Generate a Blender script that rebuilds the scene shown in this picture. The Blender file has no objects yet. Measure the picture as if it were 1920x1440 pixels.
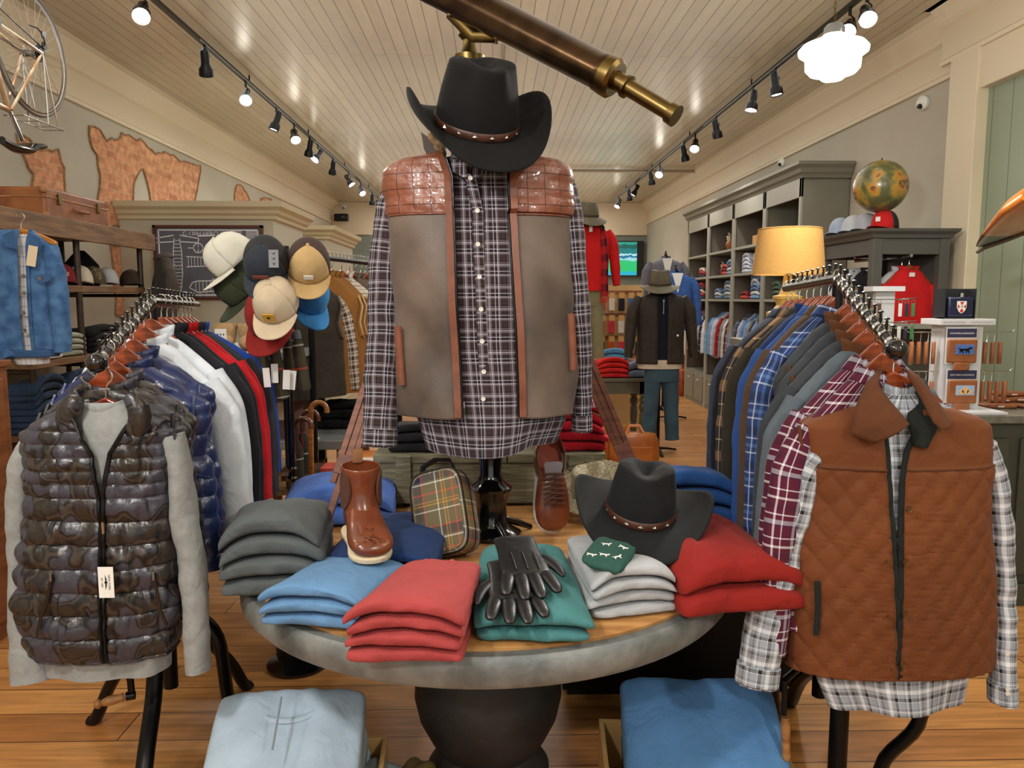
import bpy, math, random
import numpy as np
from mathutils import Vector, Matrix, noise
S = bpy.context.scene
COL = S.collection
PI = math.pi
V = Vector
# ---------------------------------------------------------------- camera
FPX = 1442.0
cam_d = bpy.data.cameras.new('camera'); cam = bpy.data.objects.new('camera', cam_d); COL.objects.link(cam)
cam_d.sensor_width = 36; cam_d.lens = FPX / 1920 * 36; cam_d.clip_start = .05; cam_d.clip_end = 60
cam.location = (0, 0, 1.55); cam.rotation_euler = (math.radians(90 - 6.33), 0, math.radians(-1.39))
S.camera = cam
CM = cam.rotation_euler.to_matrix()
# ---------------------------------------------------------------- world, exposure
S.view_settings.view_transform = 'Standard'; S.view_settings.look = 'None'
S.view_settings.gamma = 1; S.view_settings.use_curve_mapping = False
S.view_settings.exposure = 0.0
w = bpy.data.worlds.new('world'); S.world = w; w.use_nodes = True
w.node_tree.nodes['Background'].inputs[0].default_value = (1.0, .98, .94, 1)
w.node_tree.nodes['Background'].inputs[1].default_value = 1.0
SPOT = 44.0      # watts of one track head
HCEIL = 3.70
# light maker, for the lamps and for the added fill lights
def light(name, kind, loc, energy, col=(1, .87, .70), size=.1, rot=None, **k):
    d = bpy.data.lights.new(name, kind); d.energy = energy; d.color = col
    if kind == 'AREA': d.shape = 'RECTANGLE'; d.size = size; d.size_y = k.pop('sy', size)
    elif kind in ('SPOT', 'POINT'): d.shadow_soft_size = size
    for a, b in k.items(): setattr(d, a, b)
    o = bpy.data.objects.new(name, d); COL.objects.link(o); o.location = loc
    if rot: o.rotation_euler = rot
    return o

# added area lights without fixtures: upward fill for the ceiling, downward fill for the room
for yy, ee in ((1.0, 18), (5.0, 27), (9.0, 30), (13.0, 32), (16.2, 20)):
    light('ceiling_fill', 'AREA', (0, yy, 2.95), ee, (1, .965, .90), 5.6, (PI, 0, 0), sy=3.4)
for yy, ee in ((0.2, 8), (4.0, 32), (8.0, 66), (12.0, 82), (15.5, 96)):
    light('room_fill', 'AREA', (0, yy, 3.62), ee, (1, .965, .90), 5.6, (0, 0, 0), sy=3.0)

# ---------------------------------------------------------------- pixel helpers (1920x1440 frame)
def ray(px, py): return CM @ V((px - 960, 720 - py, -FPX))
def at(px, py, Y):
    d = ray(px, py); return cam.location + d * (Y / d.y)
def atx(px, py, X):
    d = ray(px, py); return cam.location + d * (X / d.x)
def atz(px, py, z):
    d = ray(px, py); return cam.location + d * ((z - 1.55) / d.z)

# ---------------------------------------------------------------- materials
def lin(c):
    return tuple(((x / 255) / 12.92 if x / 255 <= .04045 else ((x / 255 + .055) / 1.055) ** 2.4) for x in c[:3]) + (1,)
_M = {}
def nt_new(name):
    m = bpy.data.materials.new(name); m.use_nodes = True
    nt = m.node_tree; return m, nt, nt.nodes['Principled BSDF']
def nd(nt, t, **k):
    n = nt.nodes.new(t)
    for a, b in k.items():
        if a.startswith('i_'): n.inputs[int(a[2:])].default_value = b
        else: setattr(n, a, b)
    return n
def bump(nt, bs, h, strength, dist=.002):
    b = nd(nt, 'ShaderNodeBump'); b.inputs['Strength'].default_value = strength; b.inputs['Distance'].default_value = dist
    nt.links.new(h, b.inputs['Height']); nt.links.new(b.outputs[0], bs.inputs['Normal']); return b
def coords(nt, kind='Object', scale=(1, 1, 1), rot=(0, 0, 0)):
    tc = nd(nt, 'ShaderNodeTexCoord'); mp = nd(nt, 'ShaderNodeMapping')
    mp.inputs['Scale'].default_value = scale; mp.inputs['Rotation'].default_value = rot
    nt.links.new(tc.outputs[kind], mp.inputs[0]); return mp.outputs[0]
def pm(name, col, rough=.8, metal=0, ns=0, na=.25, col2=None, bs=0, bst=.3, bd=.002, sheen=0, coat=0, emis=0, spec=.5, aniso=(1, 1, 1), ucoord='Object', bs2=0):
    if name in _M: return _M[name]
    m, nt, b = nt_new(name); c = lin(col)
    b.inputs['Base Color'].default_value = c; b.inputs['Roughness'].default_value = rough; b.inputs['Metallic'].default_value = metal
    b.inputs['Specular IOR Level'].default_value = spec
    if sheen: b.inputs['Sheen Weight'].default_value = sheen; b.inputs['Sheen Roughness'].default_value = .5
    if coat: b.inputs['Coat Weight'].default_value = coat; b.inputs['Coat Roughness'].default_value = .15
    if emis: b.inputs['Emission Color'].default_value = c; b.inputs['Emission Strength'].default_value = emis
    if ns:
        v = coords(nt, ucoord, aniso); n = nd(nt, 'ShaderNodeTexNoise'); n.inputs['Scale'].default_value = ns; n.inputs['Detail'].default_value = 4
        nt.links.new(v, n.inputs['Vector'])
        r = nd(nt, 'ShaderNodeValToRGB'); c2 = lin(col2) if col2 else tuple(x * (1 - na) for x in c[:3]) + (1,)
        r.color_ramp.elements[0].position = .35; r.color_ramp.elements[1].position = .65
        r.color_ramp.elements[0].color = c2; r.color_ramp.elements[1].color = c
        nt.links.new(n.outputs[0], r.inputs[0]); nt.links.new(r.outputs[0], b.inputs['Base Color'])
    if bs:
        v = coords(nt, ucoord, aniso); n = nd(nt, 'ShaderNodeTexNoise'); n.inputs['Scale'].default_value = bs; n.inputs['Detail'].default_value = 3
        nt.links.new(v, n.inputs['Vector']); out = n.outputs[0]; bb_ = bump(nt, b, out, bst, bd)
        if bs2:
            n2 = nd(nt, 'ShaderNodeTexNoise'); n2.inputs['Scale'].default_value = bs2; n2.inputs['Detail'].default_value = 2; n2.inputs['Distortion'].default_value = 1.2; nt.links.new(v, n2.inputs['Vector'])
            b3 = nd(nt, 'ShaderNodeBump'); b3.inputs['Strength'].default_value = .45; b3.inputs['Distance'].default_value = .014; nt.links.new(n2.outputs[0], b3.inputs['Height']); nt.links.new(b3.outputs[0], bb_.inputs['Normal'])
    _M[name] = m; return m
def fabric(name, col, rough=.92, bs=350, bst=.35, sheen=.03, ns=9, na=.14, col2=None, bd=.002):
    return pm(name, col, rough, 0, ns, na, col2, bs, bst, bd, sheen, spec=.25, bs2=13)
def tartan(name, base, bands, period=.1, vperiod=None, rough=.9, vb=None):
    """bands: (start, end, colour) inside one sett, 0..1, over the base colour; crossed along u and v of the UV map (metres)"""
    if name in _M: return _M[name]
    m, nt, b = nt_new(name); b.inputs['Roughness'].default_value = rough; b.inputs['Specular IOR Level'].default_value = .25
    b.inputs['Sheen Weight'].default_value = .02
    tc = nd(nt, 'ShaderNodeTexCoord'); sp = nd(nt, 'ShaderNodeSeparateXYZ'); nt.links.new(tc.outputs['UV'], sp.inputs[0])
    outs = []
    for k, (per, bd_) in enumerate(((period, bands), (vperiod or period, vb or bands))):
        d = nd(nt, 'ShaderNodeMath', operation='DIVIDE'); d.inputs[1].default_value = per; nt.links.new(sp.outputs[k], d.inputs[0])
        f = nd(nt, 'ShaderNodeMath', operation='FRACT'); nt.links.new(d.outputs[0], f.inputs[0])
        r = nd(nt, 'ShaderNodeValToRGB'); r.color_ramp.interpolation = 'CONSTANT'
        st = [(0, base)]
        for a, e, c in sorted(bd_): st += [(a, c), (e, base)]
        els = r.color_ramp.elements; els.remove(els[1]); els[0].position = 0; els[0].color = lin(st[0][1])
        for p, c in st[1:]:
            e = els.new(min(p, 1)); e.color = lin(c)
        nt.links.new(f.outputs[0], r.inputs[0]); outs.append(r.outputs[0])
    mx = nd(nt, 'ShaderNodeMix', data_type='RGBA'); mx.inputs[0].default_value = .5
    nt.links.new(outs[0], mx.inputs[6]); nt.links.new(outs[1], mx.inputs[7]); nt.links.new(mx.outputs[2], b.inputs['Base Color'])
    n = nd(nt, 'ShaderNodeTexNoise'); n.inputs['Scale'].default_value = 400; nt.links.new(tc.outputs['UV'], n.inputs['Vector']); bump(nt, b, n.outputs[0], .25, .002)
    _M[name] = m; return m
def camo(name, cols, scale=9, rough=.35):
    m, nt, b = nt_new(name); b.inputs['Roughness'].default_value = rough; v = coords(nt, 'Object')
    n = nd(nt, 'ShaderNodeTexNoise'); n.inputs['Scale'].default_value = scale; n.inputs['Detail'].default_value = 1.5; nt.links.new(v, n.inputs['Vector'])
    r = nd(nt, 'ShaderNodeValToRGB'); r.color_ramp.interpolation = 'EASE'; els = r.color_ramp.elements; els.remove(els[1]); els[0].color = lin(cols[0])
    for i, c in enumerate(cols[1:]):
        e = els.new(.40 + i * .22 / len(cols)); e.color = lin(c)
    nt.links.new(n.outputs[0], r.inputs[0]); nt.links.new(r.outputs[0], b.inputs['Base Color'])
    n2 = nd(nt, 'ShaderNodeTexNoise'); n2.inputs['Scale'].default_value = 45; n2.inputs['Detail'].default_value = 4; nt.links.new(v, n2.inputs['Vector']); bump(nt, b, n2.outputs[0], .5, .006)
    return m
def boards(name, c1, c2, line, bw, rh, mortar, rot, rough=.5, grain=(1, 14, 1), gs=3, gamt=.5, kind='Object', bst=.4, offset=.37):
    """planks: brick texture for the joints, stretched noise for the grain"""
    m, nt, b = nt_new(name); b.inputs['Roughness'].default_value = rough
    v = coords(nt, kind, (1, 1, 1), rot)
    k = nd(nt, 'ShaderNodeTexBrick', offset=offset, offset_frequency=2); k.inputs['Scale'].default_value = 1; k.inputs['Mortar Size'].default_value = mortar
    k.inputs['Mortar Smooth'].default_value = .1; k.inputs['Brick Width'].default_value = bw; k.inputs['Row Height'].default_value = rh
    k.inputs['Color1'].default_value = lin(c1); k.inputs['Color2'].default_value = lin(c2); k.inputs['Mortar'].default_value = lin(line)
    nt.links.new(v, k.inputs['Vector'])
    mp = nd(nt, 'ShaderNodeMapping'); mp.inputs['Scale'].default_value = grain; nt.links.new(v, mp.inputs[0])
    n = nd(nt, 'ShaderNodeTexNoise'); n.inputs['Scale'].default_value = gs; n.inputs['Detail'].default_value = 6; n.inputs['Distortion'].default_value = .6; nt.links.new(mp.outputs[0], n.inputs['Vector'])
    r = nd(nt, 'ShaderNodeMapRange'); r.inputs[1].default_value = .3; r.inputs[2].default_value = .7; r.inputs[3].default_value = 1 - gamt; r.inputs[4].default_value = 1
    nt.links.new(n.outputs[0], r.inputs[0])
    mx = nd(nt, 'ShaderNodeMix', data_type='RGBA', blend_type='MULTIPLY'); mx.inputs[0].default_value = 1
    nt.links.new(k.outputs[0], mx.inputs[6]); nt.links.new(r.outputs[0], mx.inputs[7]); nt.links.new(mx.outputs[2], b.inputs['Base Color'])
    inv = nd(nt, 'ShaderNodeMath', operation='SUBTRACT'); inv.inputs[0].default_value = 1; nt.links.new(k.outputs[1], inv.inputs[1])
    bump(nt, b, inv.outputs[0], bst, .004); _M[name] = m; return m
def wood(name, col, col2, rough=.45, axis=(1, 1, 12), s=6, coat=0):
    return pm(name, col, rough, 0, s, .3, col2, s * 2, .15, .002, 0, coat, aniso=axis)

# ---------------------------------------------------------------- mesh builder
def wmat(o):
    m = o.matrix_basis.copy() if o.parent is None else wmat(o.parent) @ o.matrix_basis
    return m
class MB:
    def __init__(s): s.v = []; s.f = []; s.uv = []
    def add(s, vs, fs, uvs=None):
        k = len(s.v); s.v += [tuple(p) for p in vs]
        for i, f in enumerate(fs):
            s.f.append([k + j for j in f]); s.uv.append(uvs[i] if uvs else [(vs[j][0], vs[j][2]) for j in f])
        return s
    def loft(s, rings, closed=True, c0=False, c1=False):
        n = len(rings[0]); R = len(rings); A = np.array([[tuple(p) for p in r] for r in rings], float)
        nc = n if closed else n - 1
        nxt = np.roll(A, -1, axis=1); du = np.linalg.norm(nxt - A, axis=2).max(axis=0); u = np.concatenate([[0], np.cumsum(du)])
        mid = A.mean(axis=1); dv = np.linalg.norm(np.diff(mid, axis=0), axis=1); v = np.concatenate([[0], np.cumsum(dv)])
        vs = [tuple(p) for r in A for p in r]; fs = []; uv = []
        for i in range(R - 1):
            for j in range(nc):
                j2 = (j + 1) % n
                fs.append([i * n + j, i * n + j2, (i + 1) * n + j2, (i + 1) * n + j]); uv.append([(u[j], v[i]), (u[j + 1], v[i]), (u[j + 1], v[i + 1]), (u[j], v[i + 1])])
        for fl, k in ((c0, 0), (c1, R - 1)):
            if not fl: continue
            e = np.ptp(A[k], axis=0); ax = sorted(sorted(range(3), key=lambda q: -e[q])[:2]); q = [k * n + j for j in range(n)]; w_ = [(A[k][j][ax[0]], A[k][j][ax[1]]) for j in range(n)]
            fs.append(q[::-1] if k == 0 else q); uv.append(w_[::-1] if k == 0 else w_)
        return s.add(vs, fs, uv)
    def box(s, c, d, M=None):
        x, y, z = [q / 2 for q in d]; c = V(c); vs = [c + V((i * x, j * y, k * z)) for i in (-1, 1) for j in (-1, 1) for k in (-1, 1)]
        if M is not None: vs = [M @ p for p in vs]
        fs = [[0, 1, 3, 2], [4, 6, 7, 5], [0, 4, 5, 1], [2, 3, 7, 6], [0, 2, 6, 4], [1, 5, 7, 3]]
        h = {0: (1, 2), 1: (1, 2), 2: (0, 2), 3: (0, 2), 4: (0, 1), 5: (0, 1)}
        return s.add(vs, fs, [[(vs[j][h[i][0]], vs[j][h[i][1]]) for j in f] for i, f in enumerate(fs)])
    def b2(s, a, b): return s.box([(p + q) / 2 for p, q in zip(a, b)], [abs(q - p) for p, q in zip(a, b)])
    def tube(s, pts, r, n=10, caps=True, up=None, closed=False):
        pts = [V(p) for p in pts]; m = len(pts); rr = r if isinstance(r, (list, tuple)) else [r] * m
        rings = []; prev = V(up) if up else None
        for i, p in enumerate(pts):
            t = (pts[(i + 1) % m] - pts[i - 1]) if closed else (pts[min(i + 1, m - 1)] - pts[max(i - 1, 0)])
            t.normalize()
            if prev is None:
                prev = V((0, 0, 1)) if abs(t.z) < .9 else V((0, 1, 0))
            a = prev - t * prev.dot(t)
            if a.length < 1e-6: a = t.orthogonal()
            a.normalize(); bb = t.cross(a); prev = a
            q = rr[i]; ra, rb = q if isinstance(q, (tuple, list)) else (q, q)
            rings.append([p + a * (ra * math.cos(2 * PI * j / n)) + bb * (rb * math.sin(2 * PI * j / n)) for j in range(n)])
        if closed: rings.append(rings[0]); caps = False
        return s.loft(rings, True, caps, caps)
    def lathe(s, prof, n=24, c=(0, 0, 0), M=None, sx=1, sy=1):
        c = V(c); rings = []
        for r, z in prof:
            ring = [V((r * sx * math.cos(2 * PI * j / n), r * sy * math.sin(2 * PI * j / n), z)) for j in range(n)]
            ring = [(M @ p if M is not None else p) + c for p in ring]; rings.append(ring)
        return s.loft(rings, True, True, True)
    def prism(s, out, t, M=None):
        """outline in XZ, thickness t along Y"""
        n = len(out); vs = [V((x, -t / 2, z)) for x, z in out] + [V((x, t / 2, z)) for x, z in out]
        if M is not None: vs = [M @ p for p in vs]
        fs = [list(range(n)), [n + j for j in range(n)][::-1]] + [[j, n + j, n + (j + 1) % n, (j + 1) % n] for j in range(n)]
        o2 = list(out) + list(out)
        return s.add(vs, fs, [[o2[j] for j in f] for f in fs])
    def xf(s, M):
        s.v = [tuple(M @ V(p)) for p in s.v]; return s
    def build(s, name, mat, parent=None, world=False, smooth=True, ang=42, bevel=0, bseg=2, solid=0, sub=0, loc=None, label=None):
        me = bpy.data.meshes.new(name)
        vs = s.v
        if world and parent is not None:
            Mi = wmat(parent).inverted(); vs = [tuple(Mi @ V(p)) for p in vs]
        me.from_pydata(vs, [], s.f)
        ul = me.uv_layers.new(name='UVMap'); flat = [c for f in s.uv for p in f for c in p[:2]]; ul.data.foreach_set('uv', flat)
        me.materials.append(mat)
        import bmesh
        bm = bmesh.new(); bm.from_mesh(me); bmesh.ops.recalc_face_normals(bm, faces=bm.faces); bm.to_mesh(me); bm.free()
        if smooth:
            me.shade_smooth(); me.set_sharp_from_angle(angle=math.radians(ang))
        o = bpy.data.objects.new(name, me); COL.objects.link(o)
        if parent is not None: o.parent = parent
        if loc is not None: o.location = loc
        if solid: md = o.modifiers.new('solid', 'SOLIDIFY'); md.thickness = solid; md.offset = -1
        if bevel: md = o.modifiers.new('bevel', 'BEVEL'); md.width = bevel; md.segments = bseg; md.limit_method = 'ANGLE'
        if sub: md = o.modifiers.new('sub', 'SUBSURF'); md.levels = sub; md.render_levels = sub
        if label: o['label'] = label
        return o
def tag(o, label=None, cat=None, group=None, kind=None):
    if label: o['label'] = label
    if cat: o['category'] = cat
    if group: o['group'] = group
    if kind: o['kind'] = kind
    return o
def thing(name, label, cat, loc=(0, 0, 0), rz=0, group=None, rot=None):
    o = bpy.data.objects.new(name, None); COL.objects.link(o); o.location = loc; o.rotation_euler = rot or (0, 0, rz); o.empty_display_size = .05
    return tag(o, label, cat, group)
KIDS = {}
def dup(root, loc=None, rot=None, label=None, group=None, scale=None, mats=None):
    def cp(o, par):
        c = o.copy(); COL.objects.link(c); c.parent = par
        if mats and o.type == 'MESH' and o.name.split('.')[0] in mats:
            c.data = o.data.copy(); c.data.materials[0] = mats[o.name.split('.')[0]]
        for ch in kids.get(o.name, []): cp(ch, c)
        return c
    kids = {}
    for o in list(COL.objects):
        if o.parent: kids.setdefault(o.parent.name, []).append(o)
    r = cp(root, None)
    if loc is not None: r.location = loc
    if rot is not None: r.rotation_euler = rot
    if scale is not None: r.scale = (scale,) * 3 if not isinstance(scale, (tuple, list)) else scale
    if label: r['label'] = label
    if group: r['group'] = group
    return r
def struct(name, mb, mat, **k):
    o = mb.build(name, mat, **k); o['kind'] = 'structure'; return o
def nz(x, y=0, z=0): return noise.noise(V((x, y, z)))
def text(s, size, mat, parent, M, depth=.0008, name='lettering', align='CENTER', sx=1):
    c = bpy.data.curves.new(name, 'FONT'); c.body = s; c.size = size; c.extrude = depth; c.align_x = align; c.align_y = 'CENTER'
    t = bpy.data.objects.new(name, c); me = bpy.data.meshes.new_from_object(t); bpy.data.objects.remove(t)
    me.materials.clear(); me.materials.append(mat); me.transform(Matrix.Scale(sx, 4, (1, 0, 0)))
    o = bpy.data.objects.new(name, me); COL.objects.link(o); o.parent = parent; o.matrix_basis = M; return o
FRONT = Matrix.Rotation(PI / 2, 4, 'X')        # text plane facing -Y

# ---------------------------------------------------------------- shared materials
BLACKM = pm('black_metal', (22, 22, 23), .35, .6)
BLKGLOSS = pm('black_gloss', (9, 9, 10), .12, 0, coat=.6)
CHROME = pm('chrome', (200, 200, 198), .12, 1)
STEEL = pm('steel', (150, 152, 150), .35, 1, ns=20, na=.3)
BRASS = pm('brass', (122, 102, 62), .32, 1, ns=8, na=.4)
HANGW = wood('hanger_wood', (150, 66, 28), (112, 42, 18), .25, (1, 1, 8), 8, .5)
WHITEP = pm('white_paper', (225, 224, 218), .7)
CREAM = pm('cream_paint', (214, 200, 172), .45)
BTN = pm('white_button', (215, 212, 205), .3)
# ================================================================ ROOM
XL, XR, YB, YF = -3.6, 3.5, 17.7, -2.5
m_floor = boards('floor_pine', (206, 146, 82), (178, 116, 60), (70, 36, 14), 3.6, .185, .0024, (0, 0, 0), .33, (1.2, 16, 1), 2.2, .45)
struct('floor', MB().box((0, (YB + YF) / 2, -.05), (9, YB - YF + .4, .1)), m_floor, smooth=False)
m_ceil = boards('ceiling_boards', (190, 178, 150), (178, 165, 138), (56, 46, 34), 5.2, .105, .0026, (0, 0, PI / 2), .28, (1, 5, 1), 3, .12)
struct('ceiling', MB().box((0, (YB + YF) / 2, HCEIL + .05), (9, YB - YF + .4, .1)), m_ceil, smooth=False)
m_wall = pm('greige_plaster', (186, 180, 164), .8, ns=1.5, na=.07, bs=30, bst=.08)
wl = struct('wall_left', MB().box((XL - .06, (YB + YF) / 2, HCEIL / 2), (.12, YB - YF + .2, HCEIL)), m_wall, smooth=False)
struct('wall_right', MB().box((XR + .06, (YB + YF) / 2, HCEIL / 2), (.12, YB - YF + .2, HCEIL)), m_wall, smooth=False)
m_ship = boards('shiplap_green', (132, 142, 132), (126, 136, 126), (78, 86, 80), 9, .2, .002, (PI / 2, 0, 0), .6, (1, 4, 1), 3, .08)
struct('wall_back', MB().box((0, YB + .06, HCEIL / 2), (7.4, .12, HCEIL)), m_ship, smooth=False)
struct('trim_1', MB().b2((XL, YB - .06, 2.98), (XR, YB + .02, HCEIL)), CREAM, smooth=False, bevel=.01)
# crown cornices of the side walls (profile swept along Y)
def cornice(name, x, sgn, y0, y1, zlow=3.22, proj=.16):
    p = [(0, zlow), (.03, zlow), (.035, zlow + .03), (.02, zlow + .045), (.02, zlow + .26), (.05, zlow + .28), (.055, zlow + .31), (.09, zlow + .36), (.14, zlow + .41), (proj, zlow + .43), (proj, HCEIL), (0, HCEIL)]
    rings = [[V((x + sgn * a, y, z)) for a, z in p] for y in (y0, y1)]
    return struct(name, MB().loft(rings, True, True, True), CREAM, ang=20)
cornice('trim_2', XL, 1, YF, YB); cornice('trim_3', XR, -1, 5.86, YB)
# baseboards
m_base = pm('base_paint', (150, 146, 128), .5)
for nme, x in (('baseboard_left', XL + .012), ('baseboard_right', XR - .012)):
    struct(nme, MB().box((x, (YB + YF) / 2, .09), (.024, YB - YF, .18)), m_base, smooth=False)
# brick exposed where the plaster has come off the left wall
m, nt, b = nt_new('old_brick'); b.inputs['Roughness'].default_value = .9
v = coords(nt, 'Object', (1, 1, 1), (PI / 2, 0, PI / 2))
tc = nd(nt, 'ShaderNodeTexCoord'); sp = nd(nt, 'ShaderNodeSeparateXYZ'); cb = nd(nt, 'ShaderNodeCombineXYZ')
nt.links.new(tc.outputs['Object'], sp.inputs[0]); nt.links.new(sp.outputs[1], cb.inputs[0]); nt.links.new(sp.outputs[2], cb.inputs[1])
n0 = nd(nt, 'ShaderNodeTexNoise'); n0.inputs['Scale'].default_value = 5; nt.links.new(cb.outputs[0], n0.inputs['Vector'])
vm = nd(nt, 'ShaderNodeVectorMath', operation='MULTIPLY_ADD'); vm.inputs[1].default_value = (.035,) * 3; nt.links.new(n0.outputs[1], vm.inputs[0]); nt.links.new(cb.outputs[0], vm.inputs[2])
k = nd(nt, 'ShaderNodeTexBrick'); k.inputs['Scale'].default_value = 1; k.inputs['Brick Width'].default_value = .21; k.inputs['Row Height'].default_value = .072; k.inputs['Mortar Size'].default_value = .006
k.inputs['Color1'].default_value = lin((226, 168, 126)); k.inputs['Color2'].default_value = lin((196, 132, 98)); k.inputs['Mortar'].default_value = lin((214, 168, 126)); nt.links.new(vm.outputs[0], k.inputs['Vector'])
n1 = nd(nt, 'ShaderNodeTexNoise'); n1.inputs['Scale'].default_value = 14; n1.inputs['Detail'].default_value = 6; nt.links.new(cb.outputs[0], n1.inputs['Vector'])
r = nd(nt, 'ShaderNodeMapRange'); r.inputs[1].default_value = .3; r.inputs[2].default_value = .6; r.inputs[3].default_value = .66; r.inputs[4].default_value = 1.1; nt.links.new(n1.outputs[0], r.inputs[0])
mx = nd(nt, 'ShaderNodeMix', data_type='RGBA', blend_type='MULTIPLY'); mx.inputs[0].default_value = 1; nt.links.new(k.outputs[0], mx.inputs[6]); nt.links.new(r.outputs[0], mx.inputs[7]); nt.links.new(mx.outputs[2], b.inputs['Base Color'])
ad = nd(nt, 'ShaderNodeMath', operation='SUBTRACT'); nt.links.new(n1.outputs[0], ad.inputs[0]); nt.links.new(k.outputs[1], ad.inputs[1]); bump(nt, b, ad.outputs[0], .8, .02)
m_brick = m
m_edge = pm('broken_plaster', (176, 138, 100), .95, ns=30, na=.4, bs=60, bst=.8, bd=.01)
random.seed(5)
def patch(pts):
    P = [atx(px, py, XL) for px, py in pts]; out = []
    for i, p in enumerate(P):
        q = P[(i + 1) % len(P)]; k = max(2, int((q - p).length / .07))
        for j in range(k):
            a = p.lerp(q, j / k); out.append(V((0, a.y + random.uniform(-.018, .018), a.z + random.uniform(-.018, .018))))
    n = len(out); c = sum(out, V()) / n
    rings = [[V((XL + h, p.y, p.z)) for p in o] for h, o in ((0, out), (.018, out))]
    inner = []
    for i in range(n):
        t = out[(i + 1) % n] - out[i - 1]; nn = V((0, t.z, -t.y)).normalized() * .014
        inner.append(out[i] + nn)
    A = lambda o: sum(o[i].y * o[(i + 1) % n].z - o[(i + 1) % n].y * o[i].z for i in range(n))
    if abs(A(inner)) > abs(A(out)): inner = [2 * o - i for o, i in zip(out, inner)]
    rings += [[V((XL + .016, p.y, p.z)) for p in inner], [V((XL + .004, p.y, p.z)) for p in inner]]
    MB().loft(rings).build('plaster_edge', m_edge, wl, world=True)
    f = MB(); f.add([V((XL + .006, p.y, p.z)) for p in out], [list(range(n))]); o = f.build('brick_patch', m_brick, wl, world=True, smooth=False)
patch([(28, 250), (62, 268), (70, 276), (108, 282), (112, 300), (122, 318), (118, 345), (124, 372), (140, 395), (140, 420), (30, 420), (38, 380), (55, 362), (60, 330), (45, 305)])
patch([(165, 238), (185, 240), (200, 262), (222, 258), (226, 250), (262, 262), (290, 288), (312, 284), (335, 300), (375, 312), (374, 332), (366, 370), (362, 392), (284, 388), (276, 345), (266, 318), (252, 340), (246, 392), (238, 430), (186, 420), (182, 370), (184, 330), (178, 290), (166, 268)])
patch([(206, 460), (232, 458), (240, 476), (246, 520), (242, 560), (232, 600), (216, 590), (212, 530)])
patch([(440, 350), (450, 346), (462, 362), (470, 380), (438, 380)])
patch([(488, 372), (494, 369), (508, 374), (505, 380), (486, 380)])
# right side: cream column and green board panel in its frame
m_green = boards('green_boards', (140, 152, 128), (135, 147, 124), (84, 94, 78), 9, .19, .0025, (PI / 2, PI / 2, 0), .55, (1, 3, 1), 3, .06, bst=.5)
struct('wall_panel', MB().b2((XR - .012, YF, 0), (XR - .002, 5.55, 3.3)), m_green, smooth=False)
m2, nt, b = nt_new('green_panel'); b.inputs['Roughness'].default_value = .55
tc = nd(nt, 'ShaderNodeTexCoord'); sp = nd(nt, 'ShaderNodeSeparateXYZ'); nt.links.new(tc.outputs['Object'], sp.inputs[0])
dv = nd(nt, 'ShaderNodeMath', operation='DIVIDE'); dv.inputs[1].default_value = .21; nt.links.new(sp.outputs[1], dv.inputs[0])
fr = nd(nt, 'ShaderNodeMath', operation='FRACT'); nt.links.new(dv.outputs[0], fr.inputs[0])
rr = nd(nt, 'ShaderNodeValToRGB'); rr.color_ramp.interpolation = 'CONSTANT'; rr.color_ramp.elements[0].color = lin((84, 92, 76)); rr.color_ramp.elements[1].position = .025; rr.color_ramp.elements[1].color = lin((142, 154, 132))
nt.links.new(fr.outputs[0], rr.inputs[0]); nt.links.new(rr.outputs[0], b.inputs['Base Color'])
gt = nd(nt, 'ShaderNodeMath', operation='GREATER_THAN'); gt.inputs[1].default_value = .025; nt.links.new(fr.outputs[0], gt.inputs[0]); bump(nt, b, gt.outputs[0], .6, .004)
bpy.data.objects['wall_panel'].data.materials[0] = m2
struct('trim_4', MB().b2((XR - .10, 5.52, 0), (XR + .01, 5.86, 3.32)), CREAM, smooth=False, bevel=.006)
struct('trim_5', MB().b2((XR - .08, YF, 3.02), (XR + .01, 5.56, 3.32)), CREAM, smooth=False, bevel=.006)
cornice('trim_6', XR - .07, -1, YF, 6.0, 3.30, .18)
struct('baseboard_panel', MB().b2((XR - .035, YF, 0), (XR, 5.5, .2)), m_base, smooth=False)
# shop-front end of the room behind the camera: low wall and glazed opening between piers
struct('wall_front', MB().b2((XL, YF - .1, 0), (-2.9, YF, HCEIL)).b2((2.8, YF - .1, 0), (XR, YF, HCEIL)).b2((-2.9, YF - .1, 3.1), (2.8, YF, HCEIL)).b2((-2.9, YF - .1, 0), (2.8, YF, .5)), m_wall, smooth=False)

# ================================================================ LIGHTING TRACKS
XT1, XT2 = -2.36, 2.55
ZT = HCEIL - .09
def track(name, x, y0, y1, label):
    t = thing(name, label, 'track light rail', (x, (y0 + y1) / 2, HCEIL))
    MB().b2((x - .018, y0, ZT), (x + .018, y1, ZT + .03)).build('rail', BLACKM, t, world=True, smooth=False)
    for y in np.arange(y0 + .3, y1, 2.4):
        MB().tube([(x, y, ZT + .02), (x, y, HCEIL)], .008, 8).build('bracket', BLACKM, t, world=True)
    return t
track('lighting_track', XT1, .3, 17, 'long black lighting track under the boarded ceiling on the left side')
track('lighting_track', XT2, .3, 17, 'long black lighting track under the boarded ceiling on the right side')
m_lens = pm('lamp_lens', (255, 246, 228), .4, emis=28)
m_lens_off = pm('lamp_lens_dim', (90, 88, 84), .2)
def head_proto():
    t = thing('track_spotlight', '', 'spotlight')
    MB().tube([(0, 0, 0), (0, 0, -.05)], .012, 8).tube([(0, 0, -.045), (.03, 0, -.075), (.03, 0, -.10)], .006, 6).build('bracket', BLACKM, t)
    t2 = MB().lathe([(.0, .10), (.032, .098), (.036, .08), (.036, -.01), (.04, -.02), (.058, -.05), (.06, -.105), (.057, -.108), (.05, -.09), (.0, -.09)], 20)
    return t, t2
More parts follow.
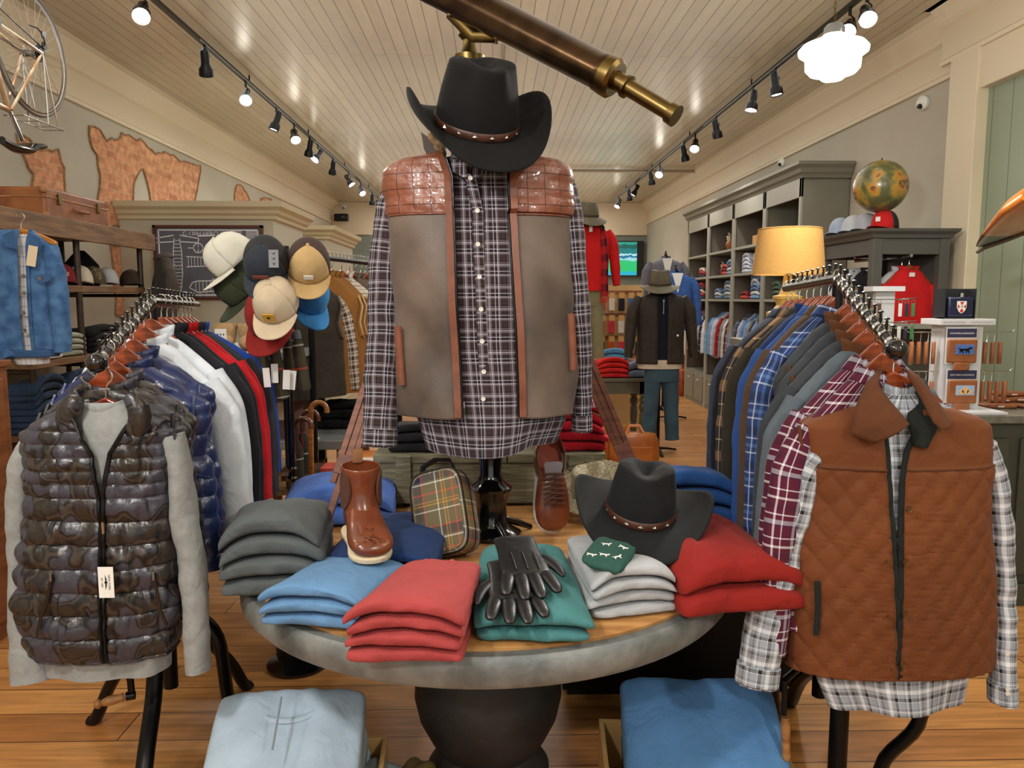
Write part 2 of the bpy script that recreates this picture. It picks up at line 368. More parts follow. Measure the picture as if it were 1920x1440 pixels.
def head(x, y, aim, idx, on=True, label=None, power=1.0):
    t = thing('track_spotlight', label, 'spotlight', (x, y, ZT))
    MB().tube([(0, 0, 0), (0, 0, -.05)], .012, 8).tube([(0, 0, -.045), (.035, 0, -.075), (.03, 0, -.105)], .006, 6).build('bracket', BLACKM, t)
    d = (V(aim) - V((x, y, ZT - .12))).normalized(); q = d.to_track_quat('-Z', 'Y').to_matrix().to_4x4(); M = Matrix.Translation((0, 0, -.13)) @ q
    MB().lathe([(.0, .10), (.030, .098), (.036, .08), (.036, -.005), (.04, -.02), (.058, -.05), (.06, -.105), (.057, -.108), (.052, -.09), (.05, -.092)], 20).xf(M).build('housing', BLACKM, t)
    MB().lathe([(.0, -.090), (.051, -.090), (.05, -.094), (0, -.096)], 20).xf(M).build('lens', m_lens if on else m_lens_off, t)
    if on:
        L = light('spot_lamp', 'SPOT', (0, 0, 0), SPOT * power, (1, .955, .88), .05, spot_size=math.radians(95), spot_blend=1)
        L.parent = t; L.matrix_basis = M @ Matrix.Translation((0, 0, -.12))
    return t
def pY(px, X): return X * FPX / (px - 925.0)
left_px = [305, 412, 482, 535, 566, 593, 608, 634, 662, 684, 704, 716]
aimsL = [(-1.4, 2.4, .9), (-2.7, 8, 1), (-1.6, 4.5, 1), (-3.2, 8.5, 1), (-1.2, 7, 1), (-3, 11, 1), (-3.4, 9, 1.4), (-2.9, 13, 1), (-.5, 12, .8), (-1, 12, 1), (-2.5, 16, 1), (-1, 15.5, 1)]
wordsL = ['nearest lit black spotlight on the left track', 'black spotlight with dark lens, second on the left track', 'third black spotlight from the camera on the left track', 'fourth black spotlight from the camera on the left track', 'fifth black spotlight on the left track, lens turned toward the camera', 'sixth black spotlight on the left track', 'seventh black spotlight on the left track, turned to the wall', 'eighth black spotlight on the left track', 'ninth black spotlight on the left track', 'tenth black spotlight on the left track', 'eleventh black spotlight on the left track', 'last black spotlight at the far end of the left track']
for i, px in enumerate(left_px):
    y = pY(px, XT1); head(XT1, y, aimsL[i], i, on=(i != 1), label=wordsL[i])
right_px = [1602, 1572, 1440, 1400, 1334, 1296, 1276, 1232, 1216, 1188, 1176, 1157]
aimsR = [(1.6, 2.2, .9), (.6, 2.5, .9), (2.9, 7, 1.1), (1.9, 7.2, .5), (3.2, 9.5, 1), (1.7, 7.5, 1.2), (3.2, 11, 1), (1.4, 9, 1), (3, 13, 1), (1.2, 14, 1), (2.8, 15, 1), (1.2, 14.5, 1)]
wordsR = ['nearest black spotlight on the right track, lit toward the camera', 'black spotlight on the right track hidden partly behind the white globe pendant', 'third black spotlight from the camera on the right track', 'fourth black spotlight from the camera on the right track', 'fifth black spotlight from the camera on the right track', 'sixth black spotlight on the right track, glaring toward the camera', 'seventh black spotlight on the right track', 'eighth black spotlight on the right track', 'ninth black spotlight on the right track', 'tenth black spotlight on the right track', 'eleventh black spotlight on the right track', 'last black spotlight at the far end of the right track']
for i, px in enumerate(right_px):
    y = pY(px, XT2); head(XT2, y, aimsR[i], i, label=wordsR[i])
# heads of the same tracks nearer than the frame, lighting the front displays
for (x, y, aim, p) in ((XT1, .9, (-.9, 2.0, 1.0), 1.0), (XT1, 1.9, (-.3, 2.3, 1.1), .65), (XT1, 3.0, (-.3, 2.2, .9), .5), (XT1, 4.1, (-3.2, 5.0, 1.5), 1),
                       (XT2, .9, (.2, 2.3, 1.3), 1.35), (XT2, 1.9, (1.1, 1.9, 1.0), .65), (XT2, 3.0, (1.9, 3.6, 1.1), 1), (XT2, 4.1, (3.0, 4.6, 1.2), 1)):
    head(x, y, aim, 0, label='black spotlight above the front displays, out of the frame', power=p)['group'] = 'spotlights above the front displays'
# ================================================================ PENDANTS
m_globe = pm('opal_glass', (255, 250, 240), .3, emis=9)
def pendant(loc, label, pw=70):
    x, y, z = loc
    t = thing('pendant_lamp', label, 'pendant lamp', (x, y, z))
    MB().lathe([(.0, -.10), (.045, -.097), (.062, -.082), (.10, -.07), (.118, -.05), (.122, 0.0), (.15, .02), (.152, .035), (.135, .055), (.06, .085), (.045, .10), (.0, .10)], 36).build('globe', m_globe, t)
    MB().lathe([(.0, .145), (.03, .145), (.045, .13), (.047, .09), (.0, .09)], 24).build('fitter', STEEL, t)
    zc = HCEIL - z; k = 0
    ch = MB(); zz = .145
    while zz < zc - .03:
        c = V((0, 0, zz + .014)); a = (V((1, 0, 0)) if k % 2 else V((0, 1, 0)))
        ch.tube([c + a * (.006 * math.cos(q)) + V((0, 0, .014 * math.sin(q))) for q in np.linspace(0, 2 * PI, 9)[:-1]], .0018, 5, closed=True); zz += .022; k += 1
    ch.build('chain', BRASS, t)
    MB().lathe([(0, zc - .03), (.03, zc - .03), (.06, zc), (0, zc)], 20).build('canopy', STEEL, t)
    L = light('pendant_bulb', 'POINT', (0, 0, -.16), pw, (1, .97, .92), .10); L.parent = t
    return t
p = at(1562, 108, 3.6)
pendant(p, 'white opal schoolhouse pendant lamp glowing on a chain at upper right')
for x, y in ((-1.2, .4), (1.6, -1.2), (-1.2, -1.4)):  # unseen pendants, added to give the ceiling more uplight
    pendant((x, y, 2.95), 'added unseen schoolhouse pendant lamp in the front of the shop, for uplight', 110)['group'] = 'added pendants out of view'
# conduit along the ceiling middle, cross pipe, domes, speakers
t = tag(MB().tube([(.09, 2.2, HCEIL - .02), (.09, 11.5, HCEIL - .02)], .011, 8).tube([(.03, 6.1, HCEIL - .03), (.15, 6.1, HCEIL - .03)], .012, 6).box((.09, 8.6, HCEIL - .04), (.1, .1, .06)).build('conduit_pipe', pm('conduit_grey', (150, 138, 116), .5)), 'thin painted conduit running along the middle of the ceiling', 'pipe')
a = at(1075, 350, 13); tag(MB().tube([(1.2, 13, HCEIL - .05), (XR - .1, 13, HCEIL - .05)], .025, 8).build('ceiling_pipe', pm('conduit_grey', (150, 138, 116))), 'thin pipe crossing the far ceiling toward the right wall', 'pipe')
WPL = pm('white_plastic', (225, 225, 220), .3)
def dome(c, nrm, label):
    t = thing('security_camera', label, 'security camera', c); q = V(nrm).to_track_quat('Z', 'Y').to_matrix().to_4x4()
    MB().lathe([(0, 0), (.055, 0), (.058, .012), (.055, .03), (.03, .045), (0, .048)], 24).xf(q).build('housing', WPL, t)
    MB().lathe([(.0, 0), (.022, 0), (.022, .05), (.016, .062), (0, .066)], 18, c=(0, -.03, 0)).xf(q).build('lens', BLKGLOSS, t)
c = atx(1733, 193, XR - .01); dome(c, (-1, -.3, 0), 'white dome security camera high on the right wall near the column')
c = atx(1468, 304, XR - .01); dome(c, (-1, -.3, 0), 'white dome security camera on the right wall above the shelving end')
dome(at(645, 388, 17.6), (0, -1, 0), 'small white dome camera above the left back speaker')
dome(at(1233, 380, 17.6), (0, -1, 0), 'small white dome camera above the right back speaker')
for px, py, wd in ((640, 408, 'left'), (1239, 398, 'right')):
    c = at(px, py, 17.4); t = thing('wall_speaker', 'small black box speaker on the %s end of the back wall' % wd, 'speaker', c)
    MB().box((0, 0, 0), (.30, .16, .16)).build('cabinet', BLACKM, t, bevel=.02)
    MB().lathe([(0, 0), (.05, 0), (.045, .008), (.02, .003), (0, .006)], 20).xf(Matrix.Translation((.07, -.082, 0)) @ Matrix.Rotation(PI / 2, 4, 'X')).build('driver', BLKGLOSS, t)
    MB().box((0, .12, 0), (.04, .1, .04)).build('bracket', BLACKM, t)
# ================================================================ BUILDERS: clothes, hats, folded stacks
def sg(x, p): return math.copysign(abs(x) ** p, x)
def lv(py, pl, pr, Y, hd):
    a = at(pl, py, Y); b = at(pr, py, Y); return ((a.z + b.z) / 2, a.x, b.x, Y, hd)
def resample(levels, n, smooth=2):
    A = np.array(levels, float); t = np.concatenate([[0], np.cumsum(np.abs(np.diff(A[:, 0])) + .25 * np.abs(np.diff(A[:, 2])) + 1e-6)]); t /= t[-1]
    q = np.linspace(0, 1, n); R = np.stack([np.interp(q, t, A[:, k]) for k in range(A.shape[1])], 1)
    for _ in range(smooth):
        R[1:-1] = (R[:-2] + 2 * R[1:-1] + R[2:]) / 4
    return R
def torso(levels, nv=60, nu=64, disp=None, opening=None, pw=.8, a_rng=None, smooth=2):
    """closed or open tube round the body; opening(z) -> (xa, xb) gap in the front"""
    R = resample(levels, nv, smooth); rings = []
    for i, (z, xl, xr, yc, hd) in enumerate(R):
        xc = (xl + xr) / 2; hw = (xr - xl) / 2
        if opening:
            xa, xb = opening(z)
            a0 = math.asin(sg(max(-.97, min(.97, (xb - xc) / hw)), 1 / pw)); a1 = 2 * PI + math.asin(sg(max(-.97, min(.97, (xa - xc) / hw)), 1 / pw))
        elif a_rng: a0, a1 = a_rng
        else: a0, a1 = 0, 2 * PI
        cnt = nu if not (opening or a_rng) else nu + 1; ring = []
        for j in range(cnt):
            a = a0 + (a1 - a0) * j / nu; s_, c_ = math.sin(a), math.cos(a)
            x = xc + hw * sg(s_, pw); y = yc - hd * sg(c_, pw); d = disp(x, z, a, i / (nv - 1)) if disp else 0
            ring.append(V((x + d * s_, y - d * c_, z)))
        rings.append(ring)
    return MB().loft(rings, not (opening or a_rng))
def folds(amp=.006, fx=7, fz=2.2, seed=0):
    return lambda x, z, a, v: amp * (nz(x * fx + seed, z * fz, math.sin(a) + seed) + .6 * nz(x * fx * 2.3, z * fz * 1.2 + seed, seed) + .5 * v * math.sin(a * 7 + seed))
def tube_cloth(pts, radii, n=22, rows=40, wr=.004, seed=0, up=(0, 1, 0), flat=None):
    pts = np.array([tuple(p) for p in pts]); t = np.linspace(0, 1, len(pts)); q = np.linspace(0, 1, rows)
    P = np.stack([np.interp(q, t, pts[:, k]) for k in range(3)], 1); Rr = np.stack([np.interp(q, t, [r[k] for r in radii]) for k in range(2)], 1)
    for _ in range(3): P[1:-1] = (P[:-2] + 2 * P[1:-1] + P[2:]) / 4
    rr = [(Rr[i][0] * (1 + wr * 18 * nz(i * .25 + seed, seed)), Rr[i][1] * (1 + wr * 14 * nz(i * .4, seed + 4))) for i in range(rows)]
    m = MB().tube([V(p) for p in P], rr, n, caps=True, up=up)
    m.v = [(x + wr * nz(x * 18, y * 18, z * 14 + seed), y + wr * nz(x * 20 + 9, y * 18, z * 22 + seed), z) for x, y, z in m.v]
    return m
def ring_band(c, rx, ry, h, flare=.0, a0=0, a1=2 * PI, n=40, rows=5, tilt=0, wr=0, front_drop=0):
    rings = []
    for i in range(rows):
        f = i / (rows - 1); ring = []
        for j in range(n + 1):
            a = a0 + (a1 - a0) * j / n
            s_, c_ = math.sin(a), math.cos(a)
            k = 1 + flare * f
            z = h * f - front_drop * max(0, c_) ** 2
            ring.append(V((c[0] + rx * k * s_ + wr * nz(a * 3, f * 3), c[1] - ry * k * c_ + wr * nz(a * 3 + 5, f * 3), c[2] + z + tilt * c_)))
        rings.append(ring)
    return MB().loft(rings, False)

def hanger_mesh(t, w=.42, drop=.10, mat=None, hook=True, thick=.014, tall=.05):
    o = []
    n = 24
    top = []; bot = []
    for i in range(n + 1):
        x = -w / 2 + w * i / n; u = abs(x) / (w / 2)
        zt = -.068 - drop * (u ** 1.5); th = tall * (1 - .55 * u)
        if u < .12: zt += .006 * (1 - u / .12)
        top.append((x, zt)); bot.append((x, zt - th * (1 if u < .98 else .7)))
    MB().prism(top + bot[::-1], thick).build('hanger_arm', mat or HANGW, t, bevel=.004)
    if hook:
        pts = [(0, 0, -.072), (0, 0, -.045), (.006, 0, -.03)] + [(.0 + .02 * math.sin(q), 0, -.012 + .02 * -math.cos(q) + .004) for q in np.linspace(.4, 4.6, 10)]
        MB().tube(pts, .0021, 6).build('hook', CHROME, t)
def hanger(loc, rz=0, label=None, group=None, mat=None, w=.42, drop=.10):
    t = thing('wooden_hanger', label, 'hanger', loc, rz, group); hanger_mesh(t, w, drop, mat); return t

def quilt_diamond(p=.075, amp=.006, seed=0):
    def f(x, z, a, v):
        q = abs(math.sin(PI * (x + z) / p)) * abs(math.sin(PI * (x - z) / p)); return amp * (q ** .35) + .006 * nz(x * 6 + seed, z * 3, seed)
    return f
def quilt_puffer(p=.05, amp=.010, seed=0):
    def f(x, z, a, v):
        k = z / p + .12 * nz(x * 5, z * 3, seed); s = abs(math.sin(PI * k)) ** .5
        return amp * s + .007 * nz(x * 30 + seed, z * 16, 3) * (1 - .3 * s) + .004 * nz(x * 70, z * 26, seed)
    return f
def quilt_box(px=.05, pz=.05, amp=.006):
    return lambda x, z, a, v: amp * (abs(math.sin(PI * x / px)) ** .3) * (abs(math.sin(PI * z / pz)) ** .3)

def hung(t, mat, w=.45, L=.72, d=.055, sleeves=True, trim=None, disp=None, neck=.065, collar='stand', cmat=None, sl_mat=None, seed=0, nv=40, nu=44, sl_len=.5, tip=.235, button=None):
    """a garment on a hanger, hook at the origin, front toward -Y"""
    h = w / 2
    lvz = [(-.105, -neck, neck, 0, d * .6), (-.118, -neck * 1.5, neck * 1.5, 0, d * .7), (-.105 - (tip - .105) * .55, -h * .7, h * .7, 0, d * .8), (-tip + .01, -h * .95, h * .95, 0, d * .85),
           (-tip - .03, -h, h, 0, d * .9), (-tip - .13, -h * (.97 if sleeves else .9), h * (.97 if sleeves else .9), 0, d * .95), (-tip - .2, -h, h, 0, d), (-L * .75, -h * 1.02, h * 1.02, 0, d), (-L, -h * 1.06, h * 1.06, 0, d * 1.05)]
    torso(lvz, nv, nu, disp or folds(.007, 7, 2, seed)).build('body', mat, t)
    if sleeves:
        for s in (-1, 1):
            tube_cloth([(s * h * .82, 0, -tip + .025), (s * h * 1.0, 0, -tip - .08), (s * (h + .03), -.01, -tip - .25), (s * (h + .045), -.02, -tip - sl_len)],
                       [(d * .55, .035), (d * .8, .055), (d * .75, .048), (d * .6, .036)], 16, 22, .004, seed + s, (0, 1, 0)).build('sleeve', sl_mat or mat, t)
    elif trim:
        for s in (-1, 1):
            pts = [(s * h * .86, -d * .4, -tip + .03), (s * h * .90, -d * .92, -tip - .03), (s * h * .80, -d * 1.08, -tip - .12), (s * h * .88, -d * .98, -tip - .19), (s * h * 1.0, -d * .3, -tip - .21)]
            MB().tube(pts, .006, 6).build('armhole_trim', trim, t)
    if collar == 'stand':
        ring_band((0, 0, -.118), neck * 1.05, d * .75, .045, .12, .35, 2 * PI - .35, 24, 4, front_drop=.02).build('collar', cmat or mat, t, solid=.004)
    elif collar == 'shirt':
        ring_band((0, 0, -.085), neck * .95, d * .8, -.035, .5, .30, 2 * PI - .30, 24, 4, front_drop=.02).build('collar', cmat or mat, t, solid=.003)
    if button:
        for z in np.arange(-.17, -L + .05, -.09): MB().lathe([(0, -.002), (.006, -.002), (.006, .002), (0, .002)], 10).xf(Matrix.Translation((0, -d * 1.08, z)) @ Matrix.Rotation(PI / 2, 4, 'X')).build('button', button, t)

def folded(name, label, mat, c, w, d, h, rz=0, seed=0, taper=1.0, skew=0.0, rise=0.0, sag=.01, group=None, cat='sweater', layers=2, collar=None, tilt=0, puff=.3, lev=0, n=1, wf=1.0):
    """folded garment number lev of n in a stack: fold at the front (-Y); c = centre of the stack's base"""
    nx, nc = 40, 44; rings = []
    for i in range(nx + 1):
        u = math.sin(PI * (i / nx - .5)); u = .5 * u + .5 * (-1 + 2 * i / nx); end = (1 - abs(u) ** 10) ** .5 if abs(u) < 1 else 0
        ring = []
        for j in range(nc):
            a = 2 * PI * j / nc
            yy = sg(math.cos(a), .34); zz = sg(math.sin(a), .55) * .5 + .5
            y = yy * d / 2 * (.90 + .10 * end); ff = (y / d + .5)
            x = u * wf * w / 2 * (1 + (taper - 1) * ff) + skew * ff
            T = h * (1 + puff * (1 - ff) * (1 - abs(u) ** 3))
            def surf(l): return l * T - sag * (abs(u) ** 3) * (1 - .3 * ff) * (l / n) + rise * ff * (l / n) ** 2
            zb, zt = surf(lev), surf(lev + 1); mid = (zb + zt) / 2; half = (zt - zb) / 2 * (.72 + .28 * end) * .99
            z = mid + (zz * 2 - 1) * half
            top = lev == n - 1 and zz > .55
            z += h * (.16 if top else .03) * nz(x * 9 + seed, y * 9, seed) + h * (.10 if top else .02) * nz(x * 26 + seed, y * 12, seed)
            if yy < -.7 and .2 < zz < .9: z += h * .08 * nz(x * 22, seed)
            yo = .010 * nz(x * 11 + seed, 0, seed * 1.7) + .004 * nz(x * 30 + seed, zz * 2)
            xo = .006 * nz(y * 14, seed, zz)
            ring.append(V((x + xo, y + yo, z)))
        rings.append(ring)
    m = MB().loft(rings, True, True, True)
    z0 = min(p[2] for p in m.v); m.v = [(x, y, z - z0) for x, y, z in m.v]
    o = m.build(name, mat, ang=65); o.location = (c[0], c[1], c[2] + z0 + (0 if lev else -z0)); o.rotation_euler = (tilt, 0, rz)
    tag(o, label, cat, group)
    if collar:
        cm = collar if not isinstance(collar, bool) else mat
        yb = d / 2 * .66; zz = n * h + rise * .8 - z0 - .004
        r0 = MB(); rings = []
        for i in range(25):
            q = -2.2 + 4.4 * i / 24; cxx, cyy = skew * .8 + w * .2 * taper * math.sin(q), yb - .05 * math.cos(q); k = .010
            rings.append([V((cxx + k * math.cos(w_) * math.sin(q), cyy - k * math.cos(w_) * math.cos(q), zz + .006 * math.sin(w_) + .004)) for w_ in np.linspace(0, 2 * PI, 9)[:-1]])
        MB().loft(rings, True, True, True).build('collar', cm, o)
    return o
def stack(n, name, labels, mat, c, w, d, h, rz=0, seed=0, jit=.012, collar_top=True, **k):
    out = []
    for i in range(n):
        rnd = random.Random(seed * 31 + i)
        out.append(folded(name, labels[i] if isinstance(labels, (list, tuple)) else labels, mat, (c[0] + rnd.uniform(-jit, jit) * .6, c[1] + rnd.uniform(-jit, jit) * .6, c[2]), w, d, h,
               rz + rnd.uniform(-.025, .025), seed + i * 1.3, collar=(collar_top and i == n - 1), lev=i, n=n, wf=rnd.uniform(.96, 1.03), **k))
    return out

def hat(name, label, mat, c, R=.18, crown_r=.088, crown_h=.115, curl=.09, dip=.03, band=None, studs=None, M=None, taper=.78, brim_flat=0, cat='hat', under=None, pinch=1.0, oval=1.12):
    t = thing(name, label, cat, c)
    if M is not None: t.rotation_euler = M.to_euler()
    # brim: front is -Y, sides curl up
    rings = []; nt_, nr = 72, 12
    def bz(a, f):
        s2 = math.sin(a) ** 2; return curl * (s2 ** 2.0) * f ** 2.1 - dip * (math.cos(a) ** 2) * f ** 1.5 - brim_flat * f
    for i in range(nr + 1):
        f = i / nr
        ring = []
        for j in range(nt_):
            a = 2 * PI * j / nt_
            ox, oy = crown_r * .96, crown_r * oval * .96
            Rx = R * (1 - .16 * (curl / .09) * (f ** 2)); Ry = R * 1.06
            x = math.sin(a) * (ox + (Rx - ox) * f); y = -math.cos(a) * (oy + (Ry - oy) * f)
            ring.append(V((x, y, bz(a, f))))
        rings.append(ring)
    MB().loft(rings).build('brim', mat, t, solid=.0045)
    # crown
    rings = []; n2 = 26
    for i in range(n2 + 1):
        f = i / n2
        for_side = min(1, f / .72); ring = []
        for j in range(nt_):
            a = 2 * PI * j / nt_; s_, c_ = math.sin(a), math.cos(a)
            if f < .72:
                k = 1 - (1 - taper) * (for_side ** 1.5); z = crown_h * for_side
            else:
                g = (f - .72) / .28; k = taper * (1 - g) ** 1.0 + taper * .0; k = taper * math.cos(g * PI / 2) ** .75; z = crown_h * (1 + .08 * math.sin(g * PI / 2))
            x = crown_r * k * s_; y = -crown_r * oval * k * c_
            top = max(0, (z / crown_h - .5) / .5)
            # front dents
            dent = math.exp(-((a - .75) / .38) ** 2) + math.exp(-((a - (2 * PI - .75)) / .38) ** 2)
            x *= 1 - .26 * pinch * dent * top ** 1.0; y *= 1 - .05 * pinch * dent * top
            crease = math.exp(-(x / (.026)) ** 2) * math.exp(-((y - .01) / .08) ** 2) * max(0, (z / crown_h - .8) / .2)
            z2 = z - pinch * .030 * crease + .006 * (c_ > 0) * top * (1 - abs(s_)) - .012 * (c_ < 0) * abs(c_) * top
            ring.append(V((x, y, z2)))
        rings.append(ring)
    MB().loft(rings, True, False, True).build('crown', mat, t, ang=80)
    if band:
        rings = []
        for zz in (.004, .008, .022, .026):
            o_ = .0035 if .005 < zz < .024 else .001; k = 1 - (1 - taper) * ((zz / crown_h) ** 1.5)
            rings.append([V(((crown_r * k + o_) * math.sin(2 * PI * j / 60), -(crown_r * oval * k + o_) * math.cos(2 * PI * j / 60), zz)) for j in range(60)])
        b_ = MB().loft(rings).build('hat_band', band, t)
        if studs:
            for j in range(16):
                a = 2 * PI * j / 16; q = V((math.sin(a), -math.cos(a) * oval, 0)); p = V((q.x * (crown_r * .995 + .004), q.y * (crown_r * .995 + .004), .015))
                Mm = Matrix.Translation(p) @ V((math.sin(a), -math.cos(a), 0)).to_track_quat('Y', 'Z').to_matrix().to_4x4()
                m = MB(); m.add([V((-.008, 0, 0)), V((0, 0, .006)), V((.008, 0, 0)), V((0, 0, -.006)), V((0, .004, 0))], [[0, 1, 4], [1, 2, 4], [2, 3, 4], [3, 0, 4], [0, 3, 2, 1]])
                m.xf(Mm).build('stud', studs, b_, smooth=False)
    return t

def cap(label, mat, c, M=None, back=None, bill=None, patch_=None, group=None, scale=1, logo=None):
    """baseball cap, bill toward -Y"""
    t = thing('baseball_cap', label, 'cap', c, group=group)
    if M is not None: t.rotation_euler = M.to_euler()
    t.scale = (scale,) * 3
    def dome(a0, a1, n):
        rings = []
        for i in range(13):
            f = i / 12; ring = []
            for j in range(n + 1):
                a = a0 + (a1 - a0) * j / n; fr = max(0, math.cos(a))
                r = math.cos(f * PI / 2) ** .72; x = .082 * r * math.sin(a); y = -.095 * r * math.cos(a)
                z = (.118 + .006 * fr) * math.sin(f * PI / 2) ** .95; y -= .012 * fr * math.sin(f * PI) ; ring.append(V((x, y, z)))
            rings.append(ring)
        return MB().loft(rings, False)
    dome(-1.15, 1.15, 20).build('front_panel', mat, t, solid=.002)
    dome(1.15, 2 * PI - 1.15, 28).build('back_panel', back or mat, t, solid=.002)
    rings = []
    for i in range(9):
        f = i / 8; ring = []
        for j in range(25):
            a = -1.12 + 2.24 * j / 24; wdt = .075 * (max(0, 1 - (abs(a) / 1.12) ** 2.6)) ** .6
            x = (.083 + .004 * f) * math.sin(a); y = -.096 * math.cos(a) - wdt * f
            ring.append(V((x, y, .004 - .9 * x * x * (1 + 2.2 * f) + .004 * f)))
        rings.append(ring)
    MB().loft(rings, False).build('bill', bill or mat, t, solid=.004)
    MB().lathe([(0, -.002), (.007, 0), (.005, .005), (0, .006)], 12, c=(0, 0, .119)).build('button', bill or mat, t)
    if patch_:
        pc, (pw_, ph_) = patch_
        o = MB().box((0, -.1045, .055), (pw_, .004, ph_)).build('patch', pc, t, bevel=.001, smooth=False); o.rotation_euler = (0, 0, 0)
        if logo: MB().lathe([(0, 0), (.006, 0), (.006, .001), (0, .001)], 10).xf(Matrix.Translation((0, -.107, .056)) @ Matrix.Rotation(PI / 2, 4, 'X')).build('emblem', logo, o)
    return t
def suited_legs(t, mat, x0, z0, z1, y=0, hw=.17, d=.10, split=.12, name='trousers'):
    m = torso([(z0, x0 - hw, x0 + hw, y, d), (z0 - .12, x0 - hw * 1.08, x0 + hw * 1.08, y, d * 1.1), (z0 - .22, x0 - hw * 1.1, x0 + hw * 1.1, y, d)], 8, 30)
    for s in (-1, 1):
        m2 = tube_cloth([(x0 + s * hw * .5, y, z0 - .18), (x0 + s * hw * .62, y, (z0 + z1) / 2), (x0 + s * hw * .75, y, z1)], [(.09, .092), (.075, .075), (.065, .07)], 16, 24, .006, s)
        k = len(m.v); m.v += m2.v; m.f += [[i + k for i in f] for f in m2.f]; m.uv += m2.uv
    return m.build(name, mat, t)
# ================================================================ ROUND TABLE and what stands on it
TZ = .76; TC = V((-.02, 2.40, 0)); TR = .75
m_ttop = pm('table_top_wood', (196, 146, 88), .5, 0, 3, .3, (150, 100, 52), 30, .2, .002, aniso=(1, 9, 1))
m_zinc = pm('aged_zinc', (138, 143, 142), .55, .35, 9, .5, (90, 96, 96), 60, .5, .003)
m_ped = pm('dark_pedestal', (46, 44, 43), .6, 0, 6, .5, (26, 25, 25), 40, .5, .004)
tb = thing('round_table', 'round pedestal table with wood top and grey metal rim under the folded clothes', 'table', (TC.x, TC.y, 0))
MB().lathe([(0, TZ - .03), (TR - .035, TZ - .03), (TR - .03, TZ - .004), (TR - .045, TZ), (0, TZ)], 96).build('tabletop', m_ttop, tb)
MB().lathe([(TR - .03, TZ - .012), (TR - .005, TZ - .012), (TR + .004, TZ - .022), (TR + .004, TZ - .075), (TR - .01, TZ - .092), (TR - .03, TZ - .092), (TR - .03, TZ - .03)], 96).build('rim', m_zinc, tb)
MB().lathe([(0, TZ - .03), (TR - .2, TZ - .031), (TR - .2, TZ - .07), (.1, TZ - .075), (0, TZ - .075)], 60).build('underframe', m_ped, tb)
MB().lathe([(0, .68), (.14, .68), (.13, .60), (.14, .54), (.175, .48), (.21, .42), (.235, .34), (.24, .27), (.225, .20), (.19, .13), (.16, .09), (.18, .05), (.20, .02), (.20, 0), (0, 0)], 64).build('pedestal', m_ped, tb)

lc_ = thing('low_black_box', 'low black box under the right half of the round table', 'cabinet', (.62, 3.0, 0))  # black box added where the space under the table is black
MB().b2((at(1055, 1300, 2.85).x, 2.85, .03), (at(1490, 1300, 2.85).x, 3.25, .60)).build('body', BLACKM, lc_, world=True, smooth=False, bevel=.004); MB().b2((at(1055, 1300, 2.85).x + .02, 2.87, 0), (at(1490, 1300, 2.85).x - .02, 3.23, .03)).build('plinth', BLACKM, lc_, world=True, smooth=False)
MB().b2((at(1070, 1300, 2.85).x, 2.835, .06), (at(1475, 1300, 2.85).x, 2.85, .57)).build('door', BLACKM, lc_, world=True, smooth=False, bevel=.003)
# ---------------- weathered crate
m_crate = pm('weathered_crate', (138, 134, 108), .85, 0, 4, .5, (96, 92, 74), 12, .8, .006, aniso=(2, 2, 22))
cr = thing('wooden_crate', 'weathered grey-green wooden crate standing on the table behind the mannequin stand', 'crate', (-.02, 2.97, TZ))
a = at(706, 945, 2.90); b2_ = at(1130, 945, 2.90); x0, x1 = a.x, b2_.x
m = MB()
m.b2((x0, 2.87, TZ + .012), (x1, 2.89, TZ + .17)); m.b2((x0, 3.11, TZ + .012), (x1, 3.13, TZ + .17)); m.b2((x0, 2.89, TZ + .012), (x0 + .02, 3.11, TZ + .17)); m.b2((x1 - .02, 2.89, TZ + .012), (x1, 3.11, TZ + .17))
m.b2((x0, 2.87, TZ + .012), (x1, 3.13, TZ + .03)); m.build('box', m_crate, cr, world=True, smooth=False, bevel=.004)
MB().b2((x0 - .004, 2.862, TZ + .172), (x0 + .5, 3.134, TZ + .205)).b2((x0 + .504, 2.862, TZ + .172), (x1 + .004, 3.134, TZ + .205)).build('lid', m_crate, cr, world=True, smooth=False, bevel=.003)
for xx in (x0 + .11, x1 - .11): MB().b2((xx - .028, 2.85, TZ + .02), (xx + .028, 2.87, TZ + .2)).build('batten', m_crate, cr, world=True, smooth=False, bevel=.002)
for xx in (x0 + .05, x1 - .05): MB().b2((xx - .05, 2.88, TZ), (xx + .05, 3.12, TZ + .012)).build('runner', m_crate, cr, world=True, smooth=False)
m_wr = pm('stencil_ink', (40, 38, 32), .8)
text('C1', .03, pm('stencil_faint', (96, 58, 44), .8), cr, Matrix.Translation((.33, -.1225 + .02, .115)) @ FRONT, .0004)
# ---------------- folded clothes on the table
F = {k: fabric('knit_' + k, c) for k, c in dict(charcoal=(84, 90, 92), ltblue=(98, 140, 182), coral=(168, 68, 68), teal=(70, 126, 128), heather=(176, 180, 184), red=(142, 34, 28), navy=(30, 54, 100), royal=(70, 104, 176), midblue=(36, 78, 140), crimson=(168, 20, 34), black=(30, 30, 34), white=(222, 222, 224), paleblue=(176, 196, 214), skyblue=(96, 148, 204), slate=(104, 116, 138), scarlet=(206, 40, 38), aqua=(90, 160, 200)).items()}
ordn = ['lowest', 'second from the bottom', 'third from the bottom', 'topmost', 'fifth']
def nth(col, what, where, n):
    w_ = {2: ['lower', 'upper'], 3: ['lowest', 'middle', 'topmost'], 4: ['lowest', 'second lowest', 'second highest', 'topmost'], 5: ['lowest', 'second lowest', 'middle', 'second highest', 'topmost'], 6: ['lowest', 'second lowest', 'third lowest', 'third highest', 'second highest', 'topmost']}[n]
    return ['%s %s, %s in the stack %s' % (col, what, q, where) for q in w_]
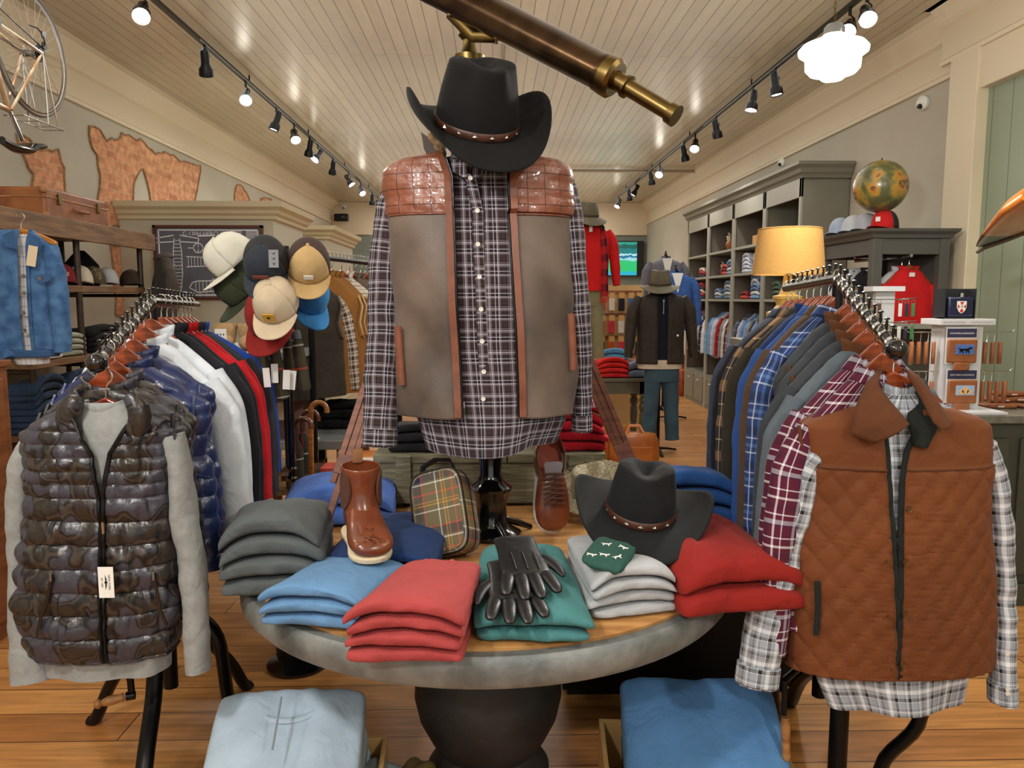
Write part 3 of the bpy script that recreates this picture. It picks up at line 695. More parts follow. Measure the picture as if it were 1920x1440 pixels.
stack(4, 'folded_sweater', nth('charcoal grey', 'folded sweater', 'at the left table edge', 4), F['charcoal'], (-.612, 2.15, TZ), .27, .34, .043, .10, 3, sag=.02, rise=.015, group='charcoal sweaters on the table')
stack(3, 'folded_sweater', nth('light blue', 'folded sweater', 'at the front left table edge', 3), F['ltblue'], (-.42, 1.93, TZ), .27, .30, .029, -.16, 7, sag=.016, skew=.03, taper=.9, group='light blue sweaters on the table', collar_top=False)
stack(2, 'folded_sweater', nth('navy blue', 'folded sweater', 'under the brown ankle boot', 2), F['navy'], (-.30, 2.24, TZ + .022), .32, .40, .034, -.10, 9, sag=.02, rise=.02, taper=.92, group='navy sweaters under the boot')
stack(4, 'folded_sweater', nth('coral pink', 'folded sweater', 'at the front of the table', 4), F['coral'], (-.185, 1.755, TZ), .265, .34, .030, -.07, 12, sag=.014, skew=.05, taper=.72, rise=.012, group='coral sweaters on the table')
stack(2, 'folded_shirt', nth('teal green', 'folded shirt', 'under the black gloves', 2), F['teal'], (.10, 1.91, TZ), .275, .44, .030, -.05, 15, sag=.012, taper=.8, skew=-.04, rise=.05, group='teal shirts under the gloves')
stack(4, 'folded_sweater', nth('pale heather grey', 'folded sweater', 'below the black hat', 4), F['heather'], (.315, 1.99, TZ), .235, .34, .027, .20, 18, sag=.012, taper=.85, skew=.02, rise=.012, group='pale grey sweaters on the table', collar_top=False)
stack(2, 'folded_sweater', nth('brick red', 'folded sweater', 'at the right edge of the table', 2), F['red'], (.60, 2.03, TZ), .335, .42, .062, .16, 22, sag=.03, rise=.05, taper=.8, skew=-.02, group='red sweaters on the table')
stack(4, 'folded_sweater', nth('deep blue', 'folded sweater', 'behind the black hat on the table', 4), F['midblue'], (.655, 2.62, TZ), .36, .34, .045, -.06, 26, sag=.02, group='deep blue sweaters at the right back of the table', collar_top=False)
stack(2, 'folded_sweater', nth('royal blue', 'folded sweater', 'at the left back of the table', 2), F['royal'], (-.56, 2.76, TZ), .38, .34, .06, .1, 30, sag=.05, rise=.02, group='royal blue sweaters at the back of the table', collar_top=False)
folded('folded_cloth', 'white folded cloth at the right back of the table beside the tripod leg', F['white'], (.52, 2.93, TZ), .22, .18, .05, seed=4, cat='cloth')
stack(5, 'folded_sweater', nth('crimson red', 'folded sweater', 'on the crate at right', 5), F['crimson'], (.30, 3.0, TZ + .206), .26, .22, .032, .05, 33, sag=.012, group='crimson sweaters on the crate', collar_top=False)
folded('folded_shirt', 'red white and navy striped folded shirt on top of the crimson stack', tartan('stripe_rwb', (200, 40, 50), [(.1, .4, (225, 225, 228)), (.5, .8, (40, 44, 96))], .05), (.30, 3.0, TZ + .206 + .166), .25, .22, .03, seed=8, cat='shirt')
stack(3, 'folded_jeans', nth('black', 'folded jeans', 'on the crate behind the shirt tail', 3), F['black'], (-.29, 3.0, TZ + .206), .24, .22, .03, 0, 36, sag=.01, group='black jeans on the crate', cat='jeans', collar_top=False)
# coral sweater buttons, navy zip tab are tiny marks
c = at(800, 1072, 1.93)
# books behind the royal blue sweaters
for i, (px, py, col, lab) in enumerate(((640, 882, (170, 60, 46), 'red-covered box lying behind the royal blue sweater'), (672, 876, (196, 190, 180), 'white-edged flat box leaning on the red one behind the table'))):
    c = at(px, py, 3.35)
    tag(MB().box((0, 0, 0), (.16, .12, .02)).build('flat_box', pm('flat%d' % i, col, .6), loc=(c.x, c.y, .81 + .022 * i), smooth=False, bevel=.002), lab, 'box')
bn = thing('side_bench', 'low dark wood bench behind the round table', 'bench', (-.6, 3.38, 0))
MB().box((0, 0, .785), (.62, .26, .025)).build('top', wood('dark_bench', (84, 52, 32), (58, 34, 20)), bn, bevel=.003)
for sx in (-.27, .27):
    for sy in (-.09, .09): MB().box((sx, sy, .386), (.04, .04, .77)).build('leg', wood('dark_bench', (84, 52, 32), (58, 34, 20)), bn)

# ---------------- mannequin stand
st = thing('mannequin_stand', 'turned glossy black table stand carrying the mannequin in the leather vest', 'stand', (0, 2.52, TZ))
pc = at(920, 900, 2.52).x
MB().lathe([(0, 0), (.10, 0), (.102, .012), (.07, .03), (.055, .05), (.052, .11), (.066, .15), (.07, .155), (.072, .165), (.045, .185), (.036, .21), (.04, .27), (.038, .33), (.03, .36), (0, .36)], 40).build('base', BLKGLOSS, st, loc=(pc, 0, 0))
MB().tube([(pc, 0, .3), (pc, 0, .9)], .014, 12).build('pole', BLKGLOSS, st)
for q in (0.4, 1.97, 3.54, 5.11):
    MB().tube([(pc + .05 * math.cos(q), .05 * math.sin(q), .05), (pc + .1 * math.cos(q), .1 * math.sin(q), .03), (pc + .15 * math.cos(q), .15 * math.sin(q), .008)], [(.012, .012), (.012, .012), (.009, .01)], 10).build('foot', BLKGLOSS, st)
# ================================================================ CENTRE MANNEQUIN: plaid shirt, leather vest, black hat
m_plaid1 = tartan('plaid_brown', (60, 48, 50), [(.02, .07, (6, 10, 26)), (.10, .17, (110, 98, 104)), (.20, .23, (214, 216, 230)), (.23, .32, (128, 118, 126)), (.32, .46, (40, 30, 30)), (.50, .53, (190, 194, 210)), (.57, .63, (6, 10, 26)), (.66, .69, (214, 216, 230)), (.69, .76, (120, 108, 114)), (.78, .94, (52, 40, 40))], .064)
m_leather, nt, b = nt_new('quilted_leather'); b.inputs['Roughness'].default_value = .34; b.inputs['Coat Weight'].default_value = .2
tc = nd(nt, 'ShaderNodeTexCoord'); k = nd(nt, 'ShaderNodeTexBrick', offset=0); k.inputs['Scale'].default_value = 1; k.inputs['Brick Width'].default_value = .054; k.inputs['Row Height'].default_value = .046; k.inputs['Mortar Size'].default_value = .0013; k.inputs['Mortar Smooth'].default_value = .6
k.inputs['Color1'].default_value = lin((132, 76, 54)); k.inputs['Color2'].default_value = lin((122, 68, 48)); k.inputs['Mortar'].default_value = lin((70, 36, 26)); nt.links.new(tc.outputs['UV'], k.inputs['Vector']); nt.links.new(k.outputs[0], b.inputs['Base Color'])
n = nd(nt, 'ShaderNodeTexNoise'); n.inputs['Scale'].default_value = 30; n.inputs['Detail'].default_value = 4; nt.links.new(tc.outputs['UV'], n.inputs['Vector'])
ad = nd(nt, 'ShaderNodeMath', operation='SUBTRACT'); nt.links.new(n.outputs[0], ad.inputs[0]); nt.links.new(k.outputs[1], ad.inputs[1]); bump(nt, b, ad.outputs[0], .8, .006)
m_suede = pm('taupe_suede', (110, 94, 82), .5, 0, 4, .22, (70, 58, 50), 300, .3, .002, .15)
m_edge2 = pm('orange_leather', (126, 72, 48), .4, 0, 20, .25, None, 60, .3, .003)
YC = 2.40
# shirt
sh = thing('plaid_shirt', 'brown white and navy plaid flannel shirt with white buttons under the leather vest', 'shirt', (-.05, YC, 1.0))
shirt_l = [lv(296, 850, 935, YC, .07), lv(303, 820, 985, YC, .08), lv(318, 765, 1040, YC, .095), lv(345, 742, 1058, YC, .105), lv(420, 745, 1062, YC, .125), lv(520, 750, 1064, YC, .135), lv(650, 760, 1062, YC, .13), lv(740, 775, 1062, YC, .135), lv(790, 790, 1052, YC, .14), lv(842, 806, 1035, YC, .14)]
f1 = folds(.007, 6, 1.8, 3)
def hemd(x, z, a, v):
    return f1(x, z, a, v) + .014 * v * v * math.sin(a * 5 + 1)
mb = torso(shirt_l, 90, 96, hemd, smooth=3)
zb = min(p[2] for p in mb.v); mb.v = [(x, y, z + .030 * max(0, 1 - (z - zb) / .12) * min(1, abs((x + .06) / .17)) ** 3) for x, y, z in mb.v]
body = mb.build('shirt_body', m_plaid1, sh, world=True)
# placket with buttons
bt = [(882, 334), (895, 395), (896, 458), (899, 519), (902, 580), (904, 640), (907, 697), (906, 748)]
P = [at(x + 1, y, 2.262) for x, y in [(880, 326)] + bt[1:] + [(903, 835)]]
rings = []
for p in P: rings.append([p + V((sx * .017, -.0 + (0 if abs(sx) < 1 else .004), 0)) for sx in (-1, -.8, .8, 1)])
MB().loft(rings, False).build('placket', m_plaid1, sh, world=True, solid=.003)
for x, y in bt:
    p = at(x, y, 2.252)
    b_ = MB().lathe([(0, 0), (.0068, 0), (.0072, .0015), (.006, .003), (.0035, .002), (0, .002)], 16).xf(Matrix.Translation(p) @ Matrix.Rotation(PI / 2, 4, 'X')).build('button', BTN, sh, world=True)
# collar wings
for s in (-1, 1):
    pl = [at(882 + s * 6, 300, 2.27), at(882 + s * 44, 298, 2.30), at(882 + s * 40, 318, 2.275), at(882 + s * 6, 336, 2.255)]
    MB().add(pl, [[0, 1, 2, 3]]).build('collar_wing', m_plaid1, sh, world=True, solid=.003, smooth=False)
ring_band((at(885, 302, 2.38).x, 2.385, at(885, 302, 2.38).z - .005), .062, .07, .04, .02, 0, 2 * PI, 30, 4).build('collar', m_plaid1, sh, world=True)
# sleeves
def sleeve_px(pts, parent, mat, name='sleeve', wr=.005, seed=0, n=26, rows=60, cuff=None):
    P = [at(x, y, Y) for x, y, Y, rx, ry in pts]; R_ = [(ry, rx) for x, y, Y, rx, ry in pts]
    o = tube_cloth(P, R_, n, rows, wr, seed).build(name, mat, parent, world=True)
    if cuff:
        p0, p1 = P[-2], P[-1]; d = (p1 - p0).normalized(); r = R_[-1]
        MB().tube([p1 - d * .055, p1 - d * .003], [(r[0] * 1.08, r[1] * 1.08)] * 2, n, up=(0, 1, 0)).build('cuff', cuff, parent, world=True, bevel=.003)
    return o
sleeve_px([(752, 330, 2.42, .035, .05), (736, 390, 2.42, .05, .06), (724, 500, 2.42, .055, .06), (722, 620, 2.40, .055, .055), (716, 720, 2.37, .055, .05), (710, 838, 2.34, .052, .045)], sh, m_plaid1, seed=1, cuff=m_plaid1)
sleeve_px([(1052, 330, 2.42, .035, .05), (1066, 390, 2.42, .042, .06), (1076, 500, 2.42, .042, .06), (1086, 620, 2.42, .038, .055), (1090, 720, 2.42, .034, .05), (1091, 808, 2.42, .031, .04)], sh, m_plaid1, seed=2, cuff=m_plaid1)
# vest, slightly larger shell, open in front
ve = thing('leather_vest', 'taupe suede vest with quilted brown leather shoulders and zip, on the centre mannequin', 'vest', (-.05, YC, 1.1))
vest_l = [lv(291, 828, 962, YC, .085), lv(296, 790, 1008, YC, .10), lv(304, 748, 1052, YC, .115), lv(318, 726, 1068, YC, .12), lv(345, 721, 1071, YC, .125), lv(400, 728, 1072, YC, .14), lv(500, 737, 1070, YC, .152), lv(620, 744, 1072, YC, .152), lv(700, 748, 1078, YC, .152), lv(772, 752, 1076, YC, .155)]
openL = [(285, 832), (300, 838), (330, 848), (400, 851), (600, 859), (700, 864), (772, 868)]
openR = [(285, 965), (300, 956), (330, 953), (400, 956), (600, 966), (700, 971), (772, 974)]
def zx(tbl, Y): return sorted((at(x, y, Y).z, at(x, y, Y).x) for y, x in tbl)
ol, orr = zx(openL, 2.26), zx(openR, 2.26)
def vopen(z): return (float(np.interp(z, [p[0] for p in ol], [p[1] for p in ol])), float(np.interp(z, [p[0] for p in orr], [p[1] for p in orr])))
zyoke = at(890, 398, 2.26).z
f2 = folds(.014, 4, 1.6, 11)
def vd(x, z, a, v):
    if z > zyoke: return .004 + .005 * (abs(math.sin(PI * (x - .0) / .052)) ** .3) * (abs(math.sin(PI * (z - zyoke) / .048)) ** .3) + .004 * nz(x * 22, z * 22, 1)
    return f2(x, z, a, v) + .014 * nz(x * 3 + z * 5, z * 2, 7) + .010 * nz(x * 9 + z * 6, z * 4, 2)
full = torso(vest_l, 130, 120, vd, vopen)
def split(mb, test):
    A, B = MB(), MB(); A.v = list(mb.v); B.v = list(mb.v)
    for f, u in zip(mb.f, mb.uv):
        z = sum(mb.v[i][2] for i in f) / 4; (A if test(z) else B).f.append(f); (A if test(z) else B).uv.append(u)
    out = []
    for q in (A, B):
        used = sorted({i for f in q.f for i in f}); mp = {o: n for n, o in enumerate(used)}; q.v = [q.v[i] for i in used]; q.f = [[mp[i] for i in f] for f in q.f]; out.append(q)
    return out
yk, lo = split(full, lambda z: z > zyoke)
yk.build('yoke', m_leather, ve, world=True, solid=.006); lo.build('vest_body', m_suede, ve, world=True, solid=.005)
yb = [full.v[i] for i in range(len(full.v))]
n1 = 121; row = min(range(130), key=lambda i: abs(full.v[i * n1 + 5][2] - zyoke)); pts = [V(full.v[row * n1 + j]) for j in range(n1)]
MB().tube([p + V((0, -.003 * (1 if p.y < YC else -1), 0)) for p in pts[::3]], .0032, 6).build('piping', m_leather, ve, world=True)
# edge strips and zips follow the opening
for k, nm in ((0, 'right'), (n1 - 1, 'left')):
    ed = [V(full.v[i * n1 + k]) for i in range(0, 130, 2)]; s = 1 if k == 0 else -1
    rings = [[p + V((s * .002, -.010, 0)), p + V((s * .022, -.012, 0)), p + V((s * .022, -.006, 0)), p + V((s * .002, -.004, 0))] for p in ed]
    MB().loft(rings, True, True, True).build('front_strip', m_edge2, ve, world=True)
    MB().tube([p + V((-s * .002, -.006, 0)) for p in ed], .0035, 6).build('zip', BLACKM, ve, world=True)
p = at(869, 760, 2.24); MB().box(p, (.007, .004, .02)).box(p + V((0, 0, -.02)), (.005, .003, .018)).build('zip_pull', CHROME, ve, world=True, smooth=False, bevel=.001)
for pts in ([(746, 612), (748, 650), (751, 690), (754, 722)], [(1071, 588), (1073, 630), (1075, 665), (1075, 694)]):
    P = [at(x, y, 2.30) for x, y in pts]
    MB().tube(P, [(.006, .011)] * 4, 8, up=(0, 1, 0)).build('pocket_welt', m_edge2, ve, world=True)
# armhole binding
for xs in ((726, 318, 722, 400, 735, 470, 738, 560, 742, 640), (1068, 318, 1074, 400, 1072, 470, 1072, 560, 1074, 640)):
    P = [at(xs[i], xs[i + 1], 2.40) for i in range(0, 10, 2)]
    MB().tube(P, .0045, 8).build('armhole_trim', m_leather if True else m_edge2, ve, world=True)
# fur collar peeping under the hat
m_fur = pm('sheep_fur', (150, 122, 90), .95, 0, 60, .6, None, 90, 1, .01)
P = [at(x, y, 2.36) for x, y in ((804, 252), (815, 262), (825, 278), (832, 292))]
MB().tube(P, [.008, .015, .016, .010], 10).build('fur_collar', m_fur, ve, world=True)
P = [(790, 248), (808, 262), (822, 285), (830, 306), (806, 300), (795, 280)]
Q = [at(x, y, 2.37) for x, y in P]; MB().add(Q, [[0, 1, 2, 3, 4, 5]]).build('collar_flap', pm('dark_leather', (52, 30, 20), .5), ve, world=True, solid=.006, smooth=False)
# hat
m_felt = pm('black_felt', (13, 13, 14), .85, 0, 14, .2, None, 500, .3, .001, .02, spec=.25)
m_band = pm('band_leather', (78, 44, 30), .45, 0, 40, .4)
m_stud = pm('silver_stud', (190, 188, 184), .22, 1)
hc = at(893, 235, 2.33)
hat('cowboy_hat', 'large black felt cowboy hat with silver-studded brown band on top of the centre mannequin', m_felt, (hc.x, 2.34, hc.z + .0), R=.245, crown_r=.122, crown_h=.178, curl=.10, dip=.03, band=m_band, studs=m_stud, M=Matrix.Rotation(math.radians(-4), 4, 'Y') @ Matrix.Rotation(math.radians(20), 4, 'Z') @ Matrix.Rotation(math.radians(33), 4, 'X'))
# mannequin torso under it all (neck visible only from other sides)
mn = thing('mannequin_torso', 'headless linen mannequin torso hidden inside the plaid shirt', 'mannequin', (-.06, YC, 1.2))
torso([(1.76, -.13, 0.0, YC + .01, .055), (1.72, -.14, .01, YC, .06), (1.70, -.2, .08, YC, .08), (1.66, -.28, .15, YC, .09), (1.5, -.25, .13, YC, .10), (1.3, -.23, .11, YC, .1)], 30, 30).build('torso', pm('linen', (190, 176, 150), .9), mn, world=True)

# ================================================================ TELESCOPE ON ITS TRIPOD
m_tripod = wood('tripod_wood', (126, 76, 54), (94, 54, 38), .45, (1, 1, 10), 6, .2)
m_tube = pm('bronze_tube', (92, 70, 48), .25, .9, 10, .5, (58, 42, 30), 40, .2, .001)
te = thing('telescope_tripod', 'antique wooden tripod with brass head straddling the mannequin, feet on the table', 'tripod', (-.07, 2.5, TZ))
head_p = at(880, 118, 2.62)
MB().lathe([(0, -.22), (.05, -.22), (.055, -.05), (.045, -.02), (.035, -.01), (.05, .0), (.052, .02), (.03, .03), (.022, .05), (.022, .07), (.036, .085), (.036, .1), (.02, .11), (.016, .13), (.026, .14), (.03, .16), (.026, .18), (0, .185)], 32, c=head_p).build('head', BRASS, te, world=True)
def leg(foot, ysp):
    top = head_p + V((0, 0, -.08)); f = V(foot); d = (f - top); side = d.cross(V((0, 1, .2))).normalized()
    for nm, s0 in (('leg', 1),):
        m = MB()
        for s in (-1, 1):
            a0 = top + side * s * .035; a1 = f + side * s * .012
            m.tube([a0, a1], [(.012, .010)] * 2, 4, up=(0, 1, 0))
        a0 = top + d * .48; m.tube([a0, f], [(.013, .007)] * 2, 4, up=(0, 1, 0)); m.build('leg', m_tripod, te, world=True)
    c = top + d * .86
    MB().tube([c - side * .03, c + side * .03], .009, 10).build('clamp_pin', m_tripod, te, world=True)
def legq(foot):
    """leg made of two parallel side rails and a sliding lower board"""
    top = head_p + V((0, 0, -.08)); f = V(foot); d = f - top; L = d.length; dz = d.normalized(); sx = dz.cross(V((0, 1, 0))).normalized(); sy = dz.cross(sx).normalized()
    M = Matrix((sx, sy, -dz)).transposed().to_4x4(); M.translation = top
    lg = MB().box((-.020, 0, -L * .44), (.018, .032, L * .88)).box((.020, 0, -L * .44), (.018, .032, L * .88)).box((0, 0, -L * .84), (.058, .036, .06)).xf(M).build('leg', m_tripod, te, world=True, smooth=False, bevel=.002)
    MB().box((0, 0, -L * .74), (.021, .024, L * .51)).xf(M).build('sliding_rail', m_tripod, lg, world=True, smooth=False, bevel=.002)
    MB().tube([(0, -.022, -L * .845), (0, .022, -L * .845)], .008, 10).xf(M).build('clamp_pin', m_tripod, lg, world=True)
fl = at(600, 1020, 2.25); fr_ = atz(1218, 960, TZ + .012)
legq(tuple(fl)); legq((fr_.x, fr_.y, TZ + .012)); legq((-.06, 3.12, TZ + .22))
ts = thing('brass_telescope', 'long antique brass telescope pointing down to the right above the black hat', 'telescope', tuple(head_p + V((0, 0, .18))))
A = at(806, -30, 2.55); B = at(1150, 147, 2.26); Cc = at(1268, 218, 2.16)
d = (B - A).normalized(); A2 = A - d * .45
MB().tube([A2, A, B - d * .05, B - d * .045, B - d * .02, B], [.060, .058, .052, .055, .056, .050], 40, up=(0, 0, 1)).build('barrel', m_tube, ts, world=True)
MB().tube([B - d * .03, B - d * .02, B + d * .0, B + d * .01], [.056, .0575, .0575, .048], 40, up=(0, 0, 1)).build('collar_ring', BRASS, ts, world=True)
d2 = (Cc - B).normalized()
MB().tube([B, B + d2 * .045, B + d2 * .046, B + d2 * .055, B + d2 * .056, Cc - d2 * .025, Cc - d2 * .024, Cc], [.027, .027, .033, .033, .024, .023, .029, .031], 32, up=(0, 0, 1)).build('eyepiece', BRASS, ts, world=True)
k1 = at(845, 24, 2.52); k2 = at(930, 68, 2.45)
MB().tube([k1, (k1 + k2) / 2 + V((0, 0, -.035)), k2], [(.02, .012)] * 3, 10, up=(0, 0, 1)).tube([(k1 + k2) / 2 + V((0, 0, -.03)), head_p + V((0, 0, .17))], .014, 12).build('saddle_bracket', BRASS, ts, world=True)
for k_ in (k1, k2): MB().tube([k_ + V((0, -.03, -.01)), k_ + V((0, .02, -.01))], .008, 10).build('bolt', BRASS, ts, world=True)

# ================================================================ SMALL GOODS ON THE TABLE
# brown brogue ankle boot
m_tan = pm('tan_leather', (122, 64, 36), .26, 0, 9, .25, (98, 46, 24), 30, .15, .002, 0, .4)
m_sole = pm('cream_sole', (208, 192, 160), .6)
def boot():
    t = thing('ankle_boot', 'brown leather brogue chelsea boot with cream sole standing on navy sweaters', 'boot', (0, 0, 0))
    # local: toe toward -Y, sole at z=0
    sole = [(-.04, .12), (-.045, .05), (-.036, -.02), (-.05, -.09), (-.045, -.14), (-.02, -.168), (.012, -.17), (.04, -.145), (.05, -.09), (.042, -.02), (.04, .06), (.036, .12), (0, .135)]
    rings = [[V((x * k, y * k2, z)) for x, y in sole] for z, k, k2 in ((0, .97, .97), (.006, 1.05, 1.03), (.024, 1.06, 1.035), (.028, 1.0, 1.0))]
    MB().loft(rings, True, True, True).build('sole', m_sole, t, sub=1)
    def sect(y, w_, z0, z1, n=20): return [V((w_ * sg(math.sin(2 * PI * j / n), .8), y, z0 + (z1 - z0) * (.5 - .5 * sg(math.cos(2 * PI * j / n), .8)))) for j in range(n)]
    rings = [sect(-.168, .012, .03, .05), sect(-.16, .034, .026, .068), sect(-.14, .047, .024, .08), sect(-.11, .051, .024, .087), sect(-.07, .05, .024, .095), sect(-.03, .044, .024, .118), sect(-.0, .042, .024, .145), sect(.03, .04, .024, .15), sect(.07, .04, .024, .15), sect(.105, .037, .024, .14), sect(.122, .02, .03, .12)]
    MB().loft(rings, True, True, True).build('vamp', m_tan, t, sub=1)
    def ring(z, x, y0, y1, n=24): return [V((x * math.sin(2 * PI * j / n), (y0 + y1) / 2 - (y1 - y0) / 2 * math.cos(2 * PI * j / n), z)) for j in range(n)]
    rings = [ring(.07, .040, -.05, .122), ring(.10, .042, -.035, .124), ring(.14, .041, -.012, .118), ring(.18, .042, .0, .114), ring(.22, .045, -.002, .115), ring(.255, .047, -.008, .118), ring(.262, .046, -.006, .116)]
    MB().loft(rings).build('shaft', m_tan, t, solid=.004, sub=1)
    for s in (-1, 1):
        el = [V((s * (.0415 * math.sqrt(max(0, 1 - ((.03 + .022 * math.cos(q) - .055) / .06) ** 2)) + .003), .03 + .022 * math.cos(q), .185 + .065 * math.sin(q))) for q in np.linspace(0, 2 * PI, 20)[:-1]]
        MB().add(el, [list(range(19))]).build('elastic_gore', pm('elastic', (78, 46, 32), .9, bs=200, bst=.6), t, solid=.005, smooth=False)
    MB().tube([(0, .113, .25), (0, .122, .275), (0, .12, .30), (0, .108, .302), (0, .104, .28), (0, .106, .255)], [(.002, .012)] * 6, 8, up=(0, 1, 0)).build('pull_tab', pm('tab_leather', (134, 90, 56), .6), t)
    pk = MB(); rnd = random.Random(2)
    for k in range(34):
        x = rnd.gauss(0, .017); y = -.135 + rnd.gauss(0, .013); zz = .0875 - x * x * 9 - max(0, -y - .115) * .32 + .004
        pk.lathe([(0, 0), (.0026, 0), (0, .001)], 6, c=(x, y, zz - .004))
    for i in range(40):
        u = -1 + 2 * i / 39; x = .049 * u; y = -.085 + .03 * abs(u) - .018 * math.exp(-(u / .18) ** 2); zz = .095 - .034 * u * u
        pk.lathe([(0, 0), (.0021, 0), (0, .001)], 5, c=(x, y, zz - .002))
    pk.build('brogue_holes', pm('hole', (52, 26, 14), .8), t)
    return t
b_ = boot(); bp = at(690, 1040, 1.98); b_.location = (bp.x - .03, 2.10, TZ + .108); b_.rotation_euler = (math.radians(5), 0, math.radians(20)); b_.scale = (1.2, .90, .82)
# brown sneaker standing heel up
def sneaker():
    t = thing('leather_sneaker', 'brown leather lace-up sneaker propped heel-up against the crate', 'shoe', (0, 0, 0))
    out = [(-.03, .14), (-.038, .08), (-.034, .02), (-.046, -.06), (-.044, -.11), (-.025, -.145), (.008, -.152), (.035, -.13), (.046, -.08), (.038, 0), (.036, .08), (.03, .14), (0, .152)]
    rings = [[V((x * k, y * k, z)) for x, y in out] for z, k in ((0, .96), (.004, 1.04), (.024, 1.06), (.028, 1.0))]
    MB().loft(rings, True, True, True).build('sole', pm('white_sole', (186, 184, 176), .6), t, sub=1)
    def sect(y, w_, z0, z1, n=20): return [V((w_ * sg(math.sin(2 * PI * j / n), .8), y, z0 + (z1 - z0) * (.5 - .5 * sg(math.cos(2 * PI * j / n), .8)))) for j in range(n)]
    rings = [sect(-.15, .012, .03, .045), sect(-.14, .034, .026, .058), sect(-.11, .045, .024, .068), sect(-.06, .046, .024, .082), sect(-.01, .038, .024, .10), sect(.03, .035, .024, .108)]
    MB().loft(rings, True, True, True).build('vamp', m_tan, t, sub=1)
    rings = []
    for i in range(17):
        q = -2.45 + 4.9 * i / 16; x = .041 * math.sin(q); y = .075 + .078 * math.cos(q) * (1 if math.cos(q) > 0 else 1.15); hh = .075 + .022 * max(0, math.cos(q)) + .018
        rings.append([V((x * 1.0, y, .024)), V((x * 1.06, y * 1.0, .05)), V((x * .92, y * .98, hh))])
    MB().loft(rings, False).build('quarter', m_tan, t, solid=.004, sub=1)
    MB().lathe([(0, .06), (.03, .06), (.034, .065), (0, .066)], 20, c=(0, .085, -.02), sy=1.9).build('insole', pm('insole', (150, 62, 34), .6), t)
    MB().tube([(0, -.0, .098), (0, .02, .112), (0, .042, .122), (0, .05, .123)], [(.003, .018), (.003, .022), (.004, .025), (.003, .02)], 10, up=(0, 0, 1)).build('tongue', pm('grey_lining', (120, 112, 116), .8), t)
    lc = MB()
    for k in range(7):
        y = -.075 + k * .0145; z = .088 + k * .0036; lc.tube([(-.026, y, z), (-.01, y + .001, z + .006), (.012, y + .001, z + .006), (.028, y, z)], .0036, 6)
    for k in range(6):
        y = -.075 + k * .0145; z = .092 + k * .0036; lc.tube([(-.018, y, z), (.018, y + .014, z + .003)], .0025, 6)
    lc.build('laces', pm('brown_lace', (74, 42, 28), .8), t)
    MB().tube([(0, .148, .085), (0, .158, .105), (0, .15, .115)], [(.003, .01)] * 3, 8, up=(0, 1, 0)).build('heel_tab', pm('grey_lining', (120, 112, 116)), t)
    return t
s_ = sneaker(); sp_ = at(1028, 950, 2.58)
s_.rotation_euler = (math.radians(64), 0, math.radians(4)); s_.location = (sp_.x, 2.56, TZ + .155); s_.scale = (1.3, 1.05, 1.1)
# tartan wash bag
m_tart = tartan('tartan_olive', (104, 96, 72), [(.02, .045, (214, 210, 200)), (.13, .16, (190, 140, 60)), (.19, .21, (190, 140, 60)), (.33, .36, (190, 84, 66)), (.52, .55, (214, 210, 200)), (.58, .92, (38, 42, 66)), (.74, .765, (196, 62, 62))], .15)
wb = thing('wash_bag', 'olive navy and red tartan zipped wash bag with dark handle, leaning back on the table', 'bag', (0, 0, 0))
def sup(w_, h_, y, n=40, p=.45): return [V((w_ * sg(math.sin(2 * PI * j / n), p), y, h_ * sg(math.cos(2 * PI * j / n), p))) for j in range(n)]
MB().loft([sup(.068, .106, -.05), sup(.076, .114, -.04), sup(.078, .116, 0), sup(.078, .116, .03), sup(.074, .112, .05)], True, True, True).build('bag_body', m_tart, wb)
for y in (-.044, .006):
    MB().tube(sup(.0775, .1155, y)[:], .0026, 6, closed=True).build('piping', BLKGLOSS, wb)
MB().tube([(-.05, -.01, .112), (-.042, -.012, .138), (0, -.012, .150), (.042, -.012, .138), (.05, -.01, .112)], [(.003, .012)] * 5, 8, up=(0, 0, 1)).build('handle', pm('dark_strap', (30, 28, 32), .5), wb)
wp = at(838, 975, 2.33); wb.location = (wp.x - .005, 2.33, TZ + .128); wb.rotation_euler = (math.radians(-22), math.radians(-17), math.radians(-16)); wb.scale = (1.14,) * 3
# second hat
h2 = at(1185, 1010, 2.16)
hat('cowboy_hat', 'black felt cowboy hat with studded band lying on the pale grey sweaters', pm('grey_black_felt', (22, 23, 25), .85, 0, 14, .2, None, 500, .3, .001, .03, spec=.25), (h2.x + .012, 2.10, TZ + .195), R=.215, crown_r=.098, crown_h=.140, curl=.072, dip=.028, band=m_band, studs=m_stud, M=Matrix.Rotation(math.radians(6), 4, 'Y') @ Matrix.Rotation(math.radians(-10), 4, 'Z') @ Matrix.Rotation(math.radians(15), 4, 'X'))
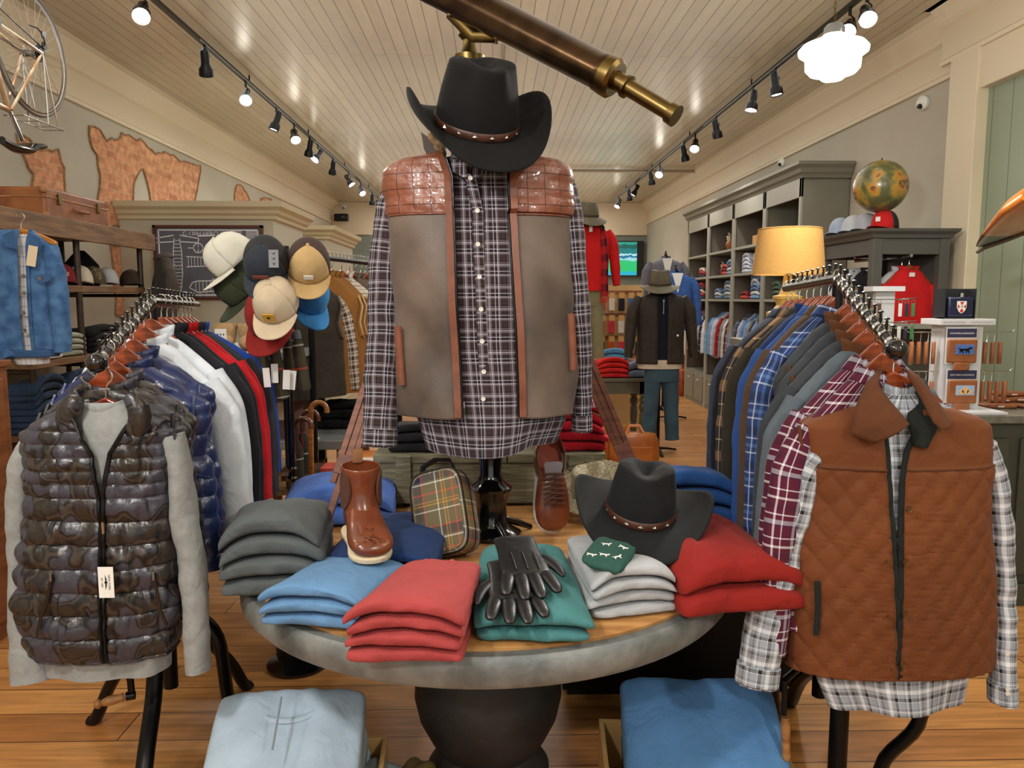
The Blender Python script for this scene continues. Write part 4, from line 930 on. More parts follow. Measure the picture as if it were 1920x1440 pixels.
# leather gloves, one over the other
m_glove = pm('black_leather', (14, 14, 16), .42, 0, 30, .3, None, 40, .5, .004, 0, .1)
def glove(label, c, rot, mir=1):
    t = thing('leather_glove', label, 'glove', c, rot=rot); t.scale = (1.24, 1.22, 1.1)
    pal = [(-.046, .10), (-.047, .03), (-.050, -.02), (-.048, -.055), (.048, -.055), (.050, -.01), (.046, .04), (.045, .10)]
    rings = []
    for y, w_, h_ in ((.11, .044, .006), (.105, .046, .009), (.06, .043, .010), (.02, .046, .012), (-.02, .050, .013), (-.05, .050, .012), (-.062, .046, .009)):
        rings.append([V((w_ * sg(math.sin(2 * PI * j / 24), .8), y, .012 + h_ * math.cos(2 * PI * j / 24))) for j in range(24)])
    MB().loft(rings, True, True, True).build('palm', m_glove, t, sub=1)
    for k, (x, L_, sp) in enumerate(((-.037, .060, -.18), (-.0125, .078, -.05), (.0125, .076, .06), (.037, .062, .2))):
        x *= mir; sp *= mir
        P = [V((x, -.045, .012)), V((x + sp * .015, -.045 - L_ * .4, .013)), V((x + sp * .05, -.045 - L_ * .8, .010)), V((x + sp * .065, -.045 - L_ * 1.05, .006)), V((x + sp * .07, -.045 - L_ * 1.16, .004))]
        MB().tube(P, [(.009, .0145), (.0095, .0145), (.009, .014), (.008, .012), (.003, .006)], 12, up=(0, 0, 1)).build('finger', m_glove, t, sub=1)
    P = [V((mir * .040, .02, .012)), V((mir * .062, -.01, .010)), V((mir * .072, -.045, .008)), V((mir * .073, -.062, .006))]
    MB().tube(P, [(.010, .016), (.010, .014), (.008, .011), (.003, .005)], 12, up=(0, 0, 1)).build('thumb', m_glove, t, sub=1)
    for x in (-.02, .003, .026):
        MB().tube([(x * mir, .02, .0255), (x * mir, -.02, .0265), (x * mir, -.05, .0245)], .0014, 6).build('stitched_ridge', m_glove, t)
    return t
g0 = at(985, 1120, 1.78); zt = TZ + .085
glove('black leather glove lying under its pair on the teal shirts', (g0.x - .03, 1.80, zt + .0), (math.radians(6), 0, math.radians(4)), -1)
glove('black leather glove on top of its pair on the teal shirts', (g0.x - .005, 1.875, zt + .034), (math.radians(9), 0, math.radians(8)), 1)
# green pouch with dogs
pg = thing('green_boxers', 'dark green folded boxer shorts printed with small white dogs', 'underwear', (.22, 1.93, TZ + .09))
c = at(1135, 1095, 1.93)
m = torso([(0.0, -.06, .06, 0, .075), (.006, -.07, .07, 0, .085), (.018, -.07, .07, 0, .085), (.024, -.06, .06, 0, .075)], 12, 40, lambda x, z, a, v: .006 * nz(x * 40, z * 30, a), pw=.5)
R_ = resample([(0.0, .062, 0, 0, 0), (.008, .074, 0, 0, 0), (.02, .074, 0, 0, 0), (.026, .06, 0, 0, 0)], 10); rings = []
for z, w_, *_ in R_: rings.append([V((w_ * .92 * sg(math.sin(2 * PI * j / 40), .4), w_ * 1.15 * sg(math.cos(2 * PI * j / 40), .4), z + .006 * nz(math.sin(2 * PI * j / 40) * 3, z * 30))) for j in range(40)])
pg.scale = (.82, .8, .9); pg.location = (c.x - .0, 1.88, TZ + .135); pg.rotation_euler = (math.radians(12), math.radians(8), math.radians(-28))
MB().loft(rings, True, True, True).build('cloth', fabric('bottle_green', (44, 82, 74)), pg)
for i, (x, y, r_) in enumerate(((-.02, .03, .3), (.03, .04, -.4), (-.005, -.03, .1), (.035, -.02, .8), (-.04, -.05, 0))):
    dg = MB(); dg.prism([(-.012, .004), (.008, .006), (.012, .011), (.016, .009), (.013, .003), (.008, 0), (.009, -.009), (.006, -.009), (.004, -.001), (-.007, -.001), (-.009, -.009), (-.012, -.009), (-.012, 0), (-.018, .006)], .001)
    dg.xf(Matrix.Translation((x, y, .0275)) @ Matrix.Rotation(r_, 4, 'Z') @ Matrix.Rotation(-PI / 2, 4, 'X')); dg.build('dog_print', WHITEP, pg, smooth=False)
# woven straw hat brim behind sneaker + khaki cap
m_straw = pm('woven_straw', (186, 176, 146), .85, 0, 120, .5, (120, 112, 88), 160, .8, .004)
sp_ = at(1112, 925, 2.75)
hat('straw_hat', 'pale woven straw hat lying behind the sneaker and the black hat', m_straw, (sp_.x, 2.74, TZ + .10), R=.15, crown_r=.08, crown_h=.09, curl=.03, dip=-.01, M=Matrix.Rotation(math.radians(24), 4, 'X') @ Matrix.Rotation(math.radians(-14), 4, 'Y'))
# ================================================================ CLOTHES RACKS (left and right of the table)
def rack(name, label, ball, top, far, hub, legs, legs_z=None):
    t = thing(name, label, 'clothes rack', (hub[0], hub[1], 0))
    B, T, Fr = V(ball), V(top), V(far)
    pts = [B, B.lerp(T, .5), T.lerp(B, .06), T + V((0, 0, .006)), T.lerp(Fr, .08), Fr]
    MB().tube([B, T], .0165, 16).tube([T, Fr], .0165, 16).lathe([(0, -.0165), (.0165, 0), (0, .0165)], 12, c=T).build('rail', STEEL if False else pm('gunmetal', (46, 46, 44), .18, .9), t, world=True)
    MB().lathe([(0, -.027), (.016, -.022), (.026, -.008), (.027, .006), (.018, .02), (0, .027)], 20, c=B).build('ball_end', BLKGLOSS, t, world=True)
    d = (T - B); n = int(d.length / .05)
    for i in range(n):
        p = B + d * ((i + .6) / n)
        MB().tube([p, p + V((0, 0, .042))], .0035, 8).lathe([(0, 0), (.007, .002), (.007, .005), (0, .008)], 10, c=p + V((0, 0, .042))).build('peg', BLACKM, t, world=True)
        q = d.normalized(); MB().tube([p - q * .008, p + q * .008], .0195, 16).build('peg_ring', CHROME, t, world=True)
    d = (Fr - T); n = int(d.length / .055)
    for i in range(n):
        p = T + d * ((i + .5) / n)
        MB().tube([p, p + V((0, 0, .042))], .0035, 8).lathe([(0, 0), (.007, .002), (.007, .005), (0, .008)], 10, c=p + V((0, 0, .042))).build('peg', BLACKM, t, world=True)
    H = V(hub)
    MB().tube([T + V((0, 0, -.01)), V((T.x, T.y, H.z)), ], .017, 12).build('upright', BLACKM, t, world=True)
    MB().tube([V((T.x, T.y, H.z)), V((T.x, T.y, H.z - .28))], .024, 14).build('screw_post', BLACKM, t, world=True)
    MB().lathe([(0, .03), (.05, .03), (.07, .015), (.07, -.03), (.045, -.05), (0, -.05)], 24, c=H).build('hub', BLACKM, t, world=True)
    for lx, ly, bend in legs:
        o = V((lx - H.x, ly - H.y, 0)); L_ = o.length; o.normalize()
        P = [H + o * .03, H + o * (.06 + bend * .4) + V((0, 0, -.005)), H + o * (.09 + bend) + V((0, 0, -.07)), H + o * (.10 + bend) + V((0, 0, -.20)), H + o * (L_ * .8) + V((0, 0, -(H.z) * .65)), V((lx, ly, .02)), V((lx, ly, .0)) + o * .03]
        Q = []
        A = np.array([tuple(p) for p in P]); tt = np.linspace(0, 1, len(P)); qq = np.linspace(0, 1, 24); R_ = np.stack([np.interp(qq, tt, A[:, k]) for k in range(3)], 1)
        for _ in range(4): R_[1:-1] = (R_[:-2] + 2 * R_[1:-1] + R_[2:]) / 4
        R_[:, 2] = np.maximum(R_[:, 2], .012)
        MB().tube([V(p) for p in R_], [(.020, .026)] * 24, 12).build('leg', BLACKM, t, world=True)
    return t
HW2 = wood('hanger_wood_dark', (118, 40, 20), (88, 26, 12), .22, (1, 1, 8), 8, .6)
# ---- left rack
LB = at(181, 680, 1.98); LT = at(284, 566, 2.55); LF = at(368, 572, 3.25)
hubL = at(325, 1245, 2.40)
rk = rack('clothes_rack', 'black industrial rack on bent legs with a wooden crank handle, left of the table', LB, LT, LF, (LT.x, LT.y, .50), [(at(262, 1440, 2.15).x, 2.13, .09), (at(420, 1400, 2.45).x + .05, 2.50, .10), (LT.x + .12, LT.y + .38, .08), (LT.x - .34, LT.y + .15, .08)])
c0 = at(237, 1250, 2.2); c1 = at(247, 1303, 2.2); c2 = at(176, 1322, 2.16)
MB().tube([V((LT.x, LT.y, c0.z)), c0], .012, 8).tube([c0, (c0 + c1) / 2 + V((.004, 0, 0)), c1], [(.008, .011)] * 3, 8).tube([c1 + V((.01, 0, 0)), c1.lerp(c2, .15)], .013, 10).build('crank_arm', BLACKM, rk, world=True)
dd = c2 - c1
MB().tube([c1.lerp(c2, q) for q in (.2, .25, .3, .45, .6, .75, .8, .85, .9, 1)], [.011, .013, .011, .014, .0145, .011, .008, .013, .014, .009], 14).build('crank_handle', wood('crank_wood', (176, 126, 74), (140, 92, 48), .35), rk, world=True)
m_camo = camo('camo_nylon', [(15, 17, 20), (44, 38, 33), (21, 25, 30), (62, 52, 45), (16, 17, 19), (56, 55, 64)], 11, .30)
m_hgrey = fabric('heather_jersey', (142, 144, 142), ns=60, na=.12)
m_navyn = pm('navy_nylon', (30, 42, 84), .28, 0, 8, .2, None, 70, .4, .004)
m_whitek = fabric('white_jersey', (208, 214, 222), bs=200, bst=.2)
m_blackj = fabric('black_softshell', (30, 30, 36)); m_redj = fabric('red_softshell', (196, 24, 34)); m_darkj = fabric('dark_grey_softshell', (48, 50, 58)); m_royalj = fabric('royal_softshell', (36, 72, 160))
def lerpL(s):  # s metres from the ball along the left rail
    d1 = (LT - LB).length
    return LB.lerp(LT, s / d1) if s < d1 else LT + (LF - LT) * min(1, (s - d1) / (LF - LT).length)
rows = [(.10, 'camo', 'camouflage quilted vest directly behind the front camouflage vest on the left rack', 'vest'), (.16, 'camo', 'camouflage quilted vest, third from the front on the left rack', 'vest'),
        (.27, 'navyv', 'navy quilted puffer vest, nearer of the two on the left rack', 'vest'), (.36, 'navyv', 'navy quilted puffer vest, farther of the two on the left rack', 'vest'),
        (.49, 'white', 'white long-sleeved pullover, nearer of the two on the left rack', 'pullover'), (.58, 'white', 'white long-sleeved pullover, farther of the two on the left rack', 'pullover'),
        (.72, 'black', 'black zip jacket behind the white pullovers on the left rack', 'jacket'), (.80, 'black', 'black jacket just in front of the red jackets on the left rack', 'jacket'),
        (.89, 'red', 'bright red jacket, nearer of the two on the left rack', 'jacket'), (.97, 'red', 'bright red jacket, farther of the two on the left rack', 'jacket'),
        (1.05, 'dark', 'dark grey jacket behind the red jackets on the left rack', 'jacket'), (1.12, 'dark', 'dark grey jacket near the back end of the left rack', 'jacket'),
        (1.19, 'royal', 'royal blue jacket at the back end of the left rack', 'jacket')]
for i, (s_, kd, lab, cat) in enumerate(rows):
    p = lerpL(s_); p = p + V((0, 0, .018)); rz = math.radians(-4)
    t = thing({'vest': 'quilted_vest', 'pullover': 'pullover', 'jacket': 'jacket'}[cat], lab, cat, p + V((0, 0, -.015)), rz)
    if kd == 'camo': hung(t, m_camo, .42, .72, .055, False, BLACKM, quilt_puffer(.048, .010, i), seed=i, tip=.20, nv=90, nu=60)
    if kd == 'navyv': hung(t, m_navyn, .47, .70, .055, False, m_navyn, quilt_puffer(.06, .010, i), seed=i, tip=.215, nv=80, nu=60)
    if kd == 'white': hung(t, m_whitek, .48, .72, .05, True, seed=i, tip=.25, sl_len=.53, collar='stand')
    if kd == 'black': hung(t, m_blackj, .50, .74, .05, True, seed=i, tip=.25, sl_len=.50)
    if kd == 'red': hung(t, m_redj, .52, .74, .05, True, seed=i, tip=.25, sl_len=.50)
    if kd == 'dark': hung(t, m_darkj, .54, .74, .05, True, seed=i, tip=.25, sl_len=.50)
    if kd == 'royal': hung(t, m_royalj, .54, .74, .05, True, seed=i, tip=.23, sl_len=.45)
    hanger(p + V((0, 0, -.002)), rz, 'polished reddish wooden hanger in the row on the left rack', 'wooden hangers on the left rack', w=.36, drop=.20)
# ---- hero left: camo puffer vest over grey sweater
YL = 2.02
hp = at(196, 700, YL)
hanger((hp.x, YL, hp.z + .0), math.radians(0), 'dark red wooden hanger at the front end of the left rack', mat=HW2, w=.25, drop=.06)
sw = thing('grey_sweater', 'heather grey long-sleeved sweater under the front camouflage vest', 'sweater', (hp.x, YL, 1.0))
torso([lv(752, 160, 236, YL, .04), lv(768, 140, 256, YL, .055), lv(800, 80, 320, YL, .07), lv(900, 62, 322, YL, .08), lv(1100, 64, 326, YL, .07), lv(1215, 84, 314, YL, .068), lv(1252, 88, 312, YL, .072)], 60, 60, folds(.008, 6, 2, 2)).build('sweater_body', m_hgrey, sw, world=True)
c = at(197, 768, YL); ring_band((c.x, YL - .005, c.z + .0), .052, .045, .026, .04, 0, 2 * PI, 36, 4, front_drop=.012).build('neckband', m_hgrey, sw, world=True, solid=.004)
sleeve_px([(72, 815, YL, .03, .04), (46, 870, YL, .036, .05), (42, 960, YL, .034, .05), (44, 1060, YL, .032, .045), (50, 1170, YL - .02, .045, .045), (58, 1278, YL - .05, .048, .04)], sw, m_hgrey, seed=5)
sleeve_px([(322, 815, YL, .03, .04), (338, 880, YL, .030, .05), (346, 970, YL, .034, .05), (362, 1060, YL, .034, .045), (368, 1160, YL - .02, .032, .045), (372, 1258, YL - .04, .030, .04)], sw, m_hgrey, seed=6)
cv = thing('quilted_vest', 'shiny camouflage puffer vest with open collar and white tag, front of the left rack', 'vest', (hp.x, YL, 1.0))
vl = [lv(762, 128, 262, YL, .06), lv(772, 112, 280, YL, .075), lv(790, 78, 308, YL, .085), lv(806, 60, 326, YL, .085), (0, 0, 0, 0, 0), lv(880, 64, 322, YL, .09), lv(960, 62, 316, YL, .09), lv(1030, 48, 326, YL, .095), lv(1120, 40, 336, YL, .098), lv(1180, 50, 336, YL, .098), lv(1216, 68, 332, YL, .09)]
vl = [q for q in vl if q[0]]
oL = [(756, 122), (790, 140), (850, 172), (920, 186), (990, 191), (1230, 196)]; oR = [(756, 262), (790, 238), (850, 206), (920, 196), (990, 196.5), (1230, 202)]
ol2, or2 = zx(oL, 1.93), zx(oR, 1.93)
zc1 = at(190, 935, 1.93).z
def pd(x, z, a, v):
    p_ = .034 if z > zc1 else .062
    k = (z - zc1) / p_ + .10 * nz(x * 5, z * 3, 3); s = abs(math.sin(PI * k)) ** .55
    am = .006 if z > zc1 else .011
    return am * s + .012 * nz(x * 30, z * 14, 3) * (1 - .2 * s) + .009 * nz(x * 75, z * 18, 8) + .02 * nz(x * 4, z * 3, 9)
full = torso(vl, 240, 150, pd, lambda z: (float(np.interp(z, [p[0] for p in ol2], [p[1] for p in ol2])), float(np.interp(z, [p[0] for p in or2], [p[1] for p in or2]))), smooth=2)
full.build('vest_body', m_camo, cv, world=True, solid=.006)
for k in (0, 150):
    ed = [V(full.v[i * 151 + k]) for i in range(0, 240, 4)]
    MB().tube([p + V((0, -.004, 0)) for p in ed], [(.004, .005)] * len(ed), 6).build('zip', BLACKM, cv, world=True)
for pts in ([(150, 742), (128, 765), (126, 800), (148, 836)], [(238, 735), (262, 762), (266, 800), (236, 828)]):
    P = [at(x, y, 1.95) for x, y in pts]
    m = MB().tube(P, [(.022, .020), (.030, .032), (.026, .034), (.012, .020)], 16, up=(0, 1, 0)); m.v = [(x + .005 * nz(x * 40, z * 40), y, z + .006 * nz(x * 30, z * 50, 4)) for x, y, z in m.v]
    m.build('collar_flap', m_camo, cv, world=True, sub=1)
c = at(197, 765, YL); ring_band((c.x, YL + .01, c.z), .075, .055, .05, .06, 1.25, 2 * PI - 1.25, 30, 6, wr=.004).build('collar', m_camo, cv, world=True, solid=.012)
for xs in ((62, 806, 56, 860, 60, 930, 50, 980), (328, 806, 324, 860, 318, 930, 328, 985)):
    MB().tube([at(xs[i], xs[i + 1], 1.99) for i in range(0, 8, 2)], .005, 6).build('armhole_trim', m_camo, cv, world=True)
for pts in ([(97, 1078), (90, 1120), (76, 1160), (70, 1196)], [(289, 1076), (294, 1110), (300, 1145), (312, 1172)]):
    P = [at(x, y, 1.905) for x, y in pts]
    z_ = MB().tube(P, [(.0035, .005)] * 4, 8).build('pocket_zip', BLKGLOSS, cv, world=True); p = P[0]; MB().box(p + V((0, -.006, -.004)), (.006, .003, .022)).build('zip_pull', STEEL, z_, world=True, smooth=False, bevel=.001)
p = at(193, 990, 1.90); MB().box(p, (.006, .004, .03)).build('zip_pull', CHROME, cv, world=True, smooth=False, bevel=.001)
tg = thing('hang_tag', 'white card hang tag with a winged emblem on the front camouflage vest', 'tag', tuple(at(199, 1092, 1.89)))
MB().box((0, 0, 0), (.038, .0012, .080)).build('card', WHITEP, tg, smooth=False); MB().tube([(0.004, 0, .036), (.006, .004, .05), (0, .008, .07)], .0006, 4).build('string', BLACKM, tg)
INK = pm('black_ink', (24, 24, 26), .7)
text('NEW YORK', .0075, INK, tg, Matrix.Translation((.008, -.0009, 0)) @ FRONT @ Matrix.Rotation(-PI / 2, 4, 'Z'), .0002)
text('EST. 1969', .006, INK, tg, Matrix.Translation((-.010, -.0009, 0)) @ FRONT @ Matrix.Rotation(-PI / 2, 4, 'Z'), .0002)
em = MB(); em.lathe([(0, 0), (.004, 0), (.004, .0004), (0, .0004)], 10).xf(Matrix.Translation((0, -.0008, 0)) @ Matrix.Rotation(PI / 2, 4, 'X'))
for s in (-1, 1):
    for k in range(4): em.prism([(-.002 + .001 * k, s * .004), (-.002 + .001 * k, s * (.020 - .003 * k)), (-.0012 + .001 * k, s * (.018 - .003 * k)), (-.0012 + .001 * k, s * .004)], .0004, Matrix.Translation((0, -.0008, 0)))
em.build('winged_emblem', INK, tg, smooth=False)

# ---- right rack
RB = at(1681, 655, 1.86); RT = at(1572, 522, 2.40); RF = at(1474, 540, 3.0)
rk2 = rack('clothes_rack', 'black industrial rack on bent legs with a sloping arm, right of the table', RB, RT, RF, (RT.x - .02, RT.y - .18, .52), [(at(1555, 1440, 2.1).x, 2.05, .06), (at(1665, 1440, 2.1).x, 2.12, .14), (at(1495, 1440, 2.2).x - .06, 2.32, .10), (RT.x + .05, 2.75, .1)])
c0 = at(1471, 1275, 2.05); c2 = at(1474, 1425, 2.02)
MB().tube([at(1500, 1250, 2.1), c0], .010, 8).tube([c0, at(1470, 1340, 2.04)], .008, 8).build('crank_arm', BLACKM, rk2, world=True)
MB().tube([at(1472, 1345, 2.03).lerp(c2, q) for q in (0, .1, .3, .5, .8, .9, 1)], [.010, .013, .014, .012, .012, .013, .009], 14).build('crank_handle', wood('crank_wood', (176, 126, 74), (140, 92, 48)), rk2, world=True)
def lerpR(s):
    d1 = (RT - RB).length
    return RB.lerp(RT, s / d1) if s < d1 else RT + (RF - RT) * min(1, (s - d1) / (RF - RT).length)
m_burg = tartan('plaid_burgundy', (84, 26, 48), [(.03, .30, (176, 176, 190)), (.12, .15, (40, 30, 66)), (.38, .41, (228, 222, 228)), (.55, .60, (228, 222, 228)), (.70, .82, (66, 24, 46)), (.9, .93, (228, 222, 228))], .12)
m_quiltd = fabric('charcoal_quilt', (58, 62, 68)); m_btrim = fabric('brown_cord_trim', (92, 56, 32)); m_bluep = tartan('plaid_blue', (44, 66, 118), [(.03, .08, (196, 206, 224)), (.3, .55, (28, 36, 60)), (.62, .66, (196, 206, 224)), (.8, .9, (90, 120, 170))], .10)
m_bluej = fabric('bright_blue_cloth', (46, 80, 146)); m_brownj = fabric('brown_wool', (84, 66, 52)); m_flan = tartan('plaid_tan', (52, 44, 44), [(.05, .35, (150, 116, 80)), (.45, .6, (28, 34, 56)), (.7, .74, (190, 170, 140))], .12); m_olive = fabric('dark_olive', (52, 48, 38)); m_navyq = fabric('navy_quilt', (32, 52, 100)); m_gquilt = fabric('blue_grey_quilt', (92, 102, 112))
rr_ = [(.10, 'burg', 'burgundy and white plaid shirt directly behind the brown quilted vest', 'shirt', m_burg, 1), (.17, 'burg', 'burgundy and white plaid shirt, second behind the brown quilted vest', 'shirt', m_burg, 1),
       (.26, 'q', 'charcoal quilted jacket just behind the burgundy plaid shirts', 'jacket', m_gquilt, 1), (.33, 'q', 'blue-grey quilted jacket with dark collar, second of the quilted ones', 'jacket', m_quiltd, 1), (.41, 'v', 'charcoal quilted vest with brown corduroy armholes, nearest of its kind', 'vest', m_quiltd, 0), (.48, 'v', 'charcoal quilted vest with brown corduroy armholes, farther one', 'vest', m_quiltd, 0),
       (.58, 's', 'blue and navy plaid shirt in the middle of the right rack', 'shirt', m_bluep, 1), (.67, 's', 'dark brown wool jacket in the middle of the right rack', 'jacket', m_brownj, 1), (.75, 's', 'bright blue jacket toward the back of the right rack', 'jacket', m_bluej, 1),
       (.83, 'v2', 'navy quilted vest with brown armhole trim on the right rack', 'vest', m_navyq, 0), (.91, 's', 'dark olive jacket toward the back of the right rack', 'jacket', m_olive, 1), (1.0, 's', 'brown tan and navy plaid flannel jacket on the right rack', 'jacket', m_flan, 1), (1.08, 's', 'dark charcoal jacket near the back end of the right rack', 'jacket', m_blackj, 1), (1.15, 's', 'slate blue jacket at the back end of the right rack', 'jacket', fabric('slate_blue_cloth', (58, 68, 88)), 1)]
for i, (s_, kd, lab, cat, mt, sl) in enumerate(rr_):
    p = lerpR(s_); rz = math.radians(10 + 14 * min(1, s_ / .6))
    p = p + V((0, 0, .018))
    t = thing({'vest': 'quilted_vest', 'shirt': 'plaid_shirt', 'jacket': 'jacket'}[cat], lab, cat, p + V((0, 0, -.015)), rz)
    dsp = {'q': quilt_diamond(.07, .005, i), 'v': quilt_diamond(.07, .005, i), 'v2': quilt_diamond(.09, .006, i)}.get(kd)
    hung(t, mt, (.50 if sl else .48) + .09 * s_, .76 if sl else .72, .045, bool(sl), m_btrim if not sl else None, dsp, seed=40 + i, tip=.26, sl_len=.56, collar='shirt' if kd in ('burg', 's') else 'stand', cmat=(m_btrim if kd in ('q', 'v') else None), nv=60, nu=48)
    hanger(p + V((0, 0, -.002)), rz, 'polished reddish wooden hanger in the row on the right rack', 'wooden hangers on the right rack', w=.36, drop=.21)
# ---- hero right: brown quilted vest over plaid shirt
YR = 1.92
hp = at(1676, 672, YR)
hanger((hp.x, YR, hp.z + .03), 0, 'reddish wooden hanger at the front end of the right rack', w=.26, drop=.07)
m_plaid2 = tartan('plaid_grey_white', (150, 158, 168), [(.04, .30, (34, 30, 28)), (.15, .17, (226, 228, 232)), (.38, .40, (60, 50, 48)), (.46, .485, (232, 234, 238)), (.56, .66, (90, 86, 84)), (.70, .72, (110, 70, 60)), (.80, .92, (232, 236, 240))], .085)
ps = thing('plaid_shirt', 'white grey and brown plaid shirt under the brown quilted vest on the right rack', 'shirt', (hp.x, YR, 1.0))
mb = torso([lv(735, 1645, 1712, YR, .045), lv(752, 1600, 1750, YR, .06), lv(790, 1520, 1835, YR, .07), lv(900, 1512, 1842, YR, .085), lv(1100, 1500, 1835, YR, .09), lv(1250, 1520, 1800, YR, .09), lv(1306, 1545, 1785, YR, .092)], 60, 70, hemd)
mb.build('shirt_body', m_plaid2, ps, world=True)
c = at(1678, 740, YR); ring_band((c.x, YR, c.z + .002), .05, .045, .035, .05, 0, 2 * PI, 30, 4, front_drop=.015).build('collar', m_plaid2, ps, world=True, solid=.003)
MB().box(at(1683, 748, 1.955), (.034, .002, .02)).build('neck_label', WHITEP, ps, world=True, smooth=False)
sleeve_px([(1535, 830, YR, .035, .05), (1505, 880, YR, .045, .06), (1478, 980, YR, .05, .06), (1452, 1090, YR - .02, .05, .055), (1430, 1190, YR - .03, .05, .05), (1418, 1285, YR - .05, .052, .045)], ps, m_plaid2, seed=9, cuff=m_plaid2)
sleeve_px([(1838, 830, YR, .03, .05), (1858, 900, YR, .034, .055), (1868, 1000, YR, .034, .055), (1874, 1100, YR, .032, .05), (1878, 1200, YR - .02, .031, .045), (1880, 1318, YR - .04, .030, .04)], ps, m_plaid2, seed=10, cuff=m_plaid2)
for y in (1225, 1292, 1300): MB().lathe([(0, 0), (.006, 0), (.006, .002), (0, .002)], 12).xf(Matrix.Translation(at(1889, y, YR - .085)) @ Matrix.Rotation(PI / 2, 4, 'X')).build('cuff_button', BTN, ps, world=True)
m_bq = fabric('brown_waxed', (112, 62, 30), ns=4, na=.22, rough=.75, bs=200, bst=.15); m_bq2 = fabric('brown_collar', (92, 54, 32)); m_cordk = fabric('dark_green_cord', (30, 34, 32))
bv = thing('quilted_vest', 'brown diamond-quilted vest with corduroy-lined collar, front of the right rack', 'vest', (hp.x, YR, 1.0))
vl = [lv(757, 1600, 1752, YR, .065), lv(764, 1576, 1778, YR, .08), lv(780, 1525, 1826, YR, .09), lv(795, 1496, 1848, YR, .09), lv(840, 1500, 1850, YR, .10), lv(930, 1508, 1840, YR, .105), lv(985, 1490, 1842, YR, .11), lv(1060, 1478, 1850, YR, .113), lv(1150, 1476, 1852, YR, .115), lv(1238, 1474, 1850, YR, .108)]
oL = [(750, 1640), (800, 1664), (860, 1666), (1000, 1670), (1150, 1676), (1275, 1684)]; oR = [(750, 1752), (800, 1740), (850, 1712), (900, 1700), (1000, 1694), (1150, 1690), (1275, 1686)]
ol3, or3 = zx(oL, 1.81), zx(oR, 1.81); zyk = at(1680, 884, 1.81).z
def bd_(x, z, a, v):
    if z > zyk: return .003 + folds(.006, 5, 3, 4)(x, z, a, v) + .004 * math.exp(-((z - zyk) / .004) ** 2)
    q = abs(math.sin(PI * (x + z * .75) / .062)) * abs(math.sin(PI * (x - z * .75) / .062)); return .009 * q ** .32 + .004 * nz(x * 7, z * 4, 2) - .003 * math.exp(-((z - zyk) / .005) ** 2)
full = torso(vl, 230, 160, bd_, lambda z: (float(np.interp(z, [p[0] for p in ol3], [p[1] for p in ol3])), float(np.interp(z, [p[0] for p in or3], [p[1] for p in or3]))))
full.build('vest_body', m_bq, bv, world=True, solid=.006)
for k in (0, 160):
    ed = [V(full.v[i * 161 + k]) for i in range(0, 230, 4)]
    s = 1 if k == 0 else -1
    MB().tube([p + V((-s * .004, .006, 0)) for p in ed], [(.005, .010)] * len(ed), 6, up=(0, 1, 0)).build('front_facing', m_cordk, bv, world=True)
# collar: two turned-down leaves
def leaf(pts, Ys, mat, name, th=.007):
    P = [at(x, y, Y) for (x, y), Y in zip(pts, Ys)]; n = len(P) // 2; rings = []
    for i in range(n):
        a, b_ = P[i], P[-1 - i]; rings.append([a.lerp(b_, q) + V((0, -.014 * math.sin(PI * q), 0)) for q in np.linspace(0, 1, 9)])
    M_ = []; 
    A = np.array([[tuple(p) for p in r] for r in rings]); q = np.linspace(0, n - 1, 24); out = []
    for qq in q:
        i = min(int(qq), n - 2); f = qq - i; out.append([V(A[i][j] * (1 - f) + A[i + 1][j] * f) for j in range(9)])
    return MB().loft(out, False).build(name, mat, bv, world=True, solid=th)
leaf([(1650, 690), (1625, 715), (1600, 770), (1594, 815), (1640, 832), (1706, 795), (1690, 775), (1668, 750), (1648, 722), (1650, 694)], [1.90, 1.86, 1.83, 1.81, 1.795, 1.79, 1.79, 1.81, 1.84, 1.90], m_bq2, 'collar_leaf')
leaf([(1698, 690), (1720, 702), (1752, 740), (1786, 794), (1764, 806), (1748, 790), (1725, 745), (1700, 705)], [1.90, 1.88, 1.85, 1.80, 1.79, 1.80, 1.84, 1.88], m_bq2, 'collar_leaf')
leaf([(1712, 712), (1745, 760), (1762, 796), (1740, 840), (1712, 836), (1700, 790), (1704, 750), (1700, 722)], [1.91, 1.87, 1.83, 1.81, 1.82, 1.84, 1.88, 1.91], m_cordk, 'collar_lining')
c = at(1676, 748, YR); ring_band((c.x, YR + .01, c.z), .075, .05, .05, .03, 1.5, 2 * PI - 1.5, 30, 6).build('collar_stand', m_bq2, bv, world=True, solid=.008)
for x, y in ((1704, 955), (1699, 1054), (1698, 1152), (1694, 1247)): MB().lathe([(0, 0), (.0085, 0), (.0075, .003), (.004, .002), (0, .003)], 18).xf(Matrix.Translation(at(x, y, 1.788)) @ Matrix.Rotation(PI / 2, 4, 'X')).build('snap', pm('bronze_snap', (122, 92, 62), .35, .9), bv, world=True)
for x, y in ((1663, 1054), (1666, 1156), (1672, 1256), (1680, 800), (1765, 808)): MB().lathe([(0, 0), (.0045, 0), (.004, .003), (0, .003)], 14).xf(Matrix.Translation(at(x, y, 1.785 if y < 900 else 1.789)) @ Matrix.Rotation(PI / 2, 4, 'X')).build('snap_stud', pm('bronze_snap', (122, 92, 62)), bv, world=True)
MB().tube([at(1532, 1090, 1.832), at(1534, 1140, 1.826), at(1530, 1190, 1.83)], [(.004, .008)] * 3, 8, up=(0, 1, 0)).build('pocket_welt', m_cordk, bv, world=True)
for xs in ((1498, 798, 1505, 850, 1514, 920, 1505, 970, 1484, 992), (1848, 798, 1852, 850, 1842, 920, 1840, 985)):
    MB().tube([at(xs[i], xs[i + 1], 1.88) for i in range(0, len(xs), 2)], .005, 8).build('armhole_trim', m_bq2, bv, world=True)
